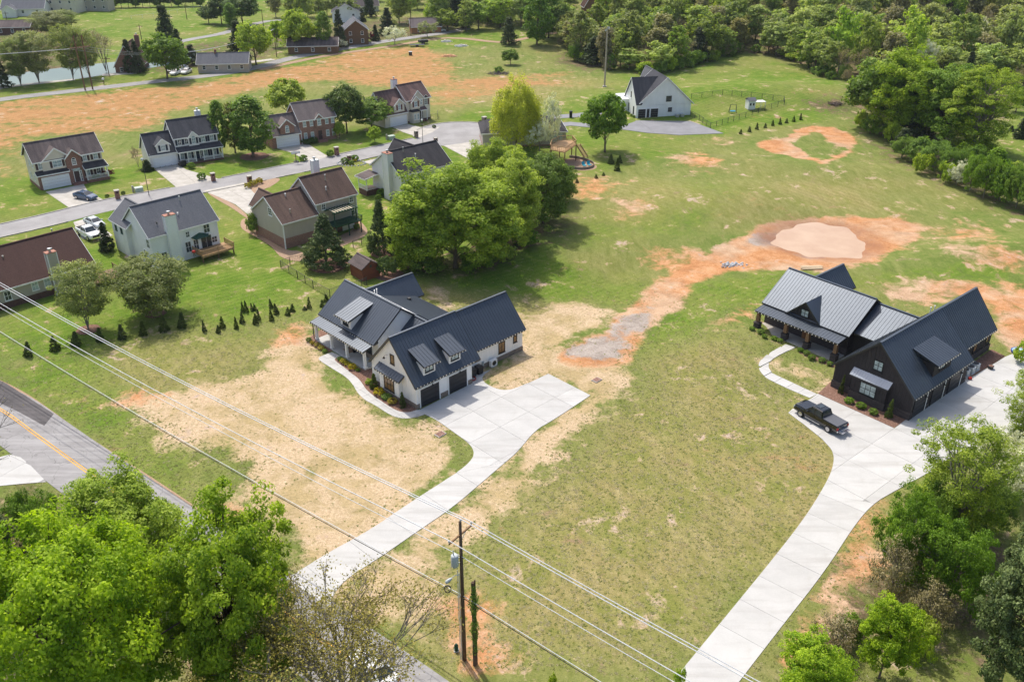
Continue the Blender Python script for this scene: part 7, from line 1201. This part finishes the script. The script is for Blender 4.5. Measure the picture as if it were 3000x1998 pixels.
# old stub pole with creeper
VP = G(1391, 1947); vh = height_at(1394, 1705, VP); o = thing('vine_covered_post', 'old cut off pole wrapped in creeper beside the utility pole', 'pole', VP)
MB().tube([(0, 0, -.2), (0, 0, vh)], [.15, .12], 9).obj('post', M_pole, o); MB().tube([(.16, .1, -.1), (.14, .08, vh + .15)], [.07, .06], 7).obj('post', M_pole, o)
rs = np.random.RandomState(4); k = 1500; z = rs.uniform(.1, 1, k) ** .8 * vh * .97; a = rs.uniform(0, 6.28, k); rr = .14 + rs.uniform(0, .3, k) * (.5 + .5 * np.sin(z * 2.2)) * np.where(z > vh * .45, 1.2, .6); P_ = np.stack([np.cos(a) * rr + .05, np.sin(a) * rr, z], 1); Nn = np.stack([np.cos(a), np.sin(a), np.full(k, .5)], 1) + rs.normal(size=(k, 3)) * .4; Nn /= np.linalg.norm(Nn, axis=1)[:, None]
V, Q_, T_ = quads(P_, Nn, np.full(k, .11), rs.uniform(0, 1, k), rs=rs); link('creeper', np_mesh('creeper', V, Q_, L_mid, {'tint': ('FLOAT', T_)}), o)
o = thing('service_pedestal', 'dark green cable pedestal at the foot of the utility pole', 'pedestal', G(1337, 1905)); MB().cyl(0, 0, 0, .55, .17, 10).cyl(0, 0, .55, .75, .17, 10, .06).obj('body', M_green, o, True); MB().box(-.2, .2, -.2, .2, -.05, .06).obj('base', M_oldc, o)
# other poles
def spole(bx, by, ty, label, r=.14, arm=1.2, lamp=False, mat=None):
    P = G(bx, by); h = height_at(bx, ty, P); o = thing('street_lamp' if lamp else 'utility_pole', label, 'street lamp' if lamp else 'utility pole', P); MB().tube([(0, 0, -.2), (0, 0, h)], [r, r * .7], 8).obj('pole', mat or M_pole, o)
    if arm: MB().beam((-arm, 0, h - .6), (arm, 0, h - .6), .12, .14).obj('crossarm', mat or M_pole, o)
    if lamp: MB().tube([(0, 0, h), (0, 0, h + .15), (0, 0, h + .45), (0, 0, h + .55)], [.08, .2, .26, .1], 8).obj('lamp_head', M_tank, o)
    return o, h
spole(437, 574, 470, 'dark street lamp post on the verge between the tan and the navy shutter house', .07, 0, True, M_gut); spole(1240, 440, 357, 'dark street lamp post rising behind the black roofed house', .07, 0, True, M_gut)
o, h = spole(1771, 255, 78, 'very tall pale pole standing in the lawn left of the far white house', .26, 0, False, boardwood('pale_pole_wood', (.42, .36, .29))); MB().beam((-.5, .3, h - 1.2), (.5, -.3, h - .2), .16, .5).obj('crossarm', M_tank, o); MB().box(-.5, .5, -.5, .5, -.1, .3).obj('footing', M_oldc, o)
for a in [(26, 82, 34, 'utility pole in front of the white fence, top left'), (548, 58, 12, 'utility pole in the upper pasture'), (416, 122, 72, 'utility pole behind the round green tree'), (772, 78, 28, 'utility pole right of the dark pasture clump'), (1204, 106, 50, 'utility pole in front of the orange fronted cottage'), (811, 168, 96, 'utility pole left of the low brown bungalow'), (320, 222, 166, 'utility pole with a transformer beside the river')]: spole(*a)
o = thing('pylon', 'twin pole wooden pylon with a cross beam beside the far road', 'pylon', G(261, 264)); hP = height_at(228, 105, G(261, 264)); d_ = G(272, 263) - G(250, 266)
for s_ in (-.5, .5): MB().tube([(d_.x * s_, d_.y * s_, -.3), (d_.x * s_, d_.y * s_, hP)], [.2, .14], 8).obj('pole', M_woodd, o)
MB().beam((-d_.x * 1.3, -d_.y * 1.3, hP - 3), (d_.x * 1.3, d_.y * 1.3, hP - 3), .2, .25).obj('cross_beam', M_woodd, o)
MB().beam((-d_.x * .5, -d_.y * .5, hP - 3), (d_.x * .0, 0, hP + .6), .1).beam((d_.x * .5, d_.y * .5, hP - 3), (0, 0, hP + .6), .1).beam((-d_.x * .5, -d_.y * .5, hP), (-d_.x * 1.3, -d_.y * 1.3, hP - 3), .1).beam((d_.x * .5, d_.y * .5, hP), (d_.x * 1.3, d_.y * 1.3, hP - 3), .1).obj('brace', M_woodd, o)
for i, s_ in enumerate((-1.2, 0, 1.2)):
    b0 = G(261, 264); wire('wire', (b0.x + d_.x * s_, b0.y + d_.y * s_, hP - 3.2), (b0.x - 190 + d_.x * s_, b0.y - 25, hP - 3.2), 3, .03, M_wire, ['front', 'middle', 'rear'][i] + ' pylon wire running left', 'pylon wires'); wire('wire', (b0.x + d_.x * s_, b0.y + d_.y * s_, hP - 3.2), (G(811, 168).x, G(811, 168).y + s_, 8.5), 4, .03, M_wire, ['front', 'middle', 'rear'][i] + ' pylon wire running right', 'pylon wires')

# ---------------------------------------------------------------- street furniture and yard things
def pillar(px, py, wpx, label, mat=M_brick):
    P = G(px, py); w_ = max(.5, width_at(wpx, P)); o = thing('mailbox_pillar', label, 'mailbox pillar', P, .6, 'brick mailbox pillars'); MB().box(-w_ / 2, w_ / 2, -w_ / 2, w_ / 2, -.1, w_ * 2.1).obj('shaft', mat, o); MB().box(-w_ / 2 - .06, w_ / 2 + .06, -w_ / 2 - .06, w_ / 2 + .06, w_ * 2.1, w_ * 2.1 + .12).obj('cap', M_oldc, o); MB().box(-.15, .15, -w_ / 2 - .03, -w_ / 2, w_ * 1.5, w_ * 1.5 + .3).obj('mailbox_door', M_blk, o)
for a in [(346, 583, 12, 'brick pillar at the kerb in front of the tan house'), (626, 531, 11, 'brick pillar at the kerb before the navy shutter house'), (733, 541, 12, 'brick pillar beside the golden ball shrubs'), (987, 455, 11, 'brick pillar in front of the brick house'), (1024, 477, 10, 'brick pillar in the stone ringed street bed')]: pillar(*a)
pillar(1220, 404, 9, 'grey stone pillar before the cream house', M_stone); pillar(1419, 367, 11, 'grey stone pillar beyond the turning circle', M_stone); pillar(1277, 424, 9, 'brick pillar behind the black shingle roof')
for x, y, l in ((408, 562, 'pale green utility cabinet on the lawn beside the street lamp'), (1147, 409, 'pale green utility cabinet on the lawn before the cream house')):
    o = thing('utility_cabinet', l, 'cabinet', G(x, y), .6); MB().box(-.7, .7, -.5, .5, 0, .8).obj('body', plain('pale_green_enamel', (.42, .50, .42), .5), o); MB().box(-.75, .75, -.55, .55, .8, .88).obj('lid', plain('pale_green_enamel', (.42, .50, .42), .5), o); MB().box(-1.1, -.8, .3, .6, 0, 1.2).obj('marker', M_oldc, o)
P = G(868, 476); h = height_at(868, 441, P); o = thing('basketball_hoop', 'free standing basketball hoop at the kerb before the brick house', 'basketball hoop', P, .4); MB().tube([(0, 0, 0), (0, 0, h * .8), (0, -.6, h * .9)], .07, 6).obj('pole', M_blk, o); MB().box(-.9, .9, -.7, -.64, h * .78, h).obj('backboard', M_white_paint, o); MB().tube([(.25 * math.cos(t), -.95 + .25 * math.sin(t), h * .82) for t in [i * .7 for i in range(10)]], .025, 4, cap=False).obj('rim', M_redm, o); MB().box(-.5, .5, -.4, .4, 0, .25).obj('base', M_blk, o)
def bin_(P, yaw, label, mat=M_gdk):
    o = thing('wheelie_bin', label, 'bin', P, yaw); MB().taper(-.33, .33, -.36, .36, .08, 1.0, -.05, -.05).obj('body', mat, o); MB().box(-.38, .38, -.42, .42, 1.0, 1.07).obj('lid', mat, o); wm = MB().tube([(-.05, 0, 0), (.05, 0, 0)], [.13, .13], 10).mesh('wheel', M_tyre)
    for s_ in (-1, 1): link('wheel', wm, o, loc=(s_ * .3, .34, .13))
    return o
bin_(HW.P(-1.15, 9.4), .8, 'left of the two dark bins against the white farmhouse'); bin_(HW.P(-1.1, 10.45), .75, 'right of the two dark bins against the white farmhouse'); bin_(G(1153, 368), .6, 'dark green bin before the white garage door of the cream house', M_green); bin_(G(533, 489), .5, 'left black bin between garage and long porch'); bin_(G(541, 486), .5, 'right black bin between garage and long porch')
o = thing('heat_pump', 'white mini split heat pump on the ground beside the white farmhouse wall', 'heat pump', HW.P(-1.2, 12.9), math.radians(44)); MB().box(-.5, .5, -.2, .2, .15, .95).obj('body', white, o); MB().tube([(0, -.205, .55), (0, -.22, .55)], [.32, .32], 16).obj('fan_grille', M_gut, o); MB().box(-.45, .45, -.22, .22, 0, .15).obj('stand', M_oldc, o)
o = thing('garden_hose', 'coiled red hose lying beside the bins of the white farmhouse', 'hose', HW.P(-.55, 8.9, .08)); m = MB()
for k in range(3): m.tube([(.42 * math.cos(t * .42), .42 * math.sin(t * .42), .05 * k + .03) for t in range(16)], .04, 5, cap=False)
m.obj('coil', plain('red_hose', (.35, .04, .03), .5), o)
o = thing('meter_box', 'grey utility meters at the foot of the white farmhouse wall', 'meter', HW.P(-1.6, 11.6)); MB().box(-.12, .1, -.15, .15, .5, 1.0).obj('body', M_tank, o); MB().box(-.1, .08, .35, .6, .3, .8).obj('body', M_tank, o)
def condenser(P, yaw, label, r=.42, grp=None):
    o = thing('condenser', label, 'air conditioner', P, yaw, grp); MB().box(-r, r, -r, r, .05, .85).obj('body', M_tank, o); MB().cyl(0, 0, .85, .9, r * .85, 14).obj('fan_guard', M_gut, o); MB().box(-r - .1, r + .1, -r - .1, r + .1, -.05, .05).obj('pad', M_oldc, o)
condenser(HB.P(-.7, 14.6), math.radians(40), 'nearest pale box condenser beside the black farmhouse'); condenser(HB.P(-.6, 15.8), math.radians(40), 'middle condenser beside the black farmhouse'); condenser(HB.P(-.6, 17.0), math.radians(40), 'farthest condenser beside the black farmhouse')
o = thing('fuel_can', 'small red can on the mulch next to the condensers', 'can', HB.P(.2, 14.1)); MB().box(-.18, .18, -.14, .14, 0, .35).obj('body', plain('red_plastic', (.45, .03, .02), .4), o); MB().tube([(0, 0, .35), (.12, 0, .5)], .03, 6).obj('spout', M_blk, o)
o = thing('planter_pot', 'round dark pot on the mulch beyond the condensers', 'pot', HB.P(.6, 18.6)); MB().cyl(0, 0, 0, .45, .3, 12, .36).obj('body', M_gut, o); MB().cyl(0, 0, .4, .46, .3, 12).obj('soil', M_mulch, o)
P = G(2150 + 2255 / 2.7035, 750 + 765 / 2.7035); o = thing('paddling_pool', 'small blue rimmed paddling pool at the right edge beside the drive', 'pool', P); MB().cyl(0, 0, 0, .3, .9, 18, .95).obj('shell', plain('blue_plastic', (.03, .09, .35), .4), o); MB().cyl(0, 0, .25, .31, .82, 18).obj('water', plain('pool_water', (.35, .5, .55), .1), o)
for x, y, l in ((1290, 1273, 'rusty drain grate in the straw before the white farmhouse drive'), (1748, 1114, 'rusty drain grate in the straw beyond the drive apron')):
    o = thing('drain_grate', l, 'drain', G(x, y), .8); MB().box(-.55, .55, -.4, .4, -.05, .1).obj('frame', M_oldc, o); b_ = MB().box(-.45, .45, -.03, .03, .1, .13).mesh('bar', M_redm)
    for i in range(6): link('bar', b_, o, loc=(0, -.32 + i * .128, 0))
o = thing('plank_stack', 'pale planks lying on the clay behind the black farmhouse', 'planks', G(2378, 786), .02); b_ = MB().box(-1.6, 1.6, -.12, .12, 0, .06).mesh('plank', boardwood('bleached_wood', (.55, .43, .28)))
for i in range(5): link('plank', b_, o, loc=(R.uniform(-.2, .2), -.5 + i * .26, .1 + .05 * (i % 2)), rotz=R.uniform(-.05, .05))
o = thing('rubble_pile', 'grey plastic and stone rubble beside the clay track', 'rubble', G(2150, 777)); o['kind'] = 'thing'; m = MB()
for _ in range(120): x, y = R.gauss(0, .9), R.gauss(0, .5); s_ = R.uniform(.05, .2); m.taper(x - s_, x + s_, y - s_ * .7, y + s_ * .7, 0, s_ * R.uniform(.5, 1.4), s_ * .3, s_ * .2)
m.obj('stones', plain('pale_rubble', (.42, .44, .46), .8, .3), o, kind='stuff')
def chain(name, label, pts, h=1.2, sp=3., mat=M_gut, mesh=True, cat='fence', grid=.22):
    P = [G(*p) for p in pts]; o = thing(name, label, cat, P[0]); m = MB(); g_ = MB(); pm = MB().cyl(0, 0, -.3, h + .05, .05, 6).mesh('post', mat)
    for a, b in zip(P[:-1], P[1:]):
        L = (b - a).length; k = max(1, round(L / sp)); a, b = a - P[0], b - P[0]
        for i in range(k): q = a.lerp(b, i / k); link('post', pm, o, loc=q)
        m.beam(a + Vector((0, 0, h)), b + Vector((0, 0, h)), .045)
        if mesh:
            j = .12
            while j < h: g_.beam(a + Vector((0, 0, j)), b + Vector((0, 0, j)), .018); j += grid
            for i in range(int(L / (grid * 1.3))): q = a.lerp(b, (i + .5) / int(L / (grid * 1.3))); g_.beam(q + Vector((0, 0, .05)), q + Vector((.001, 0, h)), .018)
    link('post', pm, o, loc=P[-1] - P[0]); m.obj('rail', mat, o)
    if mesh: g_.obj('wire_mesh', mat, o, kind='stuff')
    return o
chain('chain_link_fence', 'dark chain link fence running down the lawn behind the white farmhouse', [(903, 764), (850, 775), (823, 785), (872, 815), (918, 845), (967, 871)]); chain('chain_link_fence', 'short chain link fence by the gravel patio of the grey house', [(1035, 727), (1060, 718), (1090, 706)]); chain('chain_link_fence', 'chain link fence leaving the farmhouse corner towards the shed', [(967, 871), (1000, 858), (1060, 842), (1075, 835)])
chain('yard_fence', 'dark metal fence round the yard of the far white house', [(2022, 341), (2048, 353), (2081, 377), (2165, 351), (2240, 326), (2297, 308), (2296, 298), (2200, 286), (2116, 279), (2025, 290)], 1.3, 2.5, M_gut, True, 'fence', .3)
chain('yard_fence', 'short dark fence at the right of the cream house', [(1262, 352), (1283, 350), (1283, 340)], 1.3, 2, M_gut, True, 'fence', .3)
chain('rail_fence', 'white rail fence across the upper pasture', [(385, 57), (450, 50), (520, 38), (592, 27)], 1.3, 5, white, False); chain('board_fence', 'white board fence before the grey bungalow, top left', [(-10, 56), (40, 52), (76, 48)], 1.8, 3, white, False)
o = thing('chicken_coop', 'small white coop with a covered run inside the fenced yard', 'coop', G(2200, 319), .2); MB().box(-1.2, .6, -1, 1, 0, 2.2).obj('body', M_sidW, o); MB().slab([(-1.4, -1.2, 2.2), (.8, -1.2, 2.2), (.8, 0, 2.8), (-1.4, 0, 2.8)], .08).slab([(-1.4, 0, 2.8), (.8, 0, 2.8), (.8, 1.2, 2.2), (-1.4, 1.2, 2.2)], .08).obj('roof', M_shgry, o); MB().box(.8, 3.4, -1, 1, 1.7, 1.8).obj('run_roof', white, o)
for x, y in ((3.3, -.9), (3.3, .9), (2.0, -.9)): MB().box(x - .05, x + .05, y - .05, y + .05, 0, 1.7).obj('post', white, o)
wm_ = MB().box(-.2, .2, -1.04, -1, 1.0, 1.6).mesh('window', G_DARK); link('window', wm_, o, loc=(-.7, 0, 0)); link('window', wm_, o, loc=(.1, 0, 0))
o = thing('garden_swing', 'garden swing frame with a bright blue seat inside the fenced yard', 'swing', G(2146, 332)); MB().beam((-.9, -.5, 0), (-.7, 0, 2.1), .07).beam((-.9, .5, 0), (-.7, 0, 2.1), .07).beam((.9, -.5, 0), (.7, 0, 2.1), .07).beam((.9, .5, 0), (.7, 0, 2.1), .07).beam((-.7, 0, 2.1), (.7, 0, 2.1), .07).obj('frame', M_gut, o); MB().box(-.6, .6, -.3, .3, .4, .6).obj('seat', plain('bright_blue_fabric', (.02, .32, .6), .6), o)
# patio with curved wall and turquoise chairs
P0 = G(1690, 486); arc = [tuple(G(*p)[:2]) for p in smooth_poly([(1668, 462), (1700, 466), (1735, 478), (1742, 487), (1730, 496), (1695, 499), (1660, 491)], 2, False)]; o = thing('retaining_wall', 'curved grey block wall round the small patio below the timber deck', 'wall', (0, 0, 0))
for (x0, y0), (x1, y1) in zip(arc[:-1], arc[1:]): MB().prism([(x0, y0), (x1, y1), (x1 + .02, y1 + .3), (x0 + .02, y0 + .3)], -.1, .5).obj('block', M_stone, o)
for x, y, l in ((1712, 489, 'left turquoise chair on the curved patio'), (1727, 487, 'right turquoise chair on the curved patio')): o = thing('garden_chair', l, 'chair', G(x, y), .5); MB().box(-.35, .35, -.35, .35, .25, .35).obj('seat', plain('turquoise_plastic', (.03, .35, .45), .5), o); MB().beam((-.0, .35, .3), (-.0, .6, .95), .7, .06).obj('backrest', MATS['turquoise_plastic'], o)
# things lying in the orange meadow
o = thing('trailer', 'flat farm trailer in the meadow by the far road', 'trailer', G(1222, 137), .1); MB().box(-2.5, 2.5, -1, 1, .5, .65).obj('bed', M_gdk, o); MB().box(-.5, .5, -1.1, 1.1, 0, .5).obj('wheel', M_tyre, o); MB().box(2.5, 4.0, -.08, .08, .4, .5).obj('drawbar', M_gdk, o)
o = thing('trailer', 'dark covered trailer behind the flat farm trailer', 'trailer', G(1240, 129), .4); MB().box(-1.6, 1.6, -.9, .9, .5, 1.3).obj('body', M_gdk, o); MB().box(-.4, .4, -1., 1., 0, .5).obj('wheel', M_tyre, o)
for x, y, s_, c_, l in ((1308, 123, 1.4, (.6, .58, .55), 'pale rubble heap beside the farm track'), (1352, 136, 1.6, (.62, .6, .58), 'white and red rubble heap below the farm track'), (1315, 166, 1.8, (.72, .42, .24), 'orange clay heap in the meadow'), (1459, 218, 2.2, (.16, .13, .12), 'grey brush pile in the meadow'), (2446, 307, 1.2, (.16, .12, .10), 'dark brush heap on the bare patch right of the fenced yard')):
    o = thing('heap', l, 'heap', G(x, y)); m = MB()
    for _ in range(90):
        a, r_ = R.uniform(0, 6.28), s_ * R.random() ** .6; x_, y_ = r_ * math.cos(a) * 1.5, r_ * math.sin(a); q = R.uniform(.08, .3)
        if 'brush' in l: b_ = Vector((R.gauss(0, 1), R.gauss(0, 1), R.gauss(.2, .3))).normalized(); m.beam(Vector((x_, y_, .3 * R.random())) - b_ * .8, Vector((x_, y_, .5 * R.random())) + b_ * .8, .07)
        else: m.taper(x_ - q, x_ + q, y_ - q, y_ + q, 0, (.2 + .5 * (1 - r_ / s_)) * q * 4, q * .4, q * .4)
    m.obj('debris', plain('heap_%d' % x, c_, .9, .25), o, kind='stuff')
o = thing('junction_box', 'small dark box standing in the orange meadow', 'box', G(1203, 163)); MB().box(-.5, .5, -.5, .5, 0, 1.1).obj('body', M_gut, o); MB().box(-.55, .55, -.55, .55, 1.1, 1.2).obj('lid', M_tank, o)
o = thing('mailbox', 'black mailbox post by the far drive', 'mailbox', G(1672, 345)); MB().box(-.35, .35, -.35, .35, 0, 1.5).obj('body', M_blk, o); MB().box(-.4, .4, -.4, .4, 1.5, 1.6).obj('cap', M_blk, o)
P = G(305, 248); o = thing('mailbox', 'white mailbox on a post beside the far road', 'mailbox', P); MB().box(-.07, .07, -.07, .07, 0, 1.3).obj('post', M_woodd, o); MB().box(-.2, .2, -.35, .35, 1.3, 1.75).obj('box', white, o)
# grill and chairs on the deck of the white house
o = thing('barbecue', 'round red barbecue on the timber deck of the white house', 'barbecue', G(570, 752, 1.14) , 0); MB().tube([(0, 0, .6), (0, 0, .75), (0, 0, .95), (0, 0, 1.05)], [.15, .3, .27, .08], 10).obj('kettle', M_tail, o); MB().beam((-.2, 0, 0), (0, 0, .65), .04).beam((.2, .1, 0), (0, 0, .65), .04).beam((.05, -.2, 0), (0, 0, .65), .04).obj('leg_frame', M_blk, o)
# border stones around the kerbside bed
o = thing('stone_edging', 'ring of pale stones round the kerbside shrub bed', 'stones', G(1030, 480)); c0 = G(1030, 480); b_ = MB().taper(-.18, .18, -.14, .14, -.05, .2, .05, .05).mesh('stone', plain('pale_rubble', (.42, .44, .46)))
for i in range(26): a = i * math.tau / 26; link('stone', b_, o, loc=(2.9 * math.cos(a), 1.9 * math.sin(a), 0), rotz=R.uniform(0, 3))
# ---------------------------------------------------------------- spring haze over the valley
hz = bpy.data.materials.new('haze'); hz.use_nodes = True; ht = hz.node_tree; ht.nodes.clear(); ho = ht.nodes.new('ShaderNodeOutputMaterial'); hv = ht.nodes.new('ShaderNodeVolumePrincipled')
hv.inputs['Color'].default_value = (.80, .88, 1., 1); hv.inputs['Density'].default_value = .00007; hv.inputs['Anisotropy'].default_value = .3; ht.links.new(hv.outputs[0], ho.inputs['Volume'])
MB().box(-2500, 2500, -300, 6500, -4, 140).obj('haze', hz, kind='stuff')
